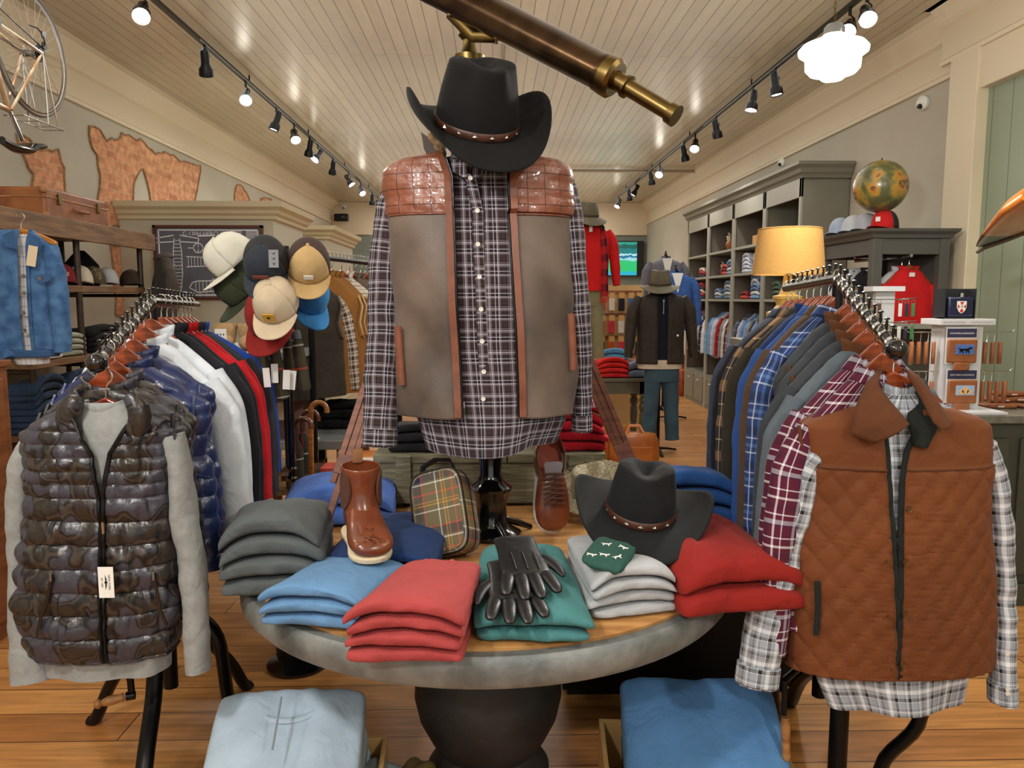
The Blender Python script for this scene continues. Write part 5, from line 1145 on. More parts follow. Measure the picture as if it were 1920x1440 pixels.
MB().tube([V(full.v[i]) + V((0, -.002 if V(full.v[i]).y < YR else .002, 0)) for i in range(min(range(230), key=lambda r: abs(full.v[r * 161][2] - zyk)) * 161, min(range(230), key=lambda r: abs(full.v[r * 161][2] - zyk)) * 161 + 161, 4)], .0025, 6).build('yoke_seam', m_bq2, bv, world=True)
# ================================================================ LEFT SIDE OF THE SHOP
m_shelfw = wood('shelf_plank', (132, 98, 66), (96, 68, 44), .6, (12, 1, 1), 4); m_shelfw = pm('shelf_plank2', (134, 100, 68), .6, 0, 4, .3, (96, 70, 46), 14, .3, .003, aniso=(9, 1, 9))
m_pipe = pm('dark_pipe', (70, 58, 48), .5, .5, 20, .3)
# --- pipe and plank shelf on the left wall
X0 = -2.78; zt = 2.06; ya, yb_ = 4.45, 6.45
sf = thing('pipe_shelf', 'wood plank shelf unit on dark iron pipes along the left wall', 'shelf', (-3.15, 5.4, 0))
MB().b2((XL + .02, ya, zt - .05), (X0, yb_, zt)).b2((X0 - .02, ya - .02, zt - .12), (X0 + .01, yb_ + .02, zt + .01)).b2((XL + .02, ya - .02, zt - .12), (X0 - .02, ya + .01, zt + .01)).build('top_board', m_shelfw, sf, world=True, smooth=False, bevel=.004)
zs = [1.64, 1.16, .70, .28]
for z in zs: MB().b2((XL + .03, ya + .35, z - .045), (X0 - .06, yb_ - .05, z)).build('shelf_board', m_shelfw, sf, world=True, smooth=False, bevel=.003)
for y in (ya + .38, 5.42, yb_ - .08):
    for x in (X0 - .08, XL + .12):
        MB().tube([(x, y, 0.012), (x, y, zt - .05)], .021, 12).lathe([(0, 0), (.045, 0), (.045, .012), (.026, .016), (0, .016)], 16, c=(x, y, 0)).build('pipe_post', m_pipe, sf, world=True)
    for z in zs: MB().tube([(X0 - .08, y, z - .065), (XL + .12, y, z - .065)], .014, 8).build('cross_pipe', m_pipe, sf, world=True)
# wooden panel at the lower left
m_oak = wood('cabinet_oak', (140, 84, 44), (112, 62, 30), .5, (1, 1, 6), 5)
cb_ = thing('wooden_cabinet', 'brown wooden cabinet standing at the left edge of the shop floor', 'cabinet', (-2.5, 3.3, 0))
a = at(25, 690, 3.05)
a = V((-2.25, 3.6, at(25, 690, 3.5).z))
MB().b2((a.x - .5, 3.05, 0), (a.x, 3.6, a.z)).build('body', m_oak, cb_, world=True, smooth=False, bevel=.004)
MB().b2((a.x, 3.10, .08), (a.x + .012, 3.55, a.z - .05)).build('door', m_oak, cb_, world=True, smooth=False, bevel=.006)
MB().b2((a.x - .52, 3.02, a.z), (a.x + .012, 3.62, a.z + .03)).build('top', m_oak, cb_, world=True, smooth=False, bevel=.004)
# suitcase on top
m_case = pm('case_leather', (150, 92, 50), .5, 0, 10, .3, (120, 66, 34), 40, .2, .002); m_caseb = pm('case_tan', (166, 116, 70), .55, 0, 12, .3, (140, 92, 54))
c0 = at(102, 410, 5.45); c1 = atz(272, 445, zt)
sc = thing('suitcase', 'old brown leather suitcase lying on top of the pipe shelf', 'suitcase', (-3.1, 5.6, zt))
MB().b2((-3.42, 5.05, zt + .002), (-2.84, 5.85, zt + .20)).build('body', m_case, sc, world=True, bevel=.02, bseg=3)
MB().b2((-3.424, 5.046, zt + .13), (-2.836, 5.854, zt + .142)).build('lid_seam', m_caseb, sc, world=True, bevel=.004)
for y in (5.2, 5.7): MB().b2((-2.842, y - .018, zt + .10), (-2.826, y + .018, zt + .165)).build('latch', BRASS, sc, world=True, bevel=.002)
MB().tube([(-2.84, 5.38, zt + .09), (-2.81, 5.39, zt + .08), (-2.81, 5.52, zt + .08), (-2.84, 5.53, zt + .09)], .01, 8).build('handle', m_case, sc, world=True)
for y in (5.05, 5.85):
    for z in (zt + .02, zt + .18):
        MB().lathe([(0, -.022), (.02, -.018), (.026, 0), (.02, .018), (0, .022)], 12, c=(-2.85, y, z)).build('corner_cap', m_caseb, sc, world=True)
# caps on the shelf
m_mar = fabric('maroon', (120, 34, 40)); m_camoc = camo('camo_cap', [(92, 84, 58), (58, 56, 40), (130, 116, 86), (76, 62, 44)], 25, .9); m_crm = fabric('cream_cotton', (206, 196, 176)); m_lg = fabric('light_grey_cotton', (176, 178, 178)); m_brn = fabric('dark_brown_cotton', (66, 52, 42)); m_blk = fabric('black_cotton', (24, 24, 27))
rot = lambda x=0, y=0, z=0: Matrix.Rotation(math.radians(z), 4, 'Z') @ Matrix.Rotation(math.radians(y), 4, 'Y') @ Matrix.Rotation(math.radians(x), 4, 'X')
capsh = [(118, m_mar, m_mar, 'maroon baseball cap with small front patch on the pipe shelf', 35), (150, m_crm, m_camoc, 'cream and camouflage cap beside the maroon cap on the pipe shelf', 30), (175, m_camoc, m_camoc, 'camouflage cap in the middle of the pipe shelf', 20), (200, m_lg, m_camoc, 'light grey cap with camouflage bill on the pipe shelf', 30), (245, m_brn, m_blk, 'dark brown cap at the far end of the pipe shelf', 35)]
for px, a_, b2_, lab, rz in capsh:
    p = atx(px, 522, X0 - .17); cap(lab, a_, (p.x, p.y, zs[0] + .018), rot(0, 0, rz), back=a_, bill=b2_, patch_=(pm('tan_patch', (190, 130, 80), .6), (.05, .025)) if px == 118 else None, scale=1.05)
bg = tag(MB().loft([[V((-3.2 + r * math.cos(q), 6.12 + r * .7 * math.sin(q), zs[0] + z)) for q in np.linspace(0, 2 * PI, 25)[:-1]] for r, z in ((.05, 0), (.13, .01), (.15, .08), (.13, .17), (.07, .24), (.03, .28))], True, True, True).build('bundle', m_blk), 'black cloth bag slumped on the pipe shelf behind the caps', 'bag')
# folded shirts / jeans on lower shelves
def pile(n, name, lab, mat, c, w, d, h, rz, group, cat, seed=0, jl=None):
    for i in range(n):
        folded(name, lab[i] if isinstance(lab, list) else lab, mat[i % len(mat)] if isinstance(mat, list) else mat, c, w, d, h, rz + random.uniform(-.03, .03), seed + i, sag=.01, group=group, cat=cat, lev=i, n=n)
random.seed(3)
pile(6, 'folded_shirt', 'cream and pale pink folded shirt in the stack on the middle pipe shelf', [F['white'], fabric('pale_pink', (222, 170, 160)), m_crm], (-2.98, 4.98, zs[1] + .002), .30, .30, .032, 1.5, 'folded shirts on the middle pipe shelf', 'shirt', 3)
pile(4, 'folded_shirt', 'pale green-grey folded shirt beyond the cream stack on the pipe shelf', fabric('pale_sage', (160, 166, 150)), (-2.98, 5.32, zs[1] + .002), .28, .26, .032, 1.5, 'sage shirts on the middle pipe shelf', 'shirt', 5)
pile(4, 'folded_jeans', 'black folded jeans at the far end of the middle pipe shelf', m_blk, (-3.0, 5.8, zs[1] + .002), .4, .32, .04, 1.5, 'black jeans on the middle pipe shelf', 'jeans', 6)
m_denimd = fabric('dark_denim', (44, 62, 88), ns=30, na=.3); m_denim = fabric('mid_denim', (84, 124, 170), ns=14, na=.30, col2=(54, 88, 134), bst=.5)
for k, (y, n) in enumerate(((4.95, 7), (5.35, 7), (5.8, 6))):
    pile(n, 'folded_jeans', ['dark blue folded jeans in the front stack on the lower pipe shelf', 'dark blue folded jeans in the middle stack on the lower pipe shelf', 'dark blue folded jeans in the far stack on the lower pipe shelf'][k], m_denimd, (-2.96, y, zs[2] + .002), .34, .30, .042, 1.55, 'dark jeans stack %s on the lower pipe shelf' % 'abc'[k], 'jeans', 9 * k)
    pile(5, 'folded_jeans', ['navy folded jeans in the front stack on the bottom pipe shelf', 'navy folded jeans in the middle stack on the bottom pipe shelf', 'navy folded jeans in the far stack on the bottom pipe shelf'][k], F['navy'], (-2.96, y, zs[3] + .002), .34, .30, .042, 1.55, 'navy jeans stack %s on the bottom pipe shelf' % 'abc'[k], 'jeans', 70 + 9 * k)
# denim jacket hanging from the shelf edge
DJ = at(38, 404, 4.0)
dj = thing('denim_jacket', 'mid-blue denim trucker jacket over a pale shirt hanging from the pipe shelf', 'jacket', (DJ.x, 4.0, 1.6))
Y = 4.0
m_dj = m_denim
full = torso([lv(432, -4, 62, Y, .05), lv(445, -20, 80, Y, .07), lv(462, -45, 100, Y, .08), lv(500, -52, 100, Y, .09), lv(560, -45, 104, Y, .10), lv(620, -38, 110, Y, .10), lv(655, -30, 112, Y, .09)], 70, 70, folds(.010, 8, 4, 6), lambda z: (at(30, 500, 3.9).x, at(48, 500, 3.9).x))
full.build('jacket_body', m_dj, dj, world=True, solid=.005)
MB().tube([V(full.v[(i * 71)]) + V((0, -.004, 0)) for i in range(0, 70, 3)], [(.003, .012)] * 24, 6, up=(0, 1, 0)).build('button_band', m_dj, dj, world=True)
torso([lv(655, -30, 112, Y, .092), lv(668, -26, 108, Y, .086)], 6, 40).build('waistband', fabric('band_denim', (64, 100, 146)), dj, world=True, solid=.006)
sleeve_px([(-20, 460, Y, .05, .06), (-30, 520, Y, .06, .07), (-10, 590, Y, .06, .07), (8, 640, Y - .05, .055, .06), (22, 672, Y - .06, .045, .05)], dj, m_dj, seed=30, wr=.007)
sleeve_px([(92, 462, Y, .035, .05), (106, 520, Y, .045, .06), (113, 600, Y, .045, .06), (118, 660, Y, .038, .05)], dj, m_dj, seed=31, wr=.006)
for pts in ([(28, 432), (6, 440), (10, 462), (34, 468)], [(52, 434), (74, 446), (72, 474), (58, 490)]):
    P = [at(x, y, 3.88) for x, y in pts]; MB().add(P, [[0, 1, 2, 3]]).build('collar_leaf', fabric('band_denim', (64, 100, 146)), dj, world=True, solid=.008, smooth=False)
for x, y in ((76, 522), (44, 518), (45, 550), (44, 587), (46, 620)): MB().lathe([(0, 0), (.011, 0), (.010, .004), (0, .003)], 12).xf(Matrix.Translation(at(x, y, 3.885)) @ Matrix.Rotation(PI / 2, 4, 'X')).build('metal_button', STEEL, dj, world=True)
P = [at(x, y, 3.884) for x, y in ((64, 516), (96, 512), (94, 526), (78, 531), (64, 525))]; MB().add(P, [list(range(5))]).build('pocket_flap', fabric('band_denim', (64, 100, 146)), dj, world=True, solid=.006, smooth=False)
m_whs = tartan('white_tartan', (225, 222, 220), [(.1, .2, (150, 160, 180)), (.6, .65, (120, 130, 150))], .1)
us = thing('undershirt', 'pale checked shirt worn inside the hanging denim jacket', 'shirt', (DJ.x, 4.02, 1.6))
torso([lv(440, 5, 60, 4.02, .04), lv(470, -20, 88, 4.02, .06), lv(600, -20, 95, 4.02, .07), lv(682, 38, 88, 4.02, .07)], 30, 40).build('shirt_body', m_whs, us, world=True)
hanger((DJ.x, 4.0, DJ.z), 0, 'yellow-brown wooden hanger holding the denim jacket', mat=wood('yellow_wood', (206, 136, 44), (176, 106, 30), .35), w=.34, drop=.06)
tg = thing('hang_tag', 'cream card hang tag on the denim jacket', 'tag', tuple(at(60, 480, 3.87))); o = MB().box((0, 0, 0), (.045, .002, .10)).build('card', pm('cream_card', (226, 208, 176), .7), tg, smooth=False); tg.rotation_euler = (0, .2, 0)
# jacket hanging at the far end of the shelf
p = at(304, 462, 6.5)
gj = thing('jacket', 'dark grey-brown jacket hanging at the far end of the pipe shelf', 'jacket', (p.x, 6.52, p.z + .03), math.radians(-55)); hung(gj, fabric('taupe_grey', (74, 66, 60)), .46, .62, .07, True, seed=77, tip=.26, sl_len=.35, collar='shirt')
# --- cream display fixtures (wall returns) with crown
m_fix = pm('fixture_paint', (186, 180, 160), .5); m_crown = pm('crown_cream', (204, 194, 162), .4)
def fixture(y0, y1, label):
    t = thing('display_partition', label, 'partition', (-2.9, y0, 0)); x1 = -2.12
    MB().b2((XL + .01, y0, 0), (x1, y1, 2.36)).build('body', m_fix, t, world=True, smooth=False)
    prof = [(0, 2.30), (.03, 2.31), (.035, 2.34), (.06, 2.36), (.07, 2.39), (.11, 2.42), (.12, 2.47), (0, 2.47)]
    rings = []
    for (x, y, nx, ny) in ((XL + .01, y0, 0, -1), (x1, y0, 1, -1), (x1, y1, 1, 1), (XL + .01, y1, 0, 1)): rings.append([V((x + a * nx, y + a * ny, z)) for a, z in prof])
    MB().loft(rings, True, True, True).build('crown', m_crown, t, world=True, ang=20); MB().b2((XL + .01, y0, 2.40), (x1, y1, 2.47)).build('top', m_fix, t, world=True, smooth=False)
    MB().b2((XL + .01, y0 - .02, 0), (x1 + .02, y1 + .01, .16)).build('plinth', m_fix, t, world=True, smooth=False)
fixture(7.6, 8.75, 'cream painted partition with crown moulding holding the aircraft blueprint poster')
fixture(10.05, 11.8, 'second cream partition with crown moulding farther back on the left')
# --- blueprint poster
YP = 7.57; q0 = at(286, 422, YP); q1 = at(497, 562, YP); cx, cz = (q0.x + q1.x) / 2, (q0.z + q1.z) / 2; W, Hh = q1.x - q0.x, q0.z - q1.z
po = thing('framed_poster', 'framed grey blueprint poster of a four-engine aircraft on the cream partition', 'poster', (cx, YP, cz))
MB().b2((-W / 2, -.012, -Hh / 2), (W / 2, .03, -Hh / 2 + .025)).b2((-W / 2, -.012, Hh / 2 - .025), (W / 2, .03, Hh / 2)).b2((-W / 2, -.012, -Hh / 2), (-W / 2 + .025, .03, Hh / 2)).b2((W / 2 - .025, -.012, -Hh / 2), (W / 2, .03, Hh / 2)).build('frame', pm('mahogany', (86, 44, 32), .35), po, smooth=False)
MB().box((0, .01, 0), (W - .03, .006, Hh - .03)).build('sheet', pm('poster_grey', (92, 94, 106), .5), po, smooth=False)
IK = pm('poster_white', (222, 224, 232), .6); m = MB(); yy = .004
def ln(pts, w_=.005):
    w_ *= 1.6; P = [V((x, yy, z)) for x, z in pts]
    for a, b in zip(P, P[1:]):
        d = (b - a).normalized() if (b - a).length > 0 else V((1, 0, 0)); n_ = V((-d.z, 0, d.x)) * w_ / 2; m.add([a - n_, a + n_, b + n_, b - n_], [[0, 1, 2, 3]])
hw, hh = W / 2 - .05, Hh / 2 - .045
ln([(-hw, -hh), (hw, -hh), (hw, hh), (-hw, hh), (-hw, -hh)], .008)
fx = -.30
for s in (-1, 1):
    ln([(fx + s * .025, hh - .08), (fx + s * .04, .10), (fx + s * .04, -.12), (fx + s * .015, -.27), (fx, -.30)], .005)
    ln([(fx + s * .03, .20), (fx + s * .20, .19), (fx + s * .21, .23), (fx + s * .03, .26)], .006)
    ln([(fx, -.02), (fx + s * .02, -.04), (fx + s * .04, 0)], .004)
for k in range(14): ln([(fx - .035, hh - .1 - k * .034), (fx + .035, hh - .1 - k * .034)], .0035)
ln([(-.22, .06), (.30, .03), (.30, -.02), (-.22, -.04)], .005); 
for k in range(16): ln([(-.2 + k * .03, .055), (-.2 + k * .03, -.035)], .003)
for cx_ in (-.10, .01):
    ln([(cx_ + .045 * math.cos(q), .14 + .045 * math.sin(q)) for q in np.linspace(0, 2 * PI, 18)], .006); ln([(cx_ - .045, .14), (cx_ + .045, .14)], .004); ln([(cx_, .095), (cx_, .185)], .004)
ln([(-.2, .14), (.16, .14)], .005); ln([(.10, .10), (.145, .30), (.19, .10), (.10, .10)], .005); ln([(.12, .08), (.17, .08), (.17, .12)], .008)
fus = [(-.20, -.24), (-.17, -.19), (-.12, -.175), (.22, -.17), (.34, -.14), (.36, -.20), (.30, -.25), (-.12, -.285), (-.2, -.24)]; ln(fus, .006)
for k in range(12): ln([(-.14 + k * .035, -.18), (-.14 + k * .035, -.275)], .003)
ln([(.02, -.16), (.40, -.06)], .006)
for k in range(9): ln([(-.16 + k * .06, -.29), (-.16 + k * .06, -.325)], .003); 
for x0_ in (.21, .36):
    for k in range(6): ln([(x0_, .30 - k * .018), (x0_ + .11, .30 - k * .018)], .005)
ln([(-.1, .255), (.06, .26)], .010)
m.build('drawing_lines', IK, po, smooth=False)
text('C-130H HERCULES', .052, IK, po, Matrix.Translation((-.02, yy, hh - .035)) @ FRONT, .0004, sx=1.05)
# --- bicycle hanging upside down
m_bike = pm('bike_paint', (196, 178, 150), .3, .4, 12, .35, (150, 112, 78)); m_tire = pm('tyre', (104, 92, 84), .8)
bh = at(60, 100, 4.6)
bk = thing('bicycle', 'cream-coloured racing bicycle hanging upside down from the ceiling at upper left', 'bicycle', tuple(bh))
def wheel(c, parent):
    w_ = thing('wheel', None, None, c); w_.parent = parent
    Rw = .335; cir = lambda R, n=64: [V((0, R * math.cos(2 * PI * j / n), R * math.sin(2 * PI * j / n))) for j in range(n)]
    w = MB().tube(cir(Rw), .011, 10, closed=True, up=(1, 0, 0)).build('tyre', m_tire, parent, loc=c)
    MB().tube(cir(Rw - .018), [(.010, .007)] * 64, 8, closed=True, up=(1, 0, 0)).build('rim', CHROME, parent, loc=c)
    sp = MB()
    for k in range(32):
        a = 2 * PI * k / 32; s = 1 if k % 2 else -1; sp.tube([V((s * .03, .02 * math.cos(a + s), .02 * math.sin(a + s))), V((0, (Rw - .02) * math.cos(a), (Rw - .02) * math.sin(a)))], .0011, 4)
    sp.build('spokes', CHROME, parent, loc=c); bpy.data.objects.remove(w_)
    MB().tube([(-.05, 0, 0), (.05, 0, 0)], .018, 12).lathe([(0, -.002), (.03, -.002), (.03, .002), (0, .002)], 16, M=Matrix.Rotation(PI / 2, 4, 'Y'), c=(.03, 0, 0)).build('hub', STEEL, parent, loc=c)
wheel(V((0, 0, 0)), bk)
fwd = V((0, -1, 0)); sc_ = V((0, -.255, -.37)); bb = V((0, -.43, .06)); hd = V((0, -.82, -.34)); hd2 = V((0, -.80, -.22)); sad = V((.0, -.16, -.53))
wheel(V((0, -1.02, .0)), bk)
fr = MB()
for a, b in ((sc_, hd), (sc_, bb), (bb, hd2)): fr.tube([a, b], .0145, 12)
for s in (-1, 1):
    fr.tube([sc_ + V((s * .015, 0, 0)), V((s * .055, 0, 0))], .008, 8); fr.tube([bb + V((s * .02, 0, 0)), V((s * .055, 0, 0))], .009, 8); fr.tube([hd2 + V((s * .03, 0, .03)), V((s * .05, -1.02, 0))], .010, 8)
fr.tube([hd + V((0, .01, -.03)), hd2 + V((0, -.01, .03))], .018, 12); fr.build('frame', m_bike, bk)
MB().tube([sc_, sad + V((0, .01, .02))], .0125, 10).build('seat_post', CHROME, bk)
rings = []
for i in range(13):
    f = i / 12; y = .10 - .27 * f; w_ = .07 * (1 - f) ** 1.6 + .020; rings.append([V((w_ * math.sin(q), y, .022 * math.cos(q) - .02 * math.sin(PI * f) + (.02 if f < .2 else 0))) for q in np.linspace(0, 2 * PI, 17)[:-1]])
MB().loft(rings, True, True, True).build('saddle', BLKGLOSS, bk, loc=sad + V((0, 0, -.015)))
MB().tube([hd + V((0, 0, -.03)), hd + V((0, -.08, -.08)), hd + V((.2, -.08, -.08)), hd + V((.2, -.16, -.05)), hd + V((.2, -.17, .04)), hd + V((.2, -.08, .08))], .012, 8).tube([hd + V((0, -.08, -.08)), hd + V((-.2, -.08, -.08)), hd + V((-.2, -.16, -.05)), hd + V((-.2, -.17, .04))], .012, 8).build('handlebar', STEEL, bk)
rk_ = MB()
for s in (-1, 1):
    rk_.tube([(s * .06, 0, 0), (s * .055, .02, -.38)], .004, 6).tube([(s * .06, 0, 0), (s * .055, .12, -.38)], .004, 6).tube([(s * .055, .18, -.385), (s * .055, -.22, -.385)], .004, 6)
for y in (-.2, -.06, .08, .18): rk_.tube([(-.055, y, -.385), (.055, y, -.385)], .004, 6)
rk_.build('luggage_rack', CHROME, bk)
dr = MB().lathe([(0, -.004), (.045, -.004), (.045, .004), (0, .004)], 20, M=Matrix.Rotation(PI / 2, 4, 'Y'), c=(.045, 0, 0)).lathe([(0, -.003), (.03, -.003), (.03, .003), (0, .003)], 20, M=Matrix.Rotation(PI / 2, 4, 'Y'), c=(.052, 0, 0)).tube([(.05, 0, .02), (.06, .03, .06), (.055, .02, .11), (.05, -.02, .13), (.05, -.1, .12)], .004, 6).lathe([(0, -.004), (.022, -.004), (.022, .004), (0, .004)], 14, M=Matrix.Rotation(PI / 2, 4, 'Y'), c=(.055, .03, .05)).lathe([(0, -.004), (.022, -.004), (.022, .004), (0, .004)], 14, M=Matrix.Rotation(PI / 2, 4, 'Y'), c=(.055, .03, .11))
dr.build('derailleur', BLACKM, bk)
MB().tube([(.045, 0, .045), (.045, -.43, .14)], .004, 6).tube([(.045, 0, -.045), (.045, -.43, -.03)], .004, 6).lathe([(0, -.003), (.09, -.003), (.09, .003), (0, .003)], 30, M=Matrix.Rotation(PI / 2, 4, 'Y'), c=(.045, -.43, .06)).build('chainset', BLACKM, bk)
for y in (0, -1.02): MB().tube([(0, y, .33), (0, y, HCEIL - bh.z)], .004, 6).build('hanging_wire', BLACKM, bk)
# --- cap tree
YC2 = 3.15
pc_ = at(540, 640, YC2)
ct = thing('hat_stand', 'black spinning hat stand behind the left clothes rack', 'stand', (pc_.x, YC2, 0))
MB().tube([(0, 0, .02), (0, 0, 1.76)], .016, 12).lathe([(0, 0), (.13, 0), (.13, .012), (.03, .03), (0, .03)], 32).lathe([(0, 0), (.022, 0), (.026, .012), (.022, .02), (0, .02)], 16, c=(0, 0, .80)).lathe([(0, 0), (.022, 0), (.026, .012), (.022, .02), (0, .02)], 16, c=(0, 0, .84)).build('pole', BLKGLOSS, ct)
for z, angs in ((1.72, (0, 1.1, 2.3, 3.4, 4.5, 5.5)), (1.62, (.4, 1.6, 3.0, 4.1, 5.2))):
    m_arm = MB()
    for a in angs: m_arm.tube([(0, 0, z), (.10 * math.cos(a), .10 * math.sin(a), z + .02)], .006, 6).lathe([(0, 0), (.02, .0), (.02, .015), (0, .02)], 10, c=(.10 * math.cos(a), .10 * math.sin(a), z + .01))
    m_arm.build('arm_ring', BLACKM, ct)
m_navc = fabric('slate_navy', (48, 54, 64)); m_mesh = pm('black_mesh', (30, 30, 32), .8, bs=300, bst=1); m_brmesh = pm('brown_mesh', (62, 44, 36), .8, bs=300, bst=1); m_tanc = fabric('tan_twill', (200, 168, 116)); m_olv = fabric('olive_twill', (58, 66, 46)); m_offw = fabric('off_white_twill', (206, 204, 190)); m_redc = fabric('dark_red_twill', (140, 36, 32)); m_bluc = fabric('sky_blue_twill', (66, 140, 204)); m_bei = fabric('beige_twill', (206, 188, 160))
def capat(lab, px, py, Y, R_, mat, sc=.98, **k): return cap(lab, mat, at(px, py, Y), R_, scale=sc, **k)
capat('slate and black trucker cap with dog emblem and grey tag on the hat stand', 501, 497, 2.88, rot(52, 0, 3), m_navc, back=m_mesh, patch_=(pm('dog_red', (120, 50, 44), .7), (.055, .016)))
capat('tan cap with dark brown mesh back, upper right on the hat stand', 579, 500, 2.95, rot(50, 0, 12), m_tanc, back=m_brmesh, patch_=(WHITEP, (.035, .02)))
capat('beige cap with square yellow patch, low centre on the hat stand', 519, 572, 2.86, rot(50, 0, 0), m_bei, patch_=(pm('yellow_patch', (204, 152, 40), .6), (.042, .038)), logo=BLACKM)
capat('off-white cap turned to the left on the hat stand', 445, 490, 3.0, rot(45, 0, -62), m_offw)
capat('dark olive green cap below the off-white cap on the hat stand', 462, 540, 3.05, rot(55, 0, -50), m_olv)
capat('dark red cap below the beige cap on the hat stand', 512, 596, 2.98, rot(50, 0, -8), m_redc, sc=1.12)
capat('bright blue cap turned right under the tan cap on the hat stand', 574, 556, 3.12, rot(55, 0, 40), m_bluc)
tgp = at(513, 485, 2.76); t2 = tag(MB().box((0, 0, 0), (.034, .0015, .062)).build('hang_tag', pm('grey_card', (128, 130, 132), .6), loc=tgp, smooth=False), 'grey card tag hanging on the slate trucker cap', 'tag')
INK2 = INK
for k in range(3):
    q = MB().prism([(-.008, .003), (0, .001), (.008, .006), (.003, -.001), (.004, -.006), (-.001, -.002)], .0006).build('bird_mark', INK2, t2, loc=(0, -.0012, .018 - k * .018), smooth=False)
# plush / slippers with tag on the low shelf behind, umbrellas
m_plush = pm('tan_plush', (182, 150, 110), .95, 0, 30, .25, None, 120, .8, .006)
pb = at(420, 610, 3.9)
pl = thing('shearling_slippers', 'tan shearling slippers with upright cuffs and a white card behind the left rack', 'slippers', (pb.x, 3.9, pb.z - .12))
for dx, rz in ((0, .5), (.12, -.3)):
    MB().tube([(dx - .02, .08, .02), (dx, 0, .035), (dx + .03, -.1, .035), (dx + .05, -.16, .03)], [(.03, .035), (.045, .05), (.04, .05), (.02, .03)], 16).build('slipper', m_plush, pl, sub=1)
    MB().lathe([(.045, 0), (.055, .05), (.06, .09), (.05, .10), (.04, .05)], 20, c=(dx - .01, .05, .03), sy=.6).build('cuff', m_plush, pl)
tgx = thing('hang_tag', 'white brand card hanging on the tan shearling slippers', 'tag', tuple(at(414, 632, 3.7))); MB().box((0, 0, 0), (.055, .002, .078)).build('card', WHITEP, tgx, smooth=False)
text('Barbour', .014, INK2, tgx, Matrix.Translation((0, -.0014, -.012)) @ FRONT, .0002)
for k in range(3): MB().box((-.014 + k * .014, -.0014, .012), (.006, .0004, .008)).build('crest_mark', INK2, tgx, smooth=False)
# display cube under the slippers
dsp = thing('display_table', 'dark wood display table with metal edge behind the left clothes rack', 'table', (-1.15, 4.0, 0))
zdt = pb.z - .12
MB().b2((-1.75, 3.7, zdt - .04), (-.95, 4.5, zdt)).build('top', pm('pale_metal_edge', (150, 156, 152), .4, .4), dsp, world=True, smooth=False, bevel=.003)
for x in (-1.7, -1.0):
    for y in (3.75, 4.45): MB().b2((x - .02, y - .02, 0), (x + .02, y + .02, zdt - .04)).build('leg', BLACKM, dsp, world=True, smooth=False)
zz2 = .62
MB().b2((-1.72, 3.72, zz2 - .03), (-.98, 4.48, zz2)).build('lower_shelf', m_shelfw, dsp, world=True, smooth=False)
# rolled tartan umbrellas hanging in the stand
m_um = tartan('umbrella_tartan', (48, 44, 38), [(.1, .16, (196, 190, 180)), (.3, .5, (84, 78, 52)), (.7, .75, (196, 62, 44))], .16, vb=[(.1, .13, (206, 204, 198)), (.55, .59, (200, 66, 46)), (.2, .5, (58, 52, 44))], vperiod=.2)
for k, (x0_, y0_, x1_, y1_, Y) in enumerate(((510, 638, 532, 748, 3.0), (556, 636, 572, 732, 3.0), (490, 640, 500, 735, 3.12), (540, 640, 545, 730, 3.14))):
    a, b = at(x0_, y0_, Y), at(x1_, y1_, Y); lab = ['compact tartan umbrella hanging below the beige cap, nearest', 'compact olive tartan umbrella hanging at the right below the caps', 'compact dark tartan umbrella half hidden at the left below the caps', 'compact dark tartan umbrella half hidden between the two front ones'][k]
    t = thing('compact_umbrella', lab, 'umbrella', tuple(a)); d = (b - a).normalized()
    MB().tube([a, a + d * .01, a.lerp(b, .1), a.lerp(b, .5), b - d * .01, b], [.010, .018, .022, .024, .025, .02], 18, up=(0, 1, 0)).build('sleeve', m_um, t, world=True)
    MB().tube([a - d * .035, a - d * .03, a], [.010, .018, .020], 14).build('cap_end', pm('grey_plastic', (70, 74, 80), .5), t, world=True)
    MB().tube([a - d * .03, a - d * .08 + V((.004, 0, .02)), V((pc_.x, YC2, a.z + .12))], .002, 5).build('strap', BLACKM, t, world=True)
for k, (x, y) in enumerate(((500, 708), (515, 700), (537, 712), (548, 713))):
    c = at(x, y, 2.93 + .03 * (k % 2)); t = tag(MB().box((0, 0, 0), (.026, .001, .074)).build('hang_tag', WHITEP, loc=c, smooth=False), ['white hang tag at the left among the compact umbrellas', 'white hang tag seen edge-on beside the leftmost one under the caps', 'white hang tag between the compact umbrellas', 'white hang tag at the right, in front of the olive tartan umbrella'][k], 'tag'); t.rotation_euler = (0, .06 * (k - 1), .1 * k)
# walking canes and long umbrellas in a low bin
def cane(px, py, py2, Y, mat, lab, crook=True, name='walking_cane'):
    a = at(px, py, Y); b = at(px - 4, py2, Y); t = thing(name, lab, 'umbrella' if 'umbrella' in name else 'cane', (b.x, Y, 0.02))
    P = [V((b.x, Y, .06)), V((a.x, Y, a.z - .04))] + [V((a.x + .035 - .035 * math.cos(q), Y - .004, a.z - .04 + .035 * math.sin(q))) for q in np.linspace(.2, 3.4, 9)]
    k = 2 if 'umbrella' in name else 0
    MB().tube(P[1:] if k else P, .011, 10).build('handle', mat, t, world=True)
    if k:
        MB().tube([P[0], P[1] + V((0, 0, -.35)), P[1] + V((0, 0, -.10)), P[1] + V((0, 0, -.06))], [.01, .035, .03, .014], 14).build('canopy', m_um, t, world=True); MB().tube([P[1] + V((0, 0, -.08)), P[1]], .012, 8).build('shaft', mat, t, world=True)
    return t
m_can = wood('cane_wood', (182, 116, 48), (140, 84, 32), .3, coat=.3); m_cand = wood('dark_cane_wood', (110, 56, 28), (82, 40, 20), .25, coat=.5)
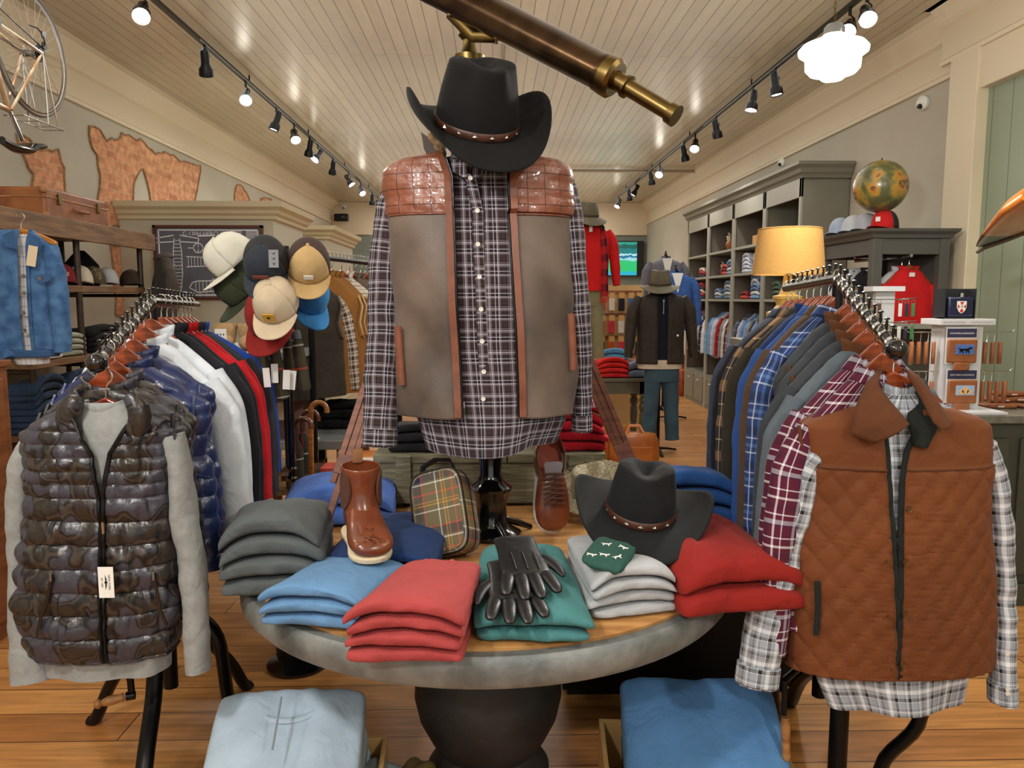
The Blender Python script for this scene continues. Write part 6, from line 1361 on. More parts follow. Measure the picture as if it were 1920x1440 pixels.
cane(582, 752, 890, 3.25, m_can, 'honey-coloured bamboo walking cane beside the galvanised shelf'); cane(553, 782, 890, 3.2, m_cand, 'long umbrella with glossy curved wooden handle, nearest of the pair', name='long_umbrella'); cane(566, 768, 890, 3.32, m_cand, 'long tartan umbrella with wooden handle, farther of the pair', name='long_umbrella')
bn_ = thing('umbrella_bin', 'dark round bin holding the canes and umbrellas', 'bin', (at(566, 900, 3.26).x, 3.26, 0)); MB().lathe([(0, 0), (.13, 0), (.14, .5), (.13, .5), (.12, .02), (0, .02)], 28).build('body', BLACKM, bn_)
# galvanised shelf with crates beyond
ga = at(525, 830, 4.0); gb = at(665, 810, 4.9)
gs_ = thing('galvanised_shelf', 'grey galvanised shelf with wooden crates below, behind the canes', 'shelf', ((ga.x + gb.x) / 2, 4.4, 0))
MB().b2((ga.x - .1, 4.05, ga.z - .05), (gb.x + .12, 4.95, ga.z)).build('top', pm('galvanised', (158, 164, 162), .4, .5, 8, .3), gs_, world=True, smooth=False, bevel=.004)
for x in (ga.x - .05, gb.x + .07):
    for y in (4.1, 4.9): MB().b2((x - .02, y - .02, 0), (x + .02, y + .02, ga.z - .05)).build('leg', m_oak, gs_, world=True, smooth=False)
for k, (dx, zc) in enumerate(((.25, 0), (.62, 0))):
    t = thing('slatted_crate', ['wooden slatted crate under the galvanised shelf, left one', 'wooden slatted crate under the galvanised shelf, right one'][k], 'crate', (ga.x + dx, 4.25, .004))
    for z in (.06, .14, .22, .30, .38): MB().box((0, 0, z), (.32, .02, .06)).box((-.16, .16, z), (.02, .32, .06)).box((.16, .16, z), (.02, .32, .06)).build('slat_row', m_oak, t, smooth=False)
    MB().box((0, .16, .01), (.32, .32, .02)).build('base', m_oak, t, smooth=False)
# boxes / shoes on it
bx = at(547, 775, 4.2); t = thing('shoe_box', 'brown shoe box with a cream label on the galvanised shelf', 'box', (bx.x, 4.25, ga.z + .001)); MB().box((0, 0, .12), (.16, .26, .24)).build('carton', pm('mauve_box', (104, 74, 66), .7), t, smooth=False); MB().box((-.03, -.131, .16), (.05, .002, .12)).build('label', pm('cream_card', (226, 208, 176)), t, smooth=False)
bx = at(505, 770, 4.2); pile(3, 'tweed_hat', 'dark taupe tweed hat in the heap behind the left rack', m_brn, (bx.x, 4.25, ga.z + .002), .2, .2, .04, 0, 'tweed hats on the galvanised shelf', 'hat', 8)
pile(3, 'folded_trousers', 'black folded trousers on the galvanised shelf under the hanging vests', m_blk, (at(650, 790, 4.5).x, 4.55, ga.z + .002), .34, .3, .045, 0, 'black trousers on the galvanised shelf', 'trousers', 12)
# ochre shoulder bag behind the crate
# --- clothes rail in the middle left distance
RY = 4.0
ra, rb_ = at(580, 480, 4.0), at(745, 482, 5.3)
mr = thing('clothes_rail', 'black straight clothes rail with chrome hooks in the left middle distance', 'clothes rack', (ra.x, RY, 0))
ra2 = V((ra.x, RY, ra.z)); rb2 = V((rb_.x, 5.3, ra.z)); MB().tube([ra2, rb2], .014, 10).build('rail', BLACKM, mr, world=True)
for q in (ra2, rb2): MB().tube([q, V((q.x, q.y, .01))], .016, 10).box((q.x, q.y, .012), (.05, .4, .02)).build('post', BLACKM, mr, world=True)
for k in range(26):
    p = ra2.lerp(rb2, (k + .5) / 26)
    MB().tube([p, p + V((0, 0, .03))], .004, 6).lathe([(0, 0), (.009, .003), (0, .010)], 8, c=p + V((0, 0, .03))).build('peg', CHROME, mr, world=True)
m_oliveq = fabric('olive_brown_quilt', (56, 50, 42)); m_mus = fabric('mustard_canvas', (140, 94, 44)); m_chk = tartan('black_cream_check', (216, 206, 190), [(.0, .16, (34, 36, 42)), (.5, .6, (70, 72, 76))], .045); m_flrd = tartan('brown_cream_flannel', (200, 190, 178), [(.0, .4, (70, 50, 46)), (.6, .7, (60, 44, 40))], .05); m_gryj = fabric('taupe_jacket', (100, 88, 76)); m_rust = fabric('rust_canvas', (160, 66, 34))
row2 = [(560, 4.10, m_oliveq, 0, 'dark olive box-quilted vest at the front of the middle rail', 'vest', quilt_box(.09, .11, .007), m_gryj, 35), (566, 4.18, m_flrd, 1, 'brown and cream flannel shirt inside the dark quilted vest on the middle rail', 'shirt', None, None, 35),
        (604, 4.28, m_mus, 0, 'mustard canvas vest, first of three on the middle rail', 'vest', None, m_tanc, 40), (613, 4.36, m_mus, 0, 'mustard canvas vest, second of three on the middle rail', 'vest', None, m_tanc, 40), (622, 4.44, m_mus, 0, 'mustard canvas vest, third of three on the middle rail', 'vest', None, m_tanc, 40),
        (640, 4.55, m_chk, 1, 'black and cream checked shirt on the middle rail', 'shirt', None, None, 42), (655, 4.68, m_gryj, 1, 'taupe jacket beyond the checked shirt, nearer one', 'jacket', None, None, 45), (665, 4.76, m_gryj, 1, 'taupe jacket beyond the checked shirt, farther one', 'jacket', None, None, 45),
        (676, 4.88, m_rust, 1, 'rust orange jacket on the middle rail, nearer one', 'jacket', None, None, 45), (684, 4.96, m_rust, 1, 'rust orange jacket on the middle rail, middle one', 'jacket', None, None, 45), (692, 5.04, m_rust, 1, 'rust orange jacket on the middle rail, far one', 'jacket', None, None, 45), (705, 5.15, m_flrd, 1, 'brown flannel shirt at the far end of the middle rail', 'shirt', None, None, 45)]
for i, (px, Y, mt, sl, lab, cat, dsp_, trm, rz) in enumerate(row2):
    p = at(px, 486, Y); p = V((p.x, Y, ra.z + .012)); r_ = math.radians(44)
    t = thing({'vest': 'hanging_vest', 'shirt': 'hanging_shirt', 'jacket': 'hanging_jacket'}[cat], lab, cat, p, r_)
    hung(t, mt, .50, .76, .05, bool(sl), trm, dsp_ or folds(.008, 7, 2, i), seed=90 + i, tip=.24, sl_len=.5, collar='stand', nv=44, nu=40)
    hanger(p, r_, 'wooden hanger in the row on the middle left rail', 'wooden hangers on the middle left rail', w=.36, drop=.20)
# ================================================================ RIGHT SIDE OF THE SHOP
m_greyp = pm('grey_green_paint', (122, 120, 106), .5, ns=4, na=.05); m_greyin = pm('grey_paint_inner', (112, 104, 92), .6); m_trimg = pm('pale_grey_trim', (150, 148, 134), .45)
# --- wall shelving cabinets
SX, SY0, SY1, SZ = 3.03, 7.6, 12.0, 2.84
ys = [7.6, 8.62, 9.73, 10.86, 12.0]; XW = XR - .012
for i in range(4):
    y0, y1 = ys[i] + .002, ys[i + 1] - .002
    lab = ['tall grey wall cabinet nearest the camera, holding the oval plate', 'tall grey wall cabinet, second from the camera, holding the model ship', 'tall grey wall cabinet, third from the camera, holding the duck decoy', 'tall grey wall cabinet at the far end holding the white box clock'][i]
    t = thing('wall_cabinet', lab, 'cabinet', (3.26, (y0 + y1) / 2, 0))
    MB().b2((SX, y0, 0), (XW, y0 + .025, SZ - .1)).b2((SX, y1 - .025, 0), (XW, y1, SZ - .1)).b2((XW - .015, y0, 0), (XW, y1, SZ - .1)).b2((SX, y0, SZ - .13), (XW, y1, SZ - .1)).build('carcass', m_greyin if i else m_greyp, t, world=True, smooth=False)
    MB().b2((SX - .02, y0, 0), (SX + .004, y0 + .05, SZ - .1)).b2((SX - .02, y1 - .05, 0), (SX + .004, y1, SZ - .1)).b2((SX - .02, y0, SZ - .30), (SX + .004, y1, SZ - .1)).build('face_frame', m_trimg, t, world=True, smooth=False, bevel=.003)
    for z in (2.18, 1.86, 1.545): MB().b2((SX - .015, y0 + .03, z - .03), (XW - .02, y1 - .03, z)).build('shelf', m_trimg, t, world=True, smooth=False)
    MB().b2((SX - .015, y0 + .03, .0), (XW - .02, y1 - .03, .48)).build('base_cabinet', m_greyp, t, world=True, smooth=False)
    for k in (0, 1):
        ya_, yb2 = y0 + .06 + k * (y1 - y0 - .1) / 2, y0 + .02 + (k + 1) * (y1 - y0 - .1) / 2
        d_ = MB().b2((SX - .03, ya_, .06), (SX - .015, yb2, .44)).build('door', m_greyp, t, world=True, smooth=False, bevel=.004)
        MB().b2((SX - .045, (ya_ + yb2) / 2 - .03, .36), (SX - .03, (ya_ + yb2) / 2 + .03, .372)).build('handle', WPL, d_, world=True, smooth=False)
    MB().tube([(3.28, y0 + .03, 1.46), (3.28, y1 - .03, 1.46)], .012, 8).build('hanging_rail', STEEL, t, world=True)
prof = [(0, -.12), (.02, -.12), (.03, -.09), (.05, -.07), (.06, -.03), (.09, 0), (.09, .03), (0, .03)]
rings = [[V((x - a * nx, y + a * ny, SZ + z)) for a, z in prof] for (x, y, nx, ny) in ((XW, SY0, 0, -1), (SX, SY0, 1, -1), (SX, SY1, 1, 1), (XW, SY1, 0, 1))]
crn = tag(MB().loft(rings, True, True, True).b2((SX, SY0, SZ - .02), (XW, SY1, SZ + .03)).build('cabinet_crown', m_greyp, ang=20), 'long grey crown moulding running along the top of the wall cabinets', 'moulding')
# things on the upper shelves
def sy(px): return SX * FPX / (px - 925.0)
z1, z2, z3 = 2.182, 1.862, 1.547
pp = (3.22, 7.95)
pt = thing('oval_plate', 'cream oval wooden plate standing in the nearest wall cabinet', 'plate', (3.2, 8.05, z1)); m = MB().loft([[V((0 + o, .135 * k * math.cos(q), .17 + .17 * k * math.sin(q))) for q in np.linspace(0, 2 * PI, 33)[:-1]] for o, k in ((0, .6), (-.012, .9), (-.02, 1.0), (-.01, 1.02), (.008, .7))], True, True, True).build('plate', pm('pale_maple', (226, 196, 150), .45), pt); pt.rotation_euler = (0, 0, -.45)
tag(MB().box((0, 0, 0), (.1, .1, .1)).box((0, 0, .07), (.07, .07, .05)).build('wooden_block', pm('pale_maple', (226, 196, 150)), loc=(3.2, 7.75, z1 + .05), smooth=False, bevel=.003), 'small pale wooden block beside the oval plate', 'ornament')
t = thing('model_boat', 'small dark red model boat on a wooden box in the second wall cabinet', 'model boat', (3.22, 9.15, z1)); MB().box((0, 0, .06), (.2, .34, .12)).build('box_base', pm('pale_wood_box', (188, 138, 88), .5), t, smooth=False, bevel=.003); MB().loft([[V((w_ * math.sin(q), y, .16 + w_ * .8 * math.cos(q))) for q in np.linspace(0, 2 * PI, 13)[:-1]] for y, w_ in ((-.14, .005), (-.09, .03), (0, .04), (.1, .035), (.14, .02))], True, True, True).tube([(0, 0, .16), (0, 0, .26)], .004, 6).build('hull', pm('dark_red_paint', (110, 42, 32), .4), t)
def duck(c, rz, lab, col=(150, 84, 44)):
    t = thing('duck_decoy', lab, 'decoy', c, rz)
    rings = []
    for y, w_, zc, h_ in ((-.14, .01, .09, .01), (-.12, .05, .075, .05), (-.05, .08, .075, .075), (.04, .08, .07, .07), (.11, .05, .08, .045), (.17, .012, .10, .012)): rings.append([V((w_ * math.sin(q), y, zc + h_ * math.cos(q))) for q in np.linspace(0, 2 * PI, 21)[:-1]])
    MB().loft(rings, True, True, True).build('body', pm('decoy_brown' + str(col[0]), col, .5), t, sub=1)
    MB().tube([(0, -.09, .11), (0, -.11, .17), (0, -.11, .20), (0, -.115, .235)], [.035, .028, .036, .015], 14).build('head', pm('decoy_cream', (214, 196, 164), .5), t, sub=1)
    MB().tube([(0, -.14, .205), (0, -.19, .20)], [(.014, .012), (.005, .012)], 8).build('bill', BLACKM, t)
    return t
duck((3.2, 10.3, z1), -.9, 'carved wooden duck decoy on the top shelf of the third wall cabinet')
duck((3.2, 10.6, z2), -.9, 'second small duck decoy beside red folded clothes in the third wall cabinet', (120, 70, 50)).scale = (.8,) * 3
t = thing('table_clock', 'white rectangular clock box on the top shelf of the far wall cabinet', 'clock', (3.2, 11.15, z1), -.9); MB().box((0, 0, .17), (.2, .08, .34)).build('case', WHITEP, t, smooth=False, bevel=.004); MB().lathe([(0, 0), (.06, 0), (.06, .004), (0, .004)], 24).xf(Matrix.Translation((0, -.042, .22)) @ Matrix.Rotation(PI / 2, 4, 'X')).build('dial', pm('clock_grey', (150, 150, 150), .5), t)
# folded clothes in the cabinets
mixs = dict(a=[(60, 62, 74), (170, 60, 60), (206, 190, 180)], b=[(190, 70, 60), (120, 40, 44)], c=[(206, 210, 222), (190, 196, 214)], d=[(120, 160, 200), (206, 210, 214), (90, 110, 150)], e=[(104, 128, 150), (190, 196, 200)], g=[(66, 92, 76), (86, 104, 88)])
def mm(k): return [fabric('mix_%s%d' % (k, i), c) for i, c in enumerate(mixs[k])]
random.seed(9)
for (y, z, k, n, nme, lab) in ((11.35, z2, 'a', 3, 'dark and red striped', 'on the second shelf of the far wall cabinet'), (11.35, z3, 'a', 5, 'red grey and navy', 'on the third shelf of the far wall cabinet'),
        (10.2, z2, 'b', 3, 'red and salmon', 'beside the small decoy'), (9.95, z2, 'd', 4, 'pale blue patterned', 'on the second shelf of the third wall cabinet'), (10.5, z3, 'e', 3, 'pale blue', 'on the third shelf of the third wall cabinet'), (10.05, z3, 'e', 5, 'grey and white striped', 'on the third shelf of the third wall cabinet'),
        (9.35, z2, 'c', 5, 'white', 'on the second shelf of the second wall cabinet'), (8.95, z2, 'c', 5, 'crisp white', 'in the nearer stack in the second wall cabinet'), (9.4, z3, 'b', 2, 'coral', 'on the third shelf of the second wall cabinet'), (9.0, z3, 'd', 7, 'blue and white striped', 'on the third shelf of the second wall cabinet'), (8.3, z3, 'g', 4, 'dark green', 'on the third shelf of the nearest wall cabinet'), (8.0, z2, 'c', 3, 'pale', 'hidden behind the lamp shade')):
    w_ = .24 if n < 4 else .27
    pile(n, 'folded_shirt', nme + ' folded shirt ' + lab, mm(k), (3.2, y, z + .001), w_, .30, .038, -PI / 2, nme + ' shirts ' + lab, 'shirt', int(y * 10))
# hanging shirts under the shelves
hs = [((200, 70, 90), 'rose'), ((110, 140, 200), 'light blue'), ((150, 60, 70), 'dark rose'), ((140, 142, 148), 'grey'), ((60, 60, 70), 'dark patterned'), ((190, 192, 196), 'silver grey'), ((44, 50, 70), 'navy'), ((214, 214, 218), 'white'), ((226, 226, 228), 'bright white'), ((130, 176, 204), 'pale turquoise'), ((90, 150, 190), 'turquoise'), ((140, 160, 206), 'periwinkle'), ((206, 214, 220), 'ice blue'), ((180, 192, 210), 'pale blue striped'), ((180, 40, 44), 'red'), ((110, 30, 36), 'burgundy'), ((150, 150, 150), 'mid grey'), ((220, 214, 204), 'ivory'), ((96, 104, 120), 'slate')]
protos = {}
Yl = np.linspace(11.8, 8.0, 38)
mhs = [tartan('shirt_check_%d' % i, c, [(.1, .2, tuple(int(x * .6) for x in c)), (.5, .56, (230, 230, 232))], .09) if i % 3 == 0 else fabric('shirt_cloth_%d' % i, c) for i, (c, n) in enumerate(hs)]
for i, y in enumerate(Yl):
    k = (i * 7 + i // 5) % len(hs) if i > 16 else i % len(hs)
    if not protos:
        t = thing('hanging_shirt', '', 'shirt', (3.28, y, 1.455), math.radians(0)); hung(t, mhs[k], .42, .72, .04, True, seed=5, tip=.2, sl_len=.48, collar='shirt', nv=30, nu=26); protos['p'] = t
    else: t = dup(protos['p'], (3.28, y, 1.455), (0, 0, math.radians(random.uniform(-6, 6))), mats={'body': mhs[k], 'sleeve': mhs[k], 'collar': mhs[k]})
    t['label'] = hs[k][1] + ' long-sleeved shirt in the row hanging inside the wall cabinets'; t['group'] = hs[k][1] + ' shirts hanging in the wall cabinets'
# --- table lamp and its tall stand
LY = 4.3; lp = at(1478, 515, LY)
lt = thing('table_lamp', 'table lamp with a round ochre linen shade and carved yellow base', 'lamp', (lp.x, LY, lp.z - .36))
R1, R2 = .170, .195
m_shade, nt, b = nt_new('linen_shade'); b.inputs['Base Color'].default_value = lin((206, 164, 92)); b.inputs['Roughness'].default_value = .9
v = coords(nt, 'Object', (1, 1, 1)); 
wv = nd(nt, 'ShaderNodeTexNoise'); wv.inputs['Scale'].default_value = 60; mp = nd(nt, 'ShaderNodeMapping'); mp.inputs['Scale'].default_value = (1, 1, 8); nt.links.new(v, mp.inputs[0]); nt.links.new(mp.outputs[0], wv.inputs['Vector'])
rr2 = nd(nt, 'ShaderNodeValToRGB'); rr2.color_ramp.elements[0].color = lin((150, 106, 50)); rr2.color_ramp.elements[1].color = lin((200, 156, 84)); nt.links.new(wv.outputs[0], rr2.inputs[0]); nt.links.new(rr2.outputs[0], b.inputs['Base Color'])
b.inputs['Emission Strength'].default_value = .15; nt.links.new(rr2.outputs[0], b.inputs['Emission Color'])
MB().lathe([(R2, 0), (R1, .25)], 64).build('lamp_shade', m_shade, lt, loc=(0, 0, .36), solid=.003)
s_ = lt.children if False else None
me = bpy.data.objects['lamp_shade'].data
import bmesh
bm = bmesh.new(); bm.from_mesh(me); bmesh.ops.delete(bm, geom=[f for f in bm.faces if len(f.verts) > 4], context='FACES'); bm.to_mesh(me); bm.free()
MB().tube([(R1 * math.cos(q), R1 * math.sin(q), .25) for q in np.linspace(0, 2 * PI, 49)[:-1]], .003, 6, closed=True).build('shade_ring', pm('shade_binding', (186, 140, 76), .8), lt, loc=(0, 0, .36))
m_yel = pm('yellow_glaze', (214, 182, 92), .35, 0, 12, .2)
def sq(w_, z): return [V((w_ * sg(math.sin(q), .35), w_ * sg(math.cos(q), .35), z)) for q in np.linspace(0, 2 * PI, 41)[:-1]]
MB().loft([sq(w_, z) for w_, z in ((.10, 0), (.10, .03), (.085, .035), (.075, .09), (.085, .12), (.095, .125), (.095, .15), (.07, .16), (.05, .19), (.055, .22), (.068, .225), (.068, .24), (.04, .25), (.025, .30), (.02, .36))], True, True, True).build('base', m_yel, lt)
MB().tube([(0, 0, .34), (0, 0, .48)], .012, 10).build('socket', BRASS, lt)
MB().lathe([(0, 0), (.018, .01), (.03, .04), (.03, .06), (.015, .08), (0, .085)], 20, c=(0, 0, .42)).build('bulb', pm('lamp_bulb', (255, 230, 180), .3, emis=12), lt)
L = light('lamp_bulb_light', 'POINT', (0, 0, .44), 3, (1, .82, .55), .04); L.parent = lt
cs = thing('tall_console', 'grey painted console carrying the yellow lamp behind the right rack', 'console', (lp.x, LY, 0)); zt_ = lp.z - .36
MB().b2((lp.x - .25, LY - .22, zt_ - .04), (lp.x + .3, LY + .22, zt_ - .001)).build('top', m_greyp, cs, world=True, smooth=False, bevel=.004)
MB().b2((lp.x - .22, LY - .19, 0), (lp.x + .27, LY + .19, zt_ - .04)).build('body', m_greyp, cs, world=True, smooth=False)
# --- grey wardrobe display cabinet
m_gw = pm('charcoal_paint', (84, 82, 76), .5, ns=5, na=.08); WX0, WX1, WY0, WY1, WZ = 2.74, 3.30, 5.55, 6.45, 2.05
wr = thing('display_wardrobe', 'dark grey open-sided display wardrobe with a cornice against the right wall', 'wardrobe', ((WX0 + WX1) / 2, 6, 0))
prof = [(0, -.07), (.012, -.065), (.02, -.04), (.045, -.02), (.05, 0), (0, 0)]
rings = [[V((x + a * nx, y + a * ny, WZ + z)) for a, z in prof] for (x, y, nx, ny) in ((WX0, WY0, -1, -1), (WX1, WY0, 1, -1), (WX1, WY1, 1, 1), (WX0, WY1, -1, 1), (WX0, WY0, -1, -1))]
MB().loft(rings).b2((WX0, WY0, WZ - .06), (WX1, WY1, WZ)).build('cornice', m_gw, wr, world=True, ang=20)
for x in (WX0, WX1 - .07):
    for y in (WY0, WY1 - .07): MB().b2((x, y, 0), (x + .07, y + .07, WZ - .06)).build('post', m_gw, wr, world=True, smooth=False, bevel=.003)
MB().b2((WX0 + .07, WY0 + .01, WZ - .18), (WX1 - .07, WY0 + .03, WZ - .06)).b2((WX0 + .01, WY0 + .07, WZ - .18), (WX0 + .03, WY1 - .07, WZ - .06)).b2((WX0 + .07, WY1 - .03, WZ - .18), (WX1 - .07, WY1 - .01, WZ - .06)).build('frieze', m_gw, wr, world=True, smooth=False)
MB().b2((WX0 + .02, WY0 + .02, 1.33), (WX1 - .02, WY1 - .02, 1.37)).build('shelf', m_trimg, wr, world=True, smooth=False); MB().b2((WX0 + .02, WY0 + .02, .3), (WX1 - .02, WY1 - .02, .34)).build('shelf', m_trimg, wr, world=True, smooth=False)
MB().b2((WX1 - .04, WY0 + .07, .3), (WX1 - .02, WY1 - .07, WZ - .1)).build('side_panel', m_gw, wr, world=True, smooth=False)
MB().tube([(WX0 + .03, WY0 + .35, 1.86), (WX1 - .04, WY0 + .35, 1.86)], .012, 8).tube([(3.02, WY0 + .0, 1.86), (3.02, WY1 - .03, 1.86)], .012, 8).build('hanging_rail', CHROME, wr, world=True)
m_redp = fabric('bright_red_knit', (198, 28, 30))
p = V((3.06, WY0 + .10, 1.865)); t = thing('red_pullover', 'bright red mock-neck pullover hanging in the grey wardrobe', 'pullover', p); hung(t, m_redp, .40, .50, .06, True, seed=60, tip=.24, sl_len=.24); MB().box((0, -.05, -.14), (.04, .003, .03)).build('neck_label', WHITEP, t, smooth=False)
hanger(p, 0, 'wooden hanger holding the bright red pullover', w=.36, drop=.14)
p = V((3.06, WY0 + .20, 1.865)); t = thing('white_pullover', 'white pullover hanging behind the bright red pullover', 'pullover', p); hung(t, m_whitek, .44, .49, .06, True, seed=61, tip=.22, sl_len=.26); hanger(p, 0, 'wooden hanger holding the white pullover behind the red one', w=.36, drop=.14)
for i, (mt, nn) in enumerate(((m_blackj, 'black'), (fabric('silver_cloth', (176, 180, 186)), 'silver grey'), (m_whitek, 'white'), (m_darkj, 'dark grey'))):
    p = V((2.92, 5.95 + i * .1, 1.865)); t = thing('hanging_jacket', nn + ' jacket hanging deep inside the grey wardrobe', 'jacket', p, -.9); hung(t, mt, .40, .50, .05, True, seed=62 + i, tip=.24, sl_len=.24, nv=30, nu=26)
# caps and globe on top
for i, (px, mt, bk_, lab) in enumerate(((1568, fabric('pale_blue_cap', (170, 184, 204)), None, 'pale blue-grey cap at the left end of the row on the wardrobe'), (1590, fabric('white_blue_cap', (200, 204, 212)), None, 'white cap second from the left on the wardrobe'), (1609, fabric('grey_white_cap', (180, 184, 192)), None, 'light grey cap third from the left on the wardrobe'), (1636, m_redc if False else fabric('vivid_red_cap', (196, 34, 34)), m_mesh, 'red cap with black mesh back on the wardrobe under the globe'))):
    y = 2.84 * FPX / (px - 925); y = min(6.35, max(5.66, y)); p = V((2.86 + .02 * i, y, WZ + .018)); cap(lab, mt, p, rot(0, 0, -50), back=bk_, scale=1.15, patch_=(WHITEP, (.03, .03)) if i == 3 else None)
gp = at(1651, 350, 5.75)
gl = thing('globe', 'large antique terrestrial globe on a small stand on top of the wardrobe', 'globe', (gp.x, 5.75, WZ))
m, nt, b = nt_new('globe_map'); b.inputs['Roughness'].default_value = .3; v = coords(nt, 'Object'); n = nd(nt, 'ShaderNodeTexNoise'); n.inputs['Scale'].default_value = 6; n.inputs['Detail'].default_value = 8; nt.links.new(v, n.inputs['Vector'])
r = nd(nt, 'ShaderNodeValToRGB'); e = r.color_ramp.elements; e[0].position = .42; e[0].color = lin((92, 92, 58)); e[1].position = .47; e[1].color = lin((128, 122, 66))
for p_, c in ((.52, (176, 134, 52)), (.57, (190, 128, 56)), (.60, (60, 50, 34)), (.63, (150, 120, 60))): q = e.new(p_); q.color = lin(c)
nt.links.new(n.outputs[0], r.inputs[0]); nt.links.new(r.outputs[0], b.inputs['Base Color']); b.inputs['Coat Weight'].default_value = .3
R = .19; zc = gp.z - WZ
MB().lathe([(R * math.sin(q), -R * math.cos(q)) for q in np.linspace(.001, PI - .001, 40)], 64).build('sphere', m, gl, loc=(0, 0, zc)); bpy.data.objects['sphere'].rotation_euler = (.3, .3, 0)
MB().lathe([(0, 0), (.09, 0), (.085, .012), (.02, .02), (.014, max(.03, zc - R)), (0, max(.03, zc - R))], 24).lathe([(0, 0), (.006, 0), (.004, .016), (0, .018)], 10, c=(0, 0, zc + R)).build('stand', BLACKM, gl)
# --- counter with stone top
m_cnt = pm('counter_paint', (72, 74, 64), .55, ns=4, na=.1); CY = 3.72
ct_ = thing('sales_counter', 'dark grey-green panelled counter with a stone top at the right edge', 'counter', (2.9, 4.0, 0))
MB().b2((2.10, CY, 0), (XR - .05, 4.5, .94)).build('body', m_cnt, ct_, world=True, smooth=False)
for x in (2.16, 2.62, 3.06): MB().b2((x, CY - .02, .16), (x + .40, CY, .86)).b2((x + .06, CY - .028, .22), (x + .34, CY - .02, .80)).build('panel', m_cnt, ct_, world=True, smooth=False, bevel=.004)
MB().b2((2.08, CY - .03, 0), (XR - .05, CY, .11)).build('plinth', m_cnt, ct_, world=True, smooth=False, bevel=.004)
MB().b2((2.06, CY - .05, .94), (XR - .05, 4.52, .98)).build('worktop', pm('stone_top', (120, 118, 108), .25, 0, 30, .3), ct_, world=True, smooth=False, bevel=.004)
# koozie tower
m_tow = pm('white_acrylic', (206, 206, 208), .3); m_kz = pm('tan_hide', (150, 88, 48), .55, 0, 18, .2); m_nvy = pm('navy_card', (44, 44, 78), .6)
KY = 3.82; k0 = at(1803, 690, KY); ktop = at(1803, 598, KY).z; kw = .195; KZ = .982
kt = thing('goods_display_tower', 'white countertop display tower with brown leather can sleeves', 'display', (k0.x, KY, KZ))
MB().b2((-kw / 2, 0, .012), (kw / 2, .12, ktop - KZ - .03)).build('panel', m_tow, kt, smooth=False); MB().b2((-.16, -.14, 0), (.16, .2, .012)).build('base', m_tow, kt, smooth=False); MB().b2((-.14, -.03, ktop - KZ - .03), (.14, .15, ktop - KZ)).build('header_shelf', m_tow, kt, smooth=False, bevel=.002)
for x in (-.07, .07): text('SMATHERS & BRANSON', .0105, pm('pale_ink', (160, 160, 162), .7), kt, Matrix.Translation((x, -.031, ktop - KZ - .015)) @ FRONT, .0002)
for s in (-1, 1):
    for z in (.40, .20): MB().tube([(s * kw / 2, .03, z), (s * (kw / 2 + .17), .03, z), (s * (kw / 2 + .185), .03, z + .015)], .0022, 6).build('side_rod', CHROME, kt)
def slv(px, py0, py1, py2, lab, dog):
    a = at(px, py0, KY - .02); b = at(px, py1, KY - .02); c = at(px, py2, KY - .02); t = thing('can_sleeve', lab, 'can sleeve', (a.x, KY - .035, (b.z + c.z) / 2))
    hgt = (b.z - c.z); ctr = (b.z + c.z) / 2
    MB().box((0, .012, (a.z + c.z) / 2 - ctr), (.155, .003, a.z - c.z + .012)).build('backing_card', WHITEP, t, smooth=False)
    hd_ = MB().box((0, .0085, a.z - ctr - .022), (.148, .002, .044)).build('card_header', m_nvy, t, smooth=False); text('SMATHERS & BRANSON', .0115, WHITEP, hd_, Matrix.Translation((0, .0072, a.z - ctr - .024)) @ FRONT, .0002)
    MB().box((0, 0, 0), (.148, .014, hgt)).box((-.002, -.004, -hgt / 2 - .018), (.08, .012, .04)).build('leather_sleeve', m_kz, t, bevel=.006)
    MB().box((.01, -.0085, .008), (.095, .003, .05)).build('needlepoint_patch', pm('patch_blue', (74, 110, 176), .8) if dog else pm('patch_sky', (150, 176, 206), .8), t, bevel=.002, smooth=False)
    if dog: MB().prism([(-.038, .006), (-.03, .008), (-.02, .004), (.012, .006), (.022, .012), (.030, .013), (.037, .008), (.030, .005), (.022, .002), (.018, -.003), (.022, -.016), (.018, -.017), (.011, -.004), (.006, -.016), (.002, -.016), (.004, -.004), (-.012, -.004), (-.008, -.016), (-.013, -.017), (-.020, -.005), (-.026, -.016), (-.030, -.015), (-.026, -.001), (-.030, .003)], .002, Matrix.Translation((.01, -.011, .008))).build('dog_motif', BLACKM, t, smooth=False)
    else:
        MB().lathe([(0, 0), (.017, 0), (.017, .002), (0, .002)], 16).lathe([(0, 0), (.012, 0), (.012, .002), (0, .002)], 14, c=(-.02, -.008, 0)).lathe([(0, 0), (.012, 0), (.012, .002), (0, .002)], 14, c=(.02, -.008, 0)).xf(Matrix.Translation((.01, -.010, .008)) @ Matrix.Rotation(PI / 2, 4, 'X')).build('puppy_motif', pm('puppy_tan', (214, 170, 110), .8), t, smooth=False)
slv(1803, 616, 636, 680, 'brown leather can sleeve with a black dog on a blue patch', True); slv(1803, 694, 712, 756, 'brown leather can sleeve with a tan puppy on a pale blue patch', False)
fb = at(1801, 597, KY); t = thing('flask_box', 'open dark box holding a navy flask with a red and white crest', 'box', (fb.x, KY + .04, ktop + .001)); m_bk = pm('box_black', (26, 28, 34), .5)
MB().b2((-.08, .03, 0), (.08, .06, .15)).b2((-.08, -.03, 0), (-.074, .03, .15)).b2((.074, -.03, 0), (.08, .03, .15)).b2((-.08, -.03, 0), (.08, .03, .006)).build('carton', m_bk, t, smooth=False)
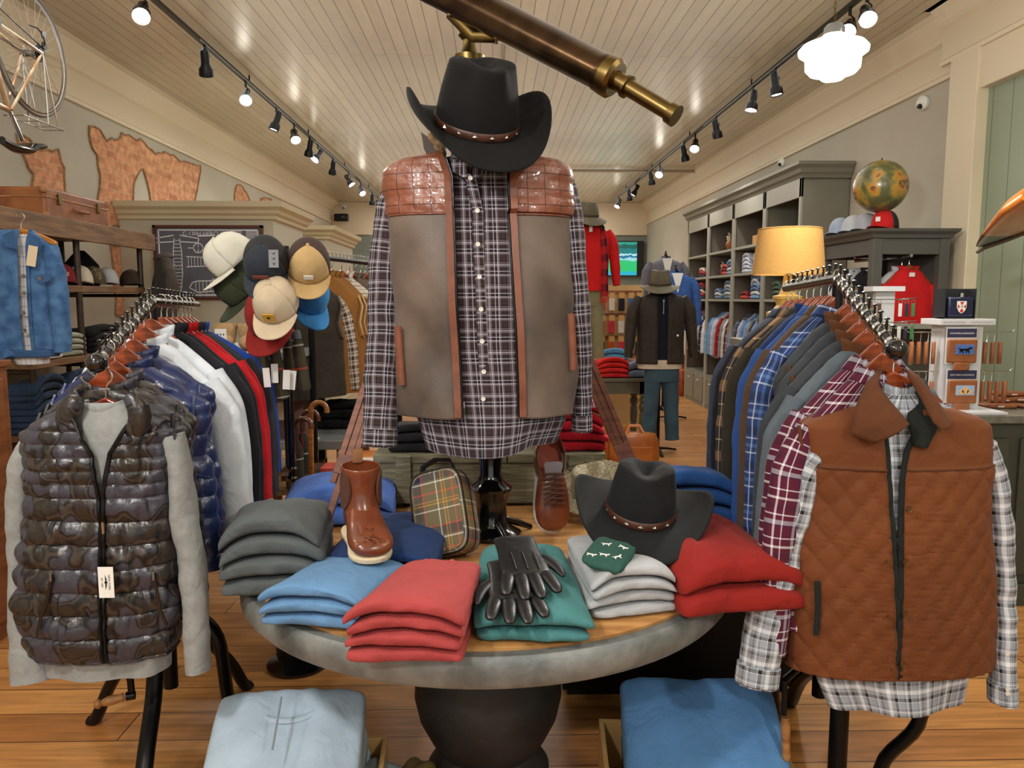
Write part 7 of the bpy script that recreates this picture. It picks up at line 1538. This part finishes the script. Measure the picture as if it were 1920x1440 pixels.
MB().box((.004, -.02, .058), (.13, .03, .10)).build('flask', pm('navy_leather', (22, 26, 56), .4), t, bevel=.01); MB().lathe([(0, 0), (.012, 0), (.012, .02), (0, .022)], 12, c=(.01, -.02, .108)).build('flask_cap', CHROME, t)
cr_ = [(-.024, .03), (.024, .03), (.024, -.002), (.014, -.022), (0, -.032), (-.014, -.022), (-.024, -.002)]; MB().prism(cr_, .002, Matrix.Translation((.004, -.037, .058))).build('crest', WHITEP, t, smooth=False)
rd = pm('crest_red', (190, 40, 36), .6); MB().prism([(-.010, .026), (.010, .026), (0, .010)], .001, Matrix.Translation((.004, -.0385, .058))).prism([(-.010, -.020), (0, -.028), (.010, -.020), (0, -.006)], .001, Matrix.Translation((.004, -.0385, .058))).prism([(-.021, .014), (-.021, -.006), (-.009, .003)], .001, Matrix.Translation((.004, -.0385, .058))).prism([(.021, .014), (.021, -.006), (.009, .003)], .001, Matrix.Translation((.004, -.0385, .058))).build('crest_field', rd, t, smooth=False); text('H', .014, INK, t, Matrix.Translation((.004, -.0392, .061)) @ FRONT, .0002)
# leather fobs on the rods
def fob(x, y, z, grp, lab, rz=0):
    t = thing('leather_fob', lab, 'key fob', (x, y, z), rz, grp); MB().tube([(0, 0, .002), (.002, -.008, -.01), (.002, -.006, -.05), (0, 0, -.055)], .0018, 5).build('loop', CHROME, t)
    MB().loft([[V((w_ * sg(math.sin(q), .5), .009 * math.cos(q), zz)) for q in np.linspace(0, 2 * PI, 13)[:-1]] for zz, w_ in ((-.05, .008), (-.058, .015), (-.12, .017), (-.155, .015), (-.162, .008))], True, True, True).build('leather_tab', m_kz, t)
    return t
f0 = None
for (s, z, n, g) in ((-1, .40, 4, 'upper left rod'), (1, .40, 3, 'upper right rod'), (1, .20, 4, 'lower right rod'), (-1, .20, 4, 'lower left rod')):
    for i in range(n):
        c = (k0.x + s * (kw / 2 + .035 + i * .038), KY + .03, KZ + z); lab = 'brown leather fob hanging from the %s of the display tower' % g; gr = 'leather fobs on the ' + g
        if f0 is None: f0 = fob(*c, gr, lab, 1.2)
        else: dup(f0, c, (0, 0, 1.2 + .1 * i), lab, gr)
# leather pieces piled on the counter
for i, (px, py, Y) in enumerate(((1868, 772, 3.95), (1900, 768, 4.0), (1872, 758, 4.02), (1905, 755, 4.05), (1890, 745, 4.1), (1935, 762, 3.95))):
    p = at(px, py, Y); lv_ = [0, 0, 1, 1, 2, 0][i]
    t = thing('leather_belt_roll', 'flat brown leather piece with pale stitching in the pile on the counter', 'leather goods', (p.x, Y, .982 + lv_ * .022), .2 * (i % 3) - .2, 'leather pieces on the counter')
    MB().loft([[V((.09 * sg(math.sin(q), .6) * k, .05 * sg(math.cos(q), .6) * k, z)) for q in np.linspace(0, 2 * PI, 29)[:-1]] for k, z in ((.9, 0), (1, .006), (1, .014), (.9, .02))], True, True, True).build('leather', m_kz, t); MB().box((0, -.051, .01), (.03, .003, .006)).build('stitch', WHITEP, t, smooth=False)
# --- sunglasses spinner behind the right rack
sp = at(1658, 540, 4.55)
ss = thing('accessory_spinner', 'small white spinner rack of key rings and leather straps behind the right rack', 'display', (sp.x, 4.55, .982)) if False else thing('accessory_spinner', 'small white spinner rack of key rings behind the right rack', 'display', (sp.x, 4.75, .80))
zt2 = at(1658, 537, 4.75).z - .80
sp2 = at(1658, 540, 4.75); ss.location.x = sp2.x
MB().b2((-.1, -.06, zt2 - .03), (.1, .06, zt2)).b2((-.06, -.02, 0), (.06, .02, zt2 - .03)).b2((-.12, -.1, 0), (.12, .1, .012)).build('panel', m_tow, ss, smooth=False)
for z in (zt2 - .08, zt2 - .22, zt2 - .38): MB().tube([(-.13, -.05, z), (.13, -.05, z)], .003, 6).tube([(.06, -.03, z), (.17, -.08, z + .01)], .003, 6).build('rod', CHROME, ss)
pcol = [(150, 40, 40), (90, 60, 44), (214, 212, 208), (40, 40, 60), (60, 120, 70)]
k = 0
for z in (zt2 - .08, zt2 - .22, zt2 - .38):
    for x in (-.10, -.06, .07, .11, .15):
        cc = pcol[k % 5]; k += 1
        t = thing('key_ring', ['dark red', 'brown', 'white', 'navy', 'green'][(k - 1) % 5] + ' key ring strap hanging on the small white spinner', 'key ring', (sp2.x + x, 4.68, .80 + z), 0, ['dark red', 'brown', 'white', 'navy', 'green'][(k - 1) % 5] + ' key rings on the spinner')
        MB().tube([V((.012 * math.cos(q), 0, -.014 + .012 * math.sin(q))) for q in np.linspace(0, 2 * PI, 13)[:-1]], .0016, 5, closed=True).build('ring', CHROME, t); MB().box((0, 0, -.065), (.022, .006, .08)).build('strap', pm('strap_%d' % ((k - 1) % 5), cc, .6), t, bevel=.002)
tbx = thing('side_cabinet', 'black cabinet under the white spinner rack', 'cabinet', (sp2.x, 4.8, 0)); MB().b2((-.2, -.2, 0), (.45, .25, .798)).build('body', BLACKM, tbx, smooth=False, bevel=.004); MB().b2((-.18, -.21, .06), (.43, -.2, .74)).build('door', BLACKM, tbx, smooth=False, bevel=.002)
# --- orange kayak tip on the right wall
m_or = pm('orange_gelcoat', (226, 140, 24), .25, 0, 3, .2, (200, 104, 16), coat=.6); m_dk = pm('black_gelcoat', (28, 28, 26), .3, coat=.5)
A = at(1838, 462, 4.7); B = at(1990, 370, 3.7); d = (B - A); 
kk = thing('kayak', 'orange and black kayak nose mounted on the green panel wall', 'kayak', tuple(A.lerp(B, .5)))
def kr(f0, f1, n, m0, top=True):
    rings = []
    for i in range(n):
        f = f0 + (f1 - f0) * i / (n - 1); c = A.lerp(B, f); w_ = .022 + .15 * min(1, f * 1.3) ** .8; h_ = .014 + .10 * min(1, f * 1.2) ** .9
        up = V((0, 0, 1)); sd = d.normalized().cross(up).normalized(); u2 = sd.cross(d.normalized())
        rings.append([c + sd * (w_ * math.cos(q)) + u2 * (h_ * math.sin(q) * (1 if math.sin(q) > 0 else .25)) for q in np.linspace(0, 2 * PI, 33)[:-1]])
    return MB().loft(rings, True, True, True)
kr(0, .30, 14, 0).build('nose', m_dk, kk, world=True); kr(.30, 1.0, 20, 0).build('hull', m_or, kk, world=True)
sd = d.normalized().cross(V((0, 0, 1))).normalized(); u2 = sd.cross(d.normalized())
MB().tube([A.lerp(B, f) + u2 * -.012 + sd * -(.02 + .15 * max(0, min(1, f * 1.3)) ** .8) for f in (-.10, 0, .2, .4, .6, .8, 1)], .011, 8).build('rope_edge', pm('grey_rope', (116, 104, 90), .9, bs=120, bst=1, bd=.006), kk, world=True)
MB().tube([A.lerp(B, .9), V((XR, A.lerp(B, .9).y, A.lerp(B, .9).z))], .015, 8).build('bracket', BLACKM, kk, world=True)
# ================================================================ BACK OF THE SHOP
def mannequin(name, lab, px, Yc, z0, top_z, body_mat, sl=True, hat_=None, legs=None, open_m=None, w=.25, stand_z=0, L=.66, extra=None, head_z=None):
    """clothes on a mannequin: z0 shoulder height"""
    x = at(px, 560, Yc).x
    mn = thing('mannequin_stand', lab[0], 'mannequin stand', (x, Yc + .02, stand_z)); MB().tube([(0, 0, .02), (0, 0, z0 - stand_z - .2)], .016, 10).lathe([(0, 0), (.03, 0), (.035, .03), (.02, .07), (0, .07)], 16).build('pole', BLACKM, mn)
    for q in (.5, 2.6, 4.7): MB().tube([(0, 0, .05), (.12 * math.cos(q), .12 * math.sin(q), .035), (.24 * math.cos(q), .24 * math.sin(q), .012)], [(.012, .02), (.012, .02), (.010, .012)], 8).build('foot', BLACKM, mn)
    MB().tube([(0, 0, z0 - stand_z - .25), (0, 0, z0 - stand_z + .08)], [.05, .05], 16).lathe([(0, 0), (.03, 0), (.02, .03), (.008, .05), (.014, .07), (0, .08)], 14, c=(0, 0, z0 - stand_z + .08)).build('neck_block', BLACKM, mn)
    t = thing(name, lab[1], lab[2], (x, Yc, z0))
    sh_ = [(.06, -.06, .06, 0, .06), (.035, -.10, .10, 0, .075), (0, -w * .85, w * .85, 0, .09), (-.06, -w, w, 0, .10), (-.2, -w * .96, w * .96, 0, .12), (-L * .7, -w * .94, w * .94, 0, .12), (-L, -w * .98, w * .98, 0, .125)]
    torso(sh_, 40, 44, folds(.008, 6, 2, px), (lambda z: (-.05, .045)) if open_m else None).build('body', body_mat, t, solid=.004 if open_m else 0)
    if sl:
        for s in (-1, 1): tube_cloth([(s * w * .85, 0, -.01), (s * (w + .03), 0, -.12), (s * (w + .06), -.01, -.33), (s * (w + .08), -.04, -.60)], [(.05, .05), (.065, .065), (.06, .058), (.042, .042)], 16, 24, .006, px + s).build('sleeve', body_mat, t)
    ring_band((0, 0, .045), .062, .062, .04, .06, .4, 2 * PI - .4, 24, 4).build('collar', body_mat, t, solid=.004)
    return x, t, mn
# turned-leg olive table with folded clothes
m_ol = pm('olive_paint', (96, 92, 74), .45, ns=5, na=.1)
TY = 8.15; tx1 = at(1222, 720, TY).x; tx0 = tx1 - 1.35; tz = .70
ot = thing('turned_leg_table', 'olive-grey wooden table with turned legs in the back aisle', 'table', ((tx0 + tx1) / 2, TY + .3, 0))
MB().b2((tx0, TY, tz - .035), (tx1 + .04, TY + .75, tz)).build('top', m_ol, ot, world=True, smooth=False, bevel=.004)
MB().b2((tx0 + .05, TY + .04, tz - .17), (tx1 - .03, TY + .06, tz - .035)).b2((tx1 - .05, TY + .04, tz - .17), (tx1 - .03, TY + .7, tz - .035)).b2((tx0 + .05, TY + .68, tz - .17), (tx1 - .03, TY + .7, tz - .035)).b2((tx0 + .05, TY + .04, tz - .17), (tx0 + .07, TY + .7, tz - .035)).build('apron', m_ol, ot, world=True, smooth=False)
for x in (tx0 + .09, tx1 - .07):
    for y in (TY + .09, TY + .65): MB().box((x, y, tz - .11), (.10, .10, .15)).lathe([(0, .50), (.035, .50), (.028, .48), (.045, .46), (.045, .445), (.03, .43), (.048, .39), (.045, .35), (.028, .33), (.04, .31), (.044, .2), (.03, .08), (.038, .05), (.03, 0), (0, 0)], 20, c=(x, y, 0)).build('leg', m_ol, ot, world=True)
xx = at(1145, 700, TY + .2).x; random.seed(4)
pile(4, 'folded_trousers', 'scarlet folded trousers on the front edge of the olive table', F['scarlet'], (xx, TY + .2, tz + .001), .34, .34, .045, .05, 'scarlet trousers on the olive table', 'trousers', 5)
xx = at(1200, 700, TY + .2).x
pile(2, 'folded_trousers', 'grey-blue folded corduroy trousers on the right corner of the olive table', F['slate'], (xx, TY + .2, tz + .001), .30, .34, .075, 0, 'grey-blue trousers on the olive table', 'trousers', 9)
xx = at(1155, 660, 8.7).x
rz_ = thing('display_riser', 'low wooden riser box on the olive table behind the scarlet trousers', 'box', (xx - .2, TY + .55, tz)); MB().b2((-.5, -.13, .001), (.45, .15, .16)).build('box', m_oak, rz_, smooth=False, bevel=.003)
for i in range(2): folded('folded_shirt', ['aqua blue folded polo shirt on the riser, lower', 'aqua blue folded polo shirt on the riser, upper'][i], F['aqua'], (xx - .02, TY + .55, tz + .162), .28, .22, .055, 0, i, sag=.02, lev=i, n=2, group='aqua polo shirts on the riser', cat='shirt')
# red pullover mannequin with scarf, chinos and hat
Yr = 8.55; zs_ = at(1105, 432, Yr).z
x, t, mn = mannequin('red_pullover', ('tall pole stand inside the red pullover outfit', 'bright red quarter-zip pullover on the tall back mannequin', 'pullover'), 1104, Yr, zs_, 0, m_redp, w=.22, stand_z=tz + .165)
for q in list(mn.children): pass
ch = thing('chino_trousers', 'khaki green chino trousers on the tall back mannequin', 'trousers', (x, Yr, zs_ - 1)); suited_legs(ch, fabric('khaki_chino', (134, 130, 96)), 0, 1 - .60, 1 - 1.5 if zs_ - 1.5 > tz + .17 else tz + .17 - zs_ + 1 + .02, hw=.15, d=.09)
MB().box((.0, -.115, .02), (.035, .004, .09)).build('zip_placket', WHITEP, t, smooth=False)
m_buff = tartan('buffalo_check', (170, 32, 36), [(.0, .5, (26, 18, 34))], .16)
sc2 = thing('scarf', 'red and black buffalo check scarf with fringe on the red pullover', 'scarf', (x, Yr, zs_))
for s, zend in ((-1, -.55), (1, -.72)):
    xs = s * .13
    P = [(0, .06, .05), (s * .07, .03, .055), (s * .12, -.06, .01), (xs, -.115, -.1), (xs + s * .02, -.14, -.35), (xs + s * .02, -.15, zend)]
    MB().tube(P, [(.018, .05), (.018, .05), (.018, .05), (.015, .05), (.012, .052), (.010, .052)], 14, up=(0, 1, .01)).build('scarf_end', m_buff, sc2)
    fr2 = MB()
    for k in range(9): fr2.tube([(xs + s * .02 - .045 + k * .011, -.15, zend), (xs + s * .02 - .045 + k * .011, -.15, zend - .07)], .003, 4)
    fr2.build('fringe', m_redp, sc2)
m_ohat = pm('olive_waxed_hat', (92, 84, 64), .7, 0, 12, .25)
hat('brimmed_hat', 'olive waxed brimmed hat on the tall red pullover mannequin', m_ohat, (x - .02, Yr - .02, zs_ + .15), R=.205, crown_r=.115, crown_h=.15, curl=.0, dip=.05, brim_flat=.035, band=pm('hat_band_dark', (60, 50, 36), .7), M=rot(10, 0, 15))
# dark jacket mannequin
Yd = 7.6; zs2 = at(1240, 556, Yd).z
x, t, mn = mannequin('zip_jacket', ('black pole stand under the dark jacket outfit in the back aisle', 'dark brown-grey zip jacket on the mannequin in the back aisle', 'jacket'), 1240, Yd, zs2, 0, fabric('dark_waxed', (50, 44, 38), rough=.6), w=.245, open_m=True)
kn = thing('navy_pullover', 'navy half-zip pullover under the dark jacket in the back aisle', 'pullover', (x, Yd, zs2)); torso([(.07, -.05, .05, 0, .05), (0, -.14, .14, 0, .08), (-.2, -.2, .2, 0, .108), (-.62, -.22, .22, 0, .112)], 24, 30).build('body', fabric('deep_navy_knit', (22, 26, 40)), kn); MB().box((0, -.112, -.10), (.008, .004, .14)).box((0, -.115, -.04), (.016, .004, .02)).build('zip', CHROME, kn, smooth=False)
st2 = thing('shirt_tail', 'pale shirt hem hanging below the dark jacket', 'shirt', (x, Yd, zs2)); torso([(-.5, -.2, .2, 0, .105), (-.71, -.22, .22, 0, .116)], 10, 30).build('hem', m_crm, st2)
je = thing('blue_jeans', 'faded blue jeans on the mannequin in the back aisle', 'jeans', (x, Yd, 0)); suited_legs(je, fabric('faded_jeans', (66, 92, 110), ns=6, na=.3), .02, zs2 - .62, .14, hw=.16, d=.095)
hat('brimmed_hat', 'olive felt brimmed hat on the dark jacket mannequin', m_ohat, (x - .02, Yd - .02, zs2 + .115), R=.20, crown_r=.11, crown_h=.14, curl=.02, dip=.03, brim_flat=.03, band=pm('hat_band_dark', (60, 50, 36)), M=rot(8, 0, -10))
MB().lathe([(0, 0), (.012, 0), (0, .01)], 10).xf(Matrix.Translation((.14, -.13, -.38)) @ Matrix.Rotation(PI / 2, 4, 'X')).build('round_badge', WHITEP, t)
# suit mannequins farther back
Yg = 10.6; z3_ = at(1246, 492, Yg).z
x, t, mn = mannequin('grey_blazer', ('stand with a black finial inside the grey blazer', 'grey blazer with white shirt and pocket square on a back mannequin', 'blazer'), 1247, Yg, z3_, 0, fabric('grey_wool', (112, 112, 122)), w=.23)
MB().add([V((-.07, -.10, .05)), V((.07, -.10, .05)), V((.0, -.135, -.26))], [[0, 1, 2]]).build('shirt_front', WHITEP, t, solid=.006, smooth=False)
MB().box((.14, -.135, -.17), (.06, .006, .03)).build('pocket_square', BLACKM, t, smooth=False)
Yb2 = 9.7; z4 = at(1262, 520, Yb2).z
x, t, mn = mannequin('blue_blazer', ('stand inside the blue blazer near the wall cabinets', 'bright blue blazer on a mannequin partly behind the dark jacket outfit', 'blazer'), 1266, Yb2, z4, 0, fabric('blazer_blue', (62, 100, 168)), w=.21)
MB().add([V((-.07, -.10, .05)), V((.07, -.10, .05)), V((.0, -.135, -.2))], [[0, 1, 2]]).build('shirt_front', WHITEP, t, solid=.006, smooth=False)
# TV
TVY = YB - .08; a, b_ = at(1096, 453, TVY), at(1205, 517, TVY); c = (a + b_) / 2
tv = thing('television', 'wall-mounted television showing a green sports field at the back', 'television', (c.x, TVY, c.z)); W_, H_ = b_.x - a.x, a.z - b_.z
MB().box((0, 0, 0), (W_ + .03, .05, H_ + .03)).build('case', BLKGLOSS, tv, smooth=False, bevel=.004)
m, nt, b = nt_new('tv_picture'); v = coords(nt, 'Object'); sx_ = nd(nt, 'ShaderNodeSeparateXYZ'); nt.links.new(v, sx_.inputs[0]); n = nd(nt, 'ShaderNodeTexNoise'); n.inputs['Scale'].default_value = 14; nt.links.new(v, n.inputs['Vector'])
ad = nd(nt, 'ShaderNodeMath', operation='MULTIPLY_ADD'); ad.inputs[1].default_value = .12; nt.links.new(n.outputs[0], ad.inputs[0]); nt.links.new(sx_.outputs[2], ad.inputs[2])
mr_ = nd(nt, 'ShaderNodeMapRange'); mr_.inputs[1].default_value = -H_ / 2 + .06; mr_.inputs[2].default_value = H_ / 2 + .06; nt.links.new(ad.outputs[0], mr_.inputs[0])
r = nd(nt, 'ShaderNodeValToRGB'); e = r.color_ramp.elements; r.color_ramp.interpolation = 'CONSTANT'; e[0].color = lin((30, 170, 200)); e[1].position = .12; e[1].color = lin((40, 190, 110))
for p_, cc in ((.45, (150, 210, 220)), (.52, (30, 110, 150)), (.58, (170, 220, 230)), (.64, (20, 120, 120)), (.8, (16, 90, 80)), (.9, (40, 150, 130))): q = e.new(p_); q.color = lin(cc)
nt.links.new(mr_.outputs[0], r.inputs[0]); b.inputs['Base Color'].default_value = (.01, .01, .01, 1); nt.links.new(r.outputs[0], b.inputs['Emission Color']); b.inputs['Emission Strength'].default_value = 1.1
MB().box((0, .045, 0), (.4, .05, .3)).build('bracket', BLACKM, tv, smooth=False)
MB().box((-.07, -.027, 0), (W_ - .15, .004, H_ - .02)).build('screen', m, tv, smooth=False)
# sock display
sk = thing('sock_display', 'slatted wooden stand of packaged socks between the two back mannequins', 'display', (at(1165, 600, 9.6).x, 9.6, 0)); MB().b2((-.32, .05, 0), (.28, .09, 1.72)).b2((-.32, -.18, 0), (.28, .09, .62)).build('back_board', pm('pale_pine', (200, 166, 110), .6), sk, smooth=False)
for z in (1.62, 1.34, 1.06, .84): MB().b2((-.3, .03, z), (.26, .05, z + .03)).build('slat', m_oak, sk, smooth=False)
sc_cols = [((206, 60, 80), 'pink'), ((220, 214, 200), 'cream'), ((40, 40, 52), 'black patterned'), ((70, 110, 170), 'blue'), ((60, 44, 34), 'brown'), ((200, 90, 40), 'orange')]
k = 0
for z in (1.62, 1.34, 1.08):
    for xx_ in (-.24, -.12, 0, .12, .22):
        cc, nm = sc_cols[k % 6]; k += 1
        t = thing('sock_pack', nm + ' sock pair on a kraft card in the sock display', 'socks', (sk.location.x + xx_, 9.6, z), 0, nm + ' socks on the sock display')
        MB().box((0, 0, -.03), (.07, .02, .07)).build('card', pm('kraft', (206, 160, 100), .8), t, smooth=False); MB().box((0, .002, -.14), (.075, .025, .16)).build('socks', fabric('sock_%d' % ((k - 1) % 6), cc), t, bevel=.008)
for i, (dx, dz) in enumerate(((-.2, .62), (-.05, .62), (.12, .62))):
    t = tag(MB().box((0, 0, .05), (.12, .16, .10)).build('shoe_box', pm('orange_box', (214, 120, 60), .7) if i != 1 else WHITEP, loc=(sk.location.x + dx, 9.5, .622), smooth=False), ['orange carton at the left on the sock display ledge', 'white carton on the sock display ledge', 'orange carton at the right on the sock display ledge'][i], 'box')
# leather bags on the floor
m_bagl = pm('cognac_leather', (186, 112, 44), .4, 0, 6, .25, (156, 84, 28), 30, .2, .003, 0, .2)
def duffel(c, w_, h_, d_, rz, lab, mat):
    t = thing('leather_bag', lab, 'bag', c, rz)
    MB().loft([[V((w_ / 2 * k * sg(math.sin(q), .45), d_ / 2 * k * sg(math.cos(q), .6), z)) for q in np.linspace(0, 2 * PI, 41)[:-1]] for k, z in ((.93, 0), (1, .02), (1.02, h_ * .4), (.97, h_ * .8), (.85, h_ * .97), (.5, h_))], True, True, True).build('bag_body', mat, t)
    for s in (-1, 1): MB().tube([(-w_ * .2, s * d_ * .35, h_ * .6), (-w_ * .18, s * d_ * .25, h_ * 1.0), (-w_ * .1, s * .02, h_ * 1.22), (w_ * .1, s * .02, h_ * 1.22), (w_ * .18, s * d_ * .25, h_ * 1.0), (w_ * .2, s * d_ * .35, h_ * .6)], [(.006, .014)] * 6, 8).build('handle', mat, t)
    MB().tube([(-w_ * .38, 0, h_ * .985), (w_ * .38, 0, h_ * .985)], .006, 6).build('zip', BRASS, t)
    MB().box((0, -d_ * .50, h_ * .38), (w_ * .7, .014, h_ * .45)).build('front_pocket', mat, t, bevel=.005)
    return t
p = atz(1192, 874, 0); duffel((p.x, p.y + .1, 0), .46, .30, .22, -.06, 'cognac leather holdall standing on the floor by the back table', m_bagl)
p = atz(1134, 866, 0); duffel((p.x, p.y + .05, 0), .30, .26, .2, .2, 'smaller tan leather bag behind the tripod leg on the floor', m_bagl)
m_bago = pm('orange_leather_bag', (176, 84, 34), .45, 0, 6, .25, (140, 60, 22))
p = atz(1290, 742, 0); duffel((p.x, p.y + .1, 0), .42, .42, .26, .2, 'orange-brown leather duffel bag on the floor by the wall cabinets', m_bago)
duffel((p.x + .05, p.y + .6, 0), .40, .50, .26, .2, 'second orange-brown leather bag behind the duffel bag by the cabinets', m_bago)
# tan bag resting behind the crate, left
tb_ = thing('shearling_bag', 'tan leather bag with pale shearling trim behind the left end of the crate', 'bag', (at(690, 850, 3.6).x, 3.6, 0)); zz_ = at(690, 842, 3.6).z
MB().b2((-.12, -.1, zz_ - .26), (.14, .1, zz_ - .02)).build('bag_body', m_bagl, tb_, bevel=.03, bseg=3); MB().tube([(-.12, -.09, zz_), (-.05, -.11, zz_ - .03), (.03, -.11, zz_ - .04), (.12, -.1, zz_ - .035)], .016, 10).build('trim', m_plush, tb_)
tbs = thing('low_stool', 'dark low stool behind the crate carrying the tan bag', 'stool', (tb_.location.x, 3.6, 0)); MB().box((0, 0, zz_ - .275), (.34, .3, .03)).build('seat', m_oak, tbs, smooth=False, bevel=.003)
for sx in (-.14, .14):
    for sy_ in (-.12, .12): MB().box((sx, sy_, (zz_ - .29) / 2), (.03, .03, zz_ - .29)).build('leg', m_oak, tbs, smooth=False)
# ================================================================ LOW BOXES IN FRONT WITH ZIP SWEATERS
m_kr = pm('kraft_box', (206, 160, 96), .75, 0, 5, .15)
def lowbox(c, w_, d_, h_, rz, lab):
    t = thing('wooden_tray', lab, 'box', c, rz)
    MB().b2((-w_ / 2, -d_ / 2, 0), (w_ / 2, d_ / 2, .02)).build('base', m_kr, t, smooth=False)
    for a0, a1 in (((-w_ / 2, -d_ / 2, .02), (w_ / 2, -d_ / 2 + .015, h_)), ((-w_ / 2, d_ / 2 - .015, .02), (w_ / 2, d_ / 2, h_)), ((-w_ / 2, -d_ / 2 + .015, .02), (-w_ / 2 + .015, d_ / 2 - .015, h_)), ((w_ / 2 - .015, -d_ / 2 + .015, .02), (w_ / 2, d_ / 2 - .015, h_))): MB().b2(a0, a1).build('side', m_kr, t, smooth=False, bevel=.002)
    return t
bxp = at(520, 1420, 1.95); lowbox((bxp.x, 2.05, 0), .52, .44, .19, .06, 'light wooden tray on the floor holding pale grey-blue zip sweaters')
stack(3, 'folded_sweater', ['pale blue-grey half-zip sweater at the bottom of the floor stack', 'pale blue-grey half-zip sweater in the middle of the floor stack', 'pale blue-grey half-zip sweater on top of the floor stack at left'], F['paleblue'], (bxp.x + .0, 2.04, .07), .42, .40, .062, .06, 55, sag=.02, rise=.12, tilt=math.radians(20), group='pale half-zip sweaters in the floor tray')
tp = at(508, 1365, 1.86)
folded('folded_sweater', 'sage grey folded sweater leaning in the floor tray', fabric('sage_grey', (140, 152, 150)), (bxp.x + .20, 2.06, .05), .12, .34, .12, -.35, 3)
folded('folded_sweater', 'olive khaki folded sweater at the right side of the floor tray', fabric('olive_khaki', (108, 88, 48)), (bxp.x + .29, 2.12, .02), .1, .34, .10, -.4, 5)
zp = MB().tube([(0, .06, 0), (0, -.08, 0)], .003, 6).build('half_zip', pm('zip_grey', (128, 138, 148), .6), bpy.data.objects[[o.name for o in COL.objects if o.get('group') == 'pale half-zip sweaters in the floor tray'][-1]]); zp.location = (0, .02, .235); zp.rotation_euler = (.3, 0, 0)
bx2 = at(1330, 1440, 1.95); lowbox((bx2.x + .02, 2.13, 0), .56, .46, .18, -.08, 'light wooden tray on the floor holding blue sweaters under the table')
stack(3, 'folded_sweater', ['sky blue folded sweater at the bottom of the right floor stack', 'sky blue folded sweater in the middle of the right floor stack', 'sky blue folded sweater on top of the right floor stack'], F['skyblue'], (bx2.x + .03, 2.12, .07), .46, .40, .06, -.08, 58, sag=.02, rise=.10, tilt=math.radians(18), group='sky blue sweaters in the right floor tray')
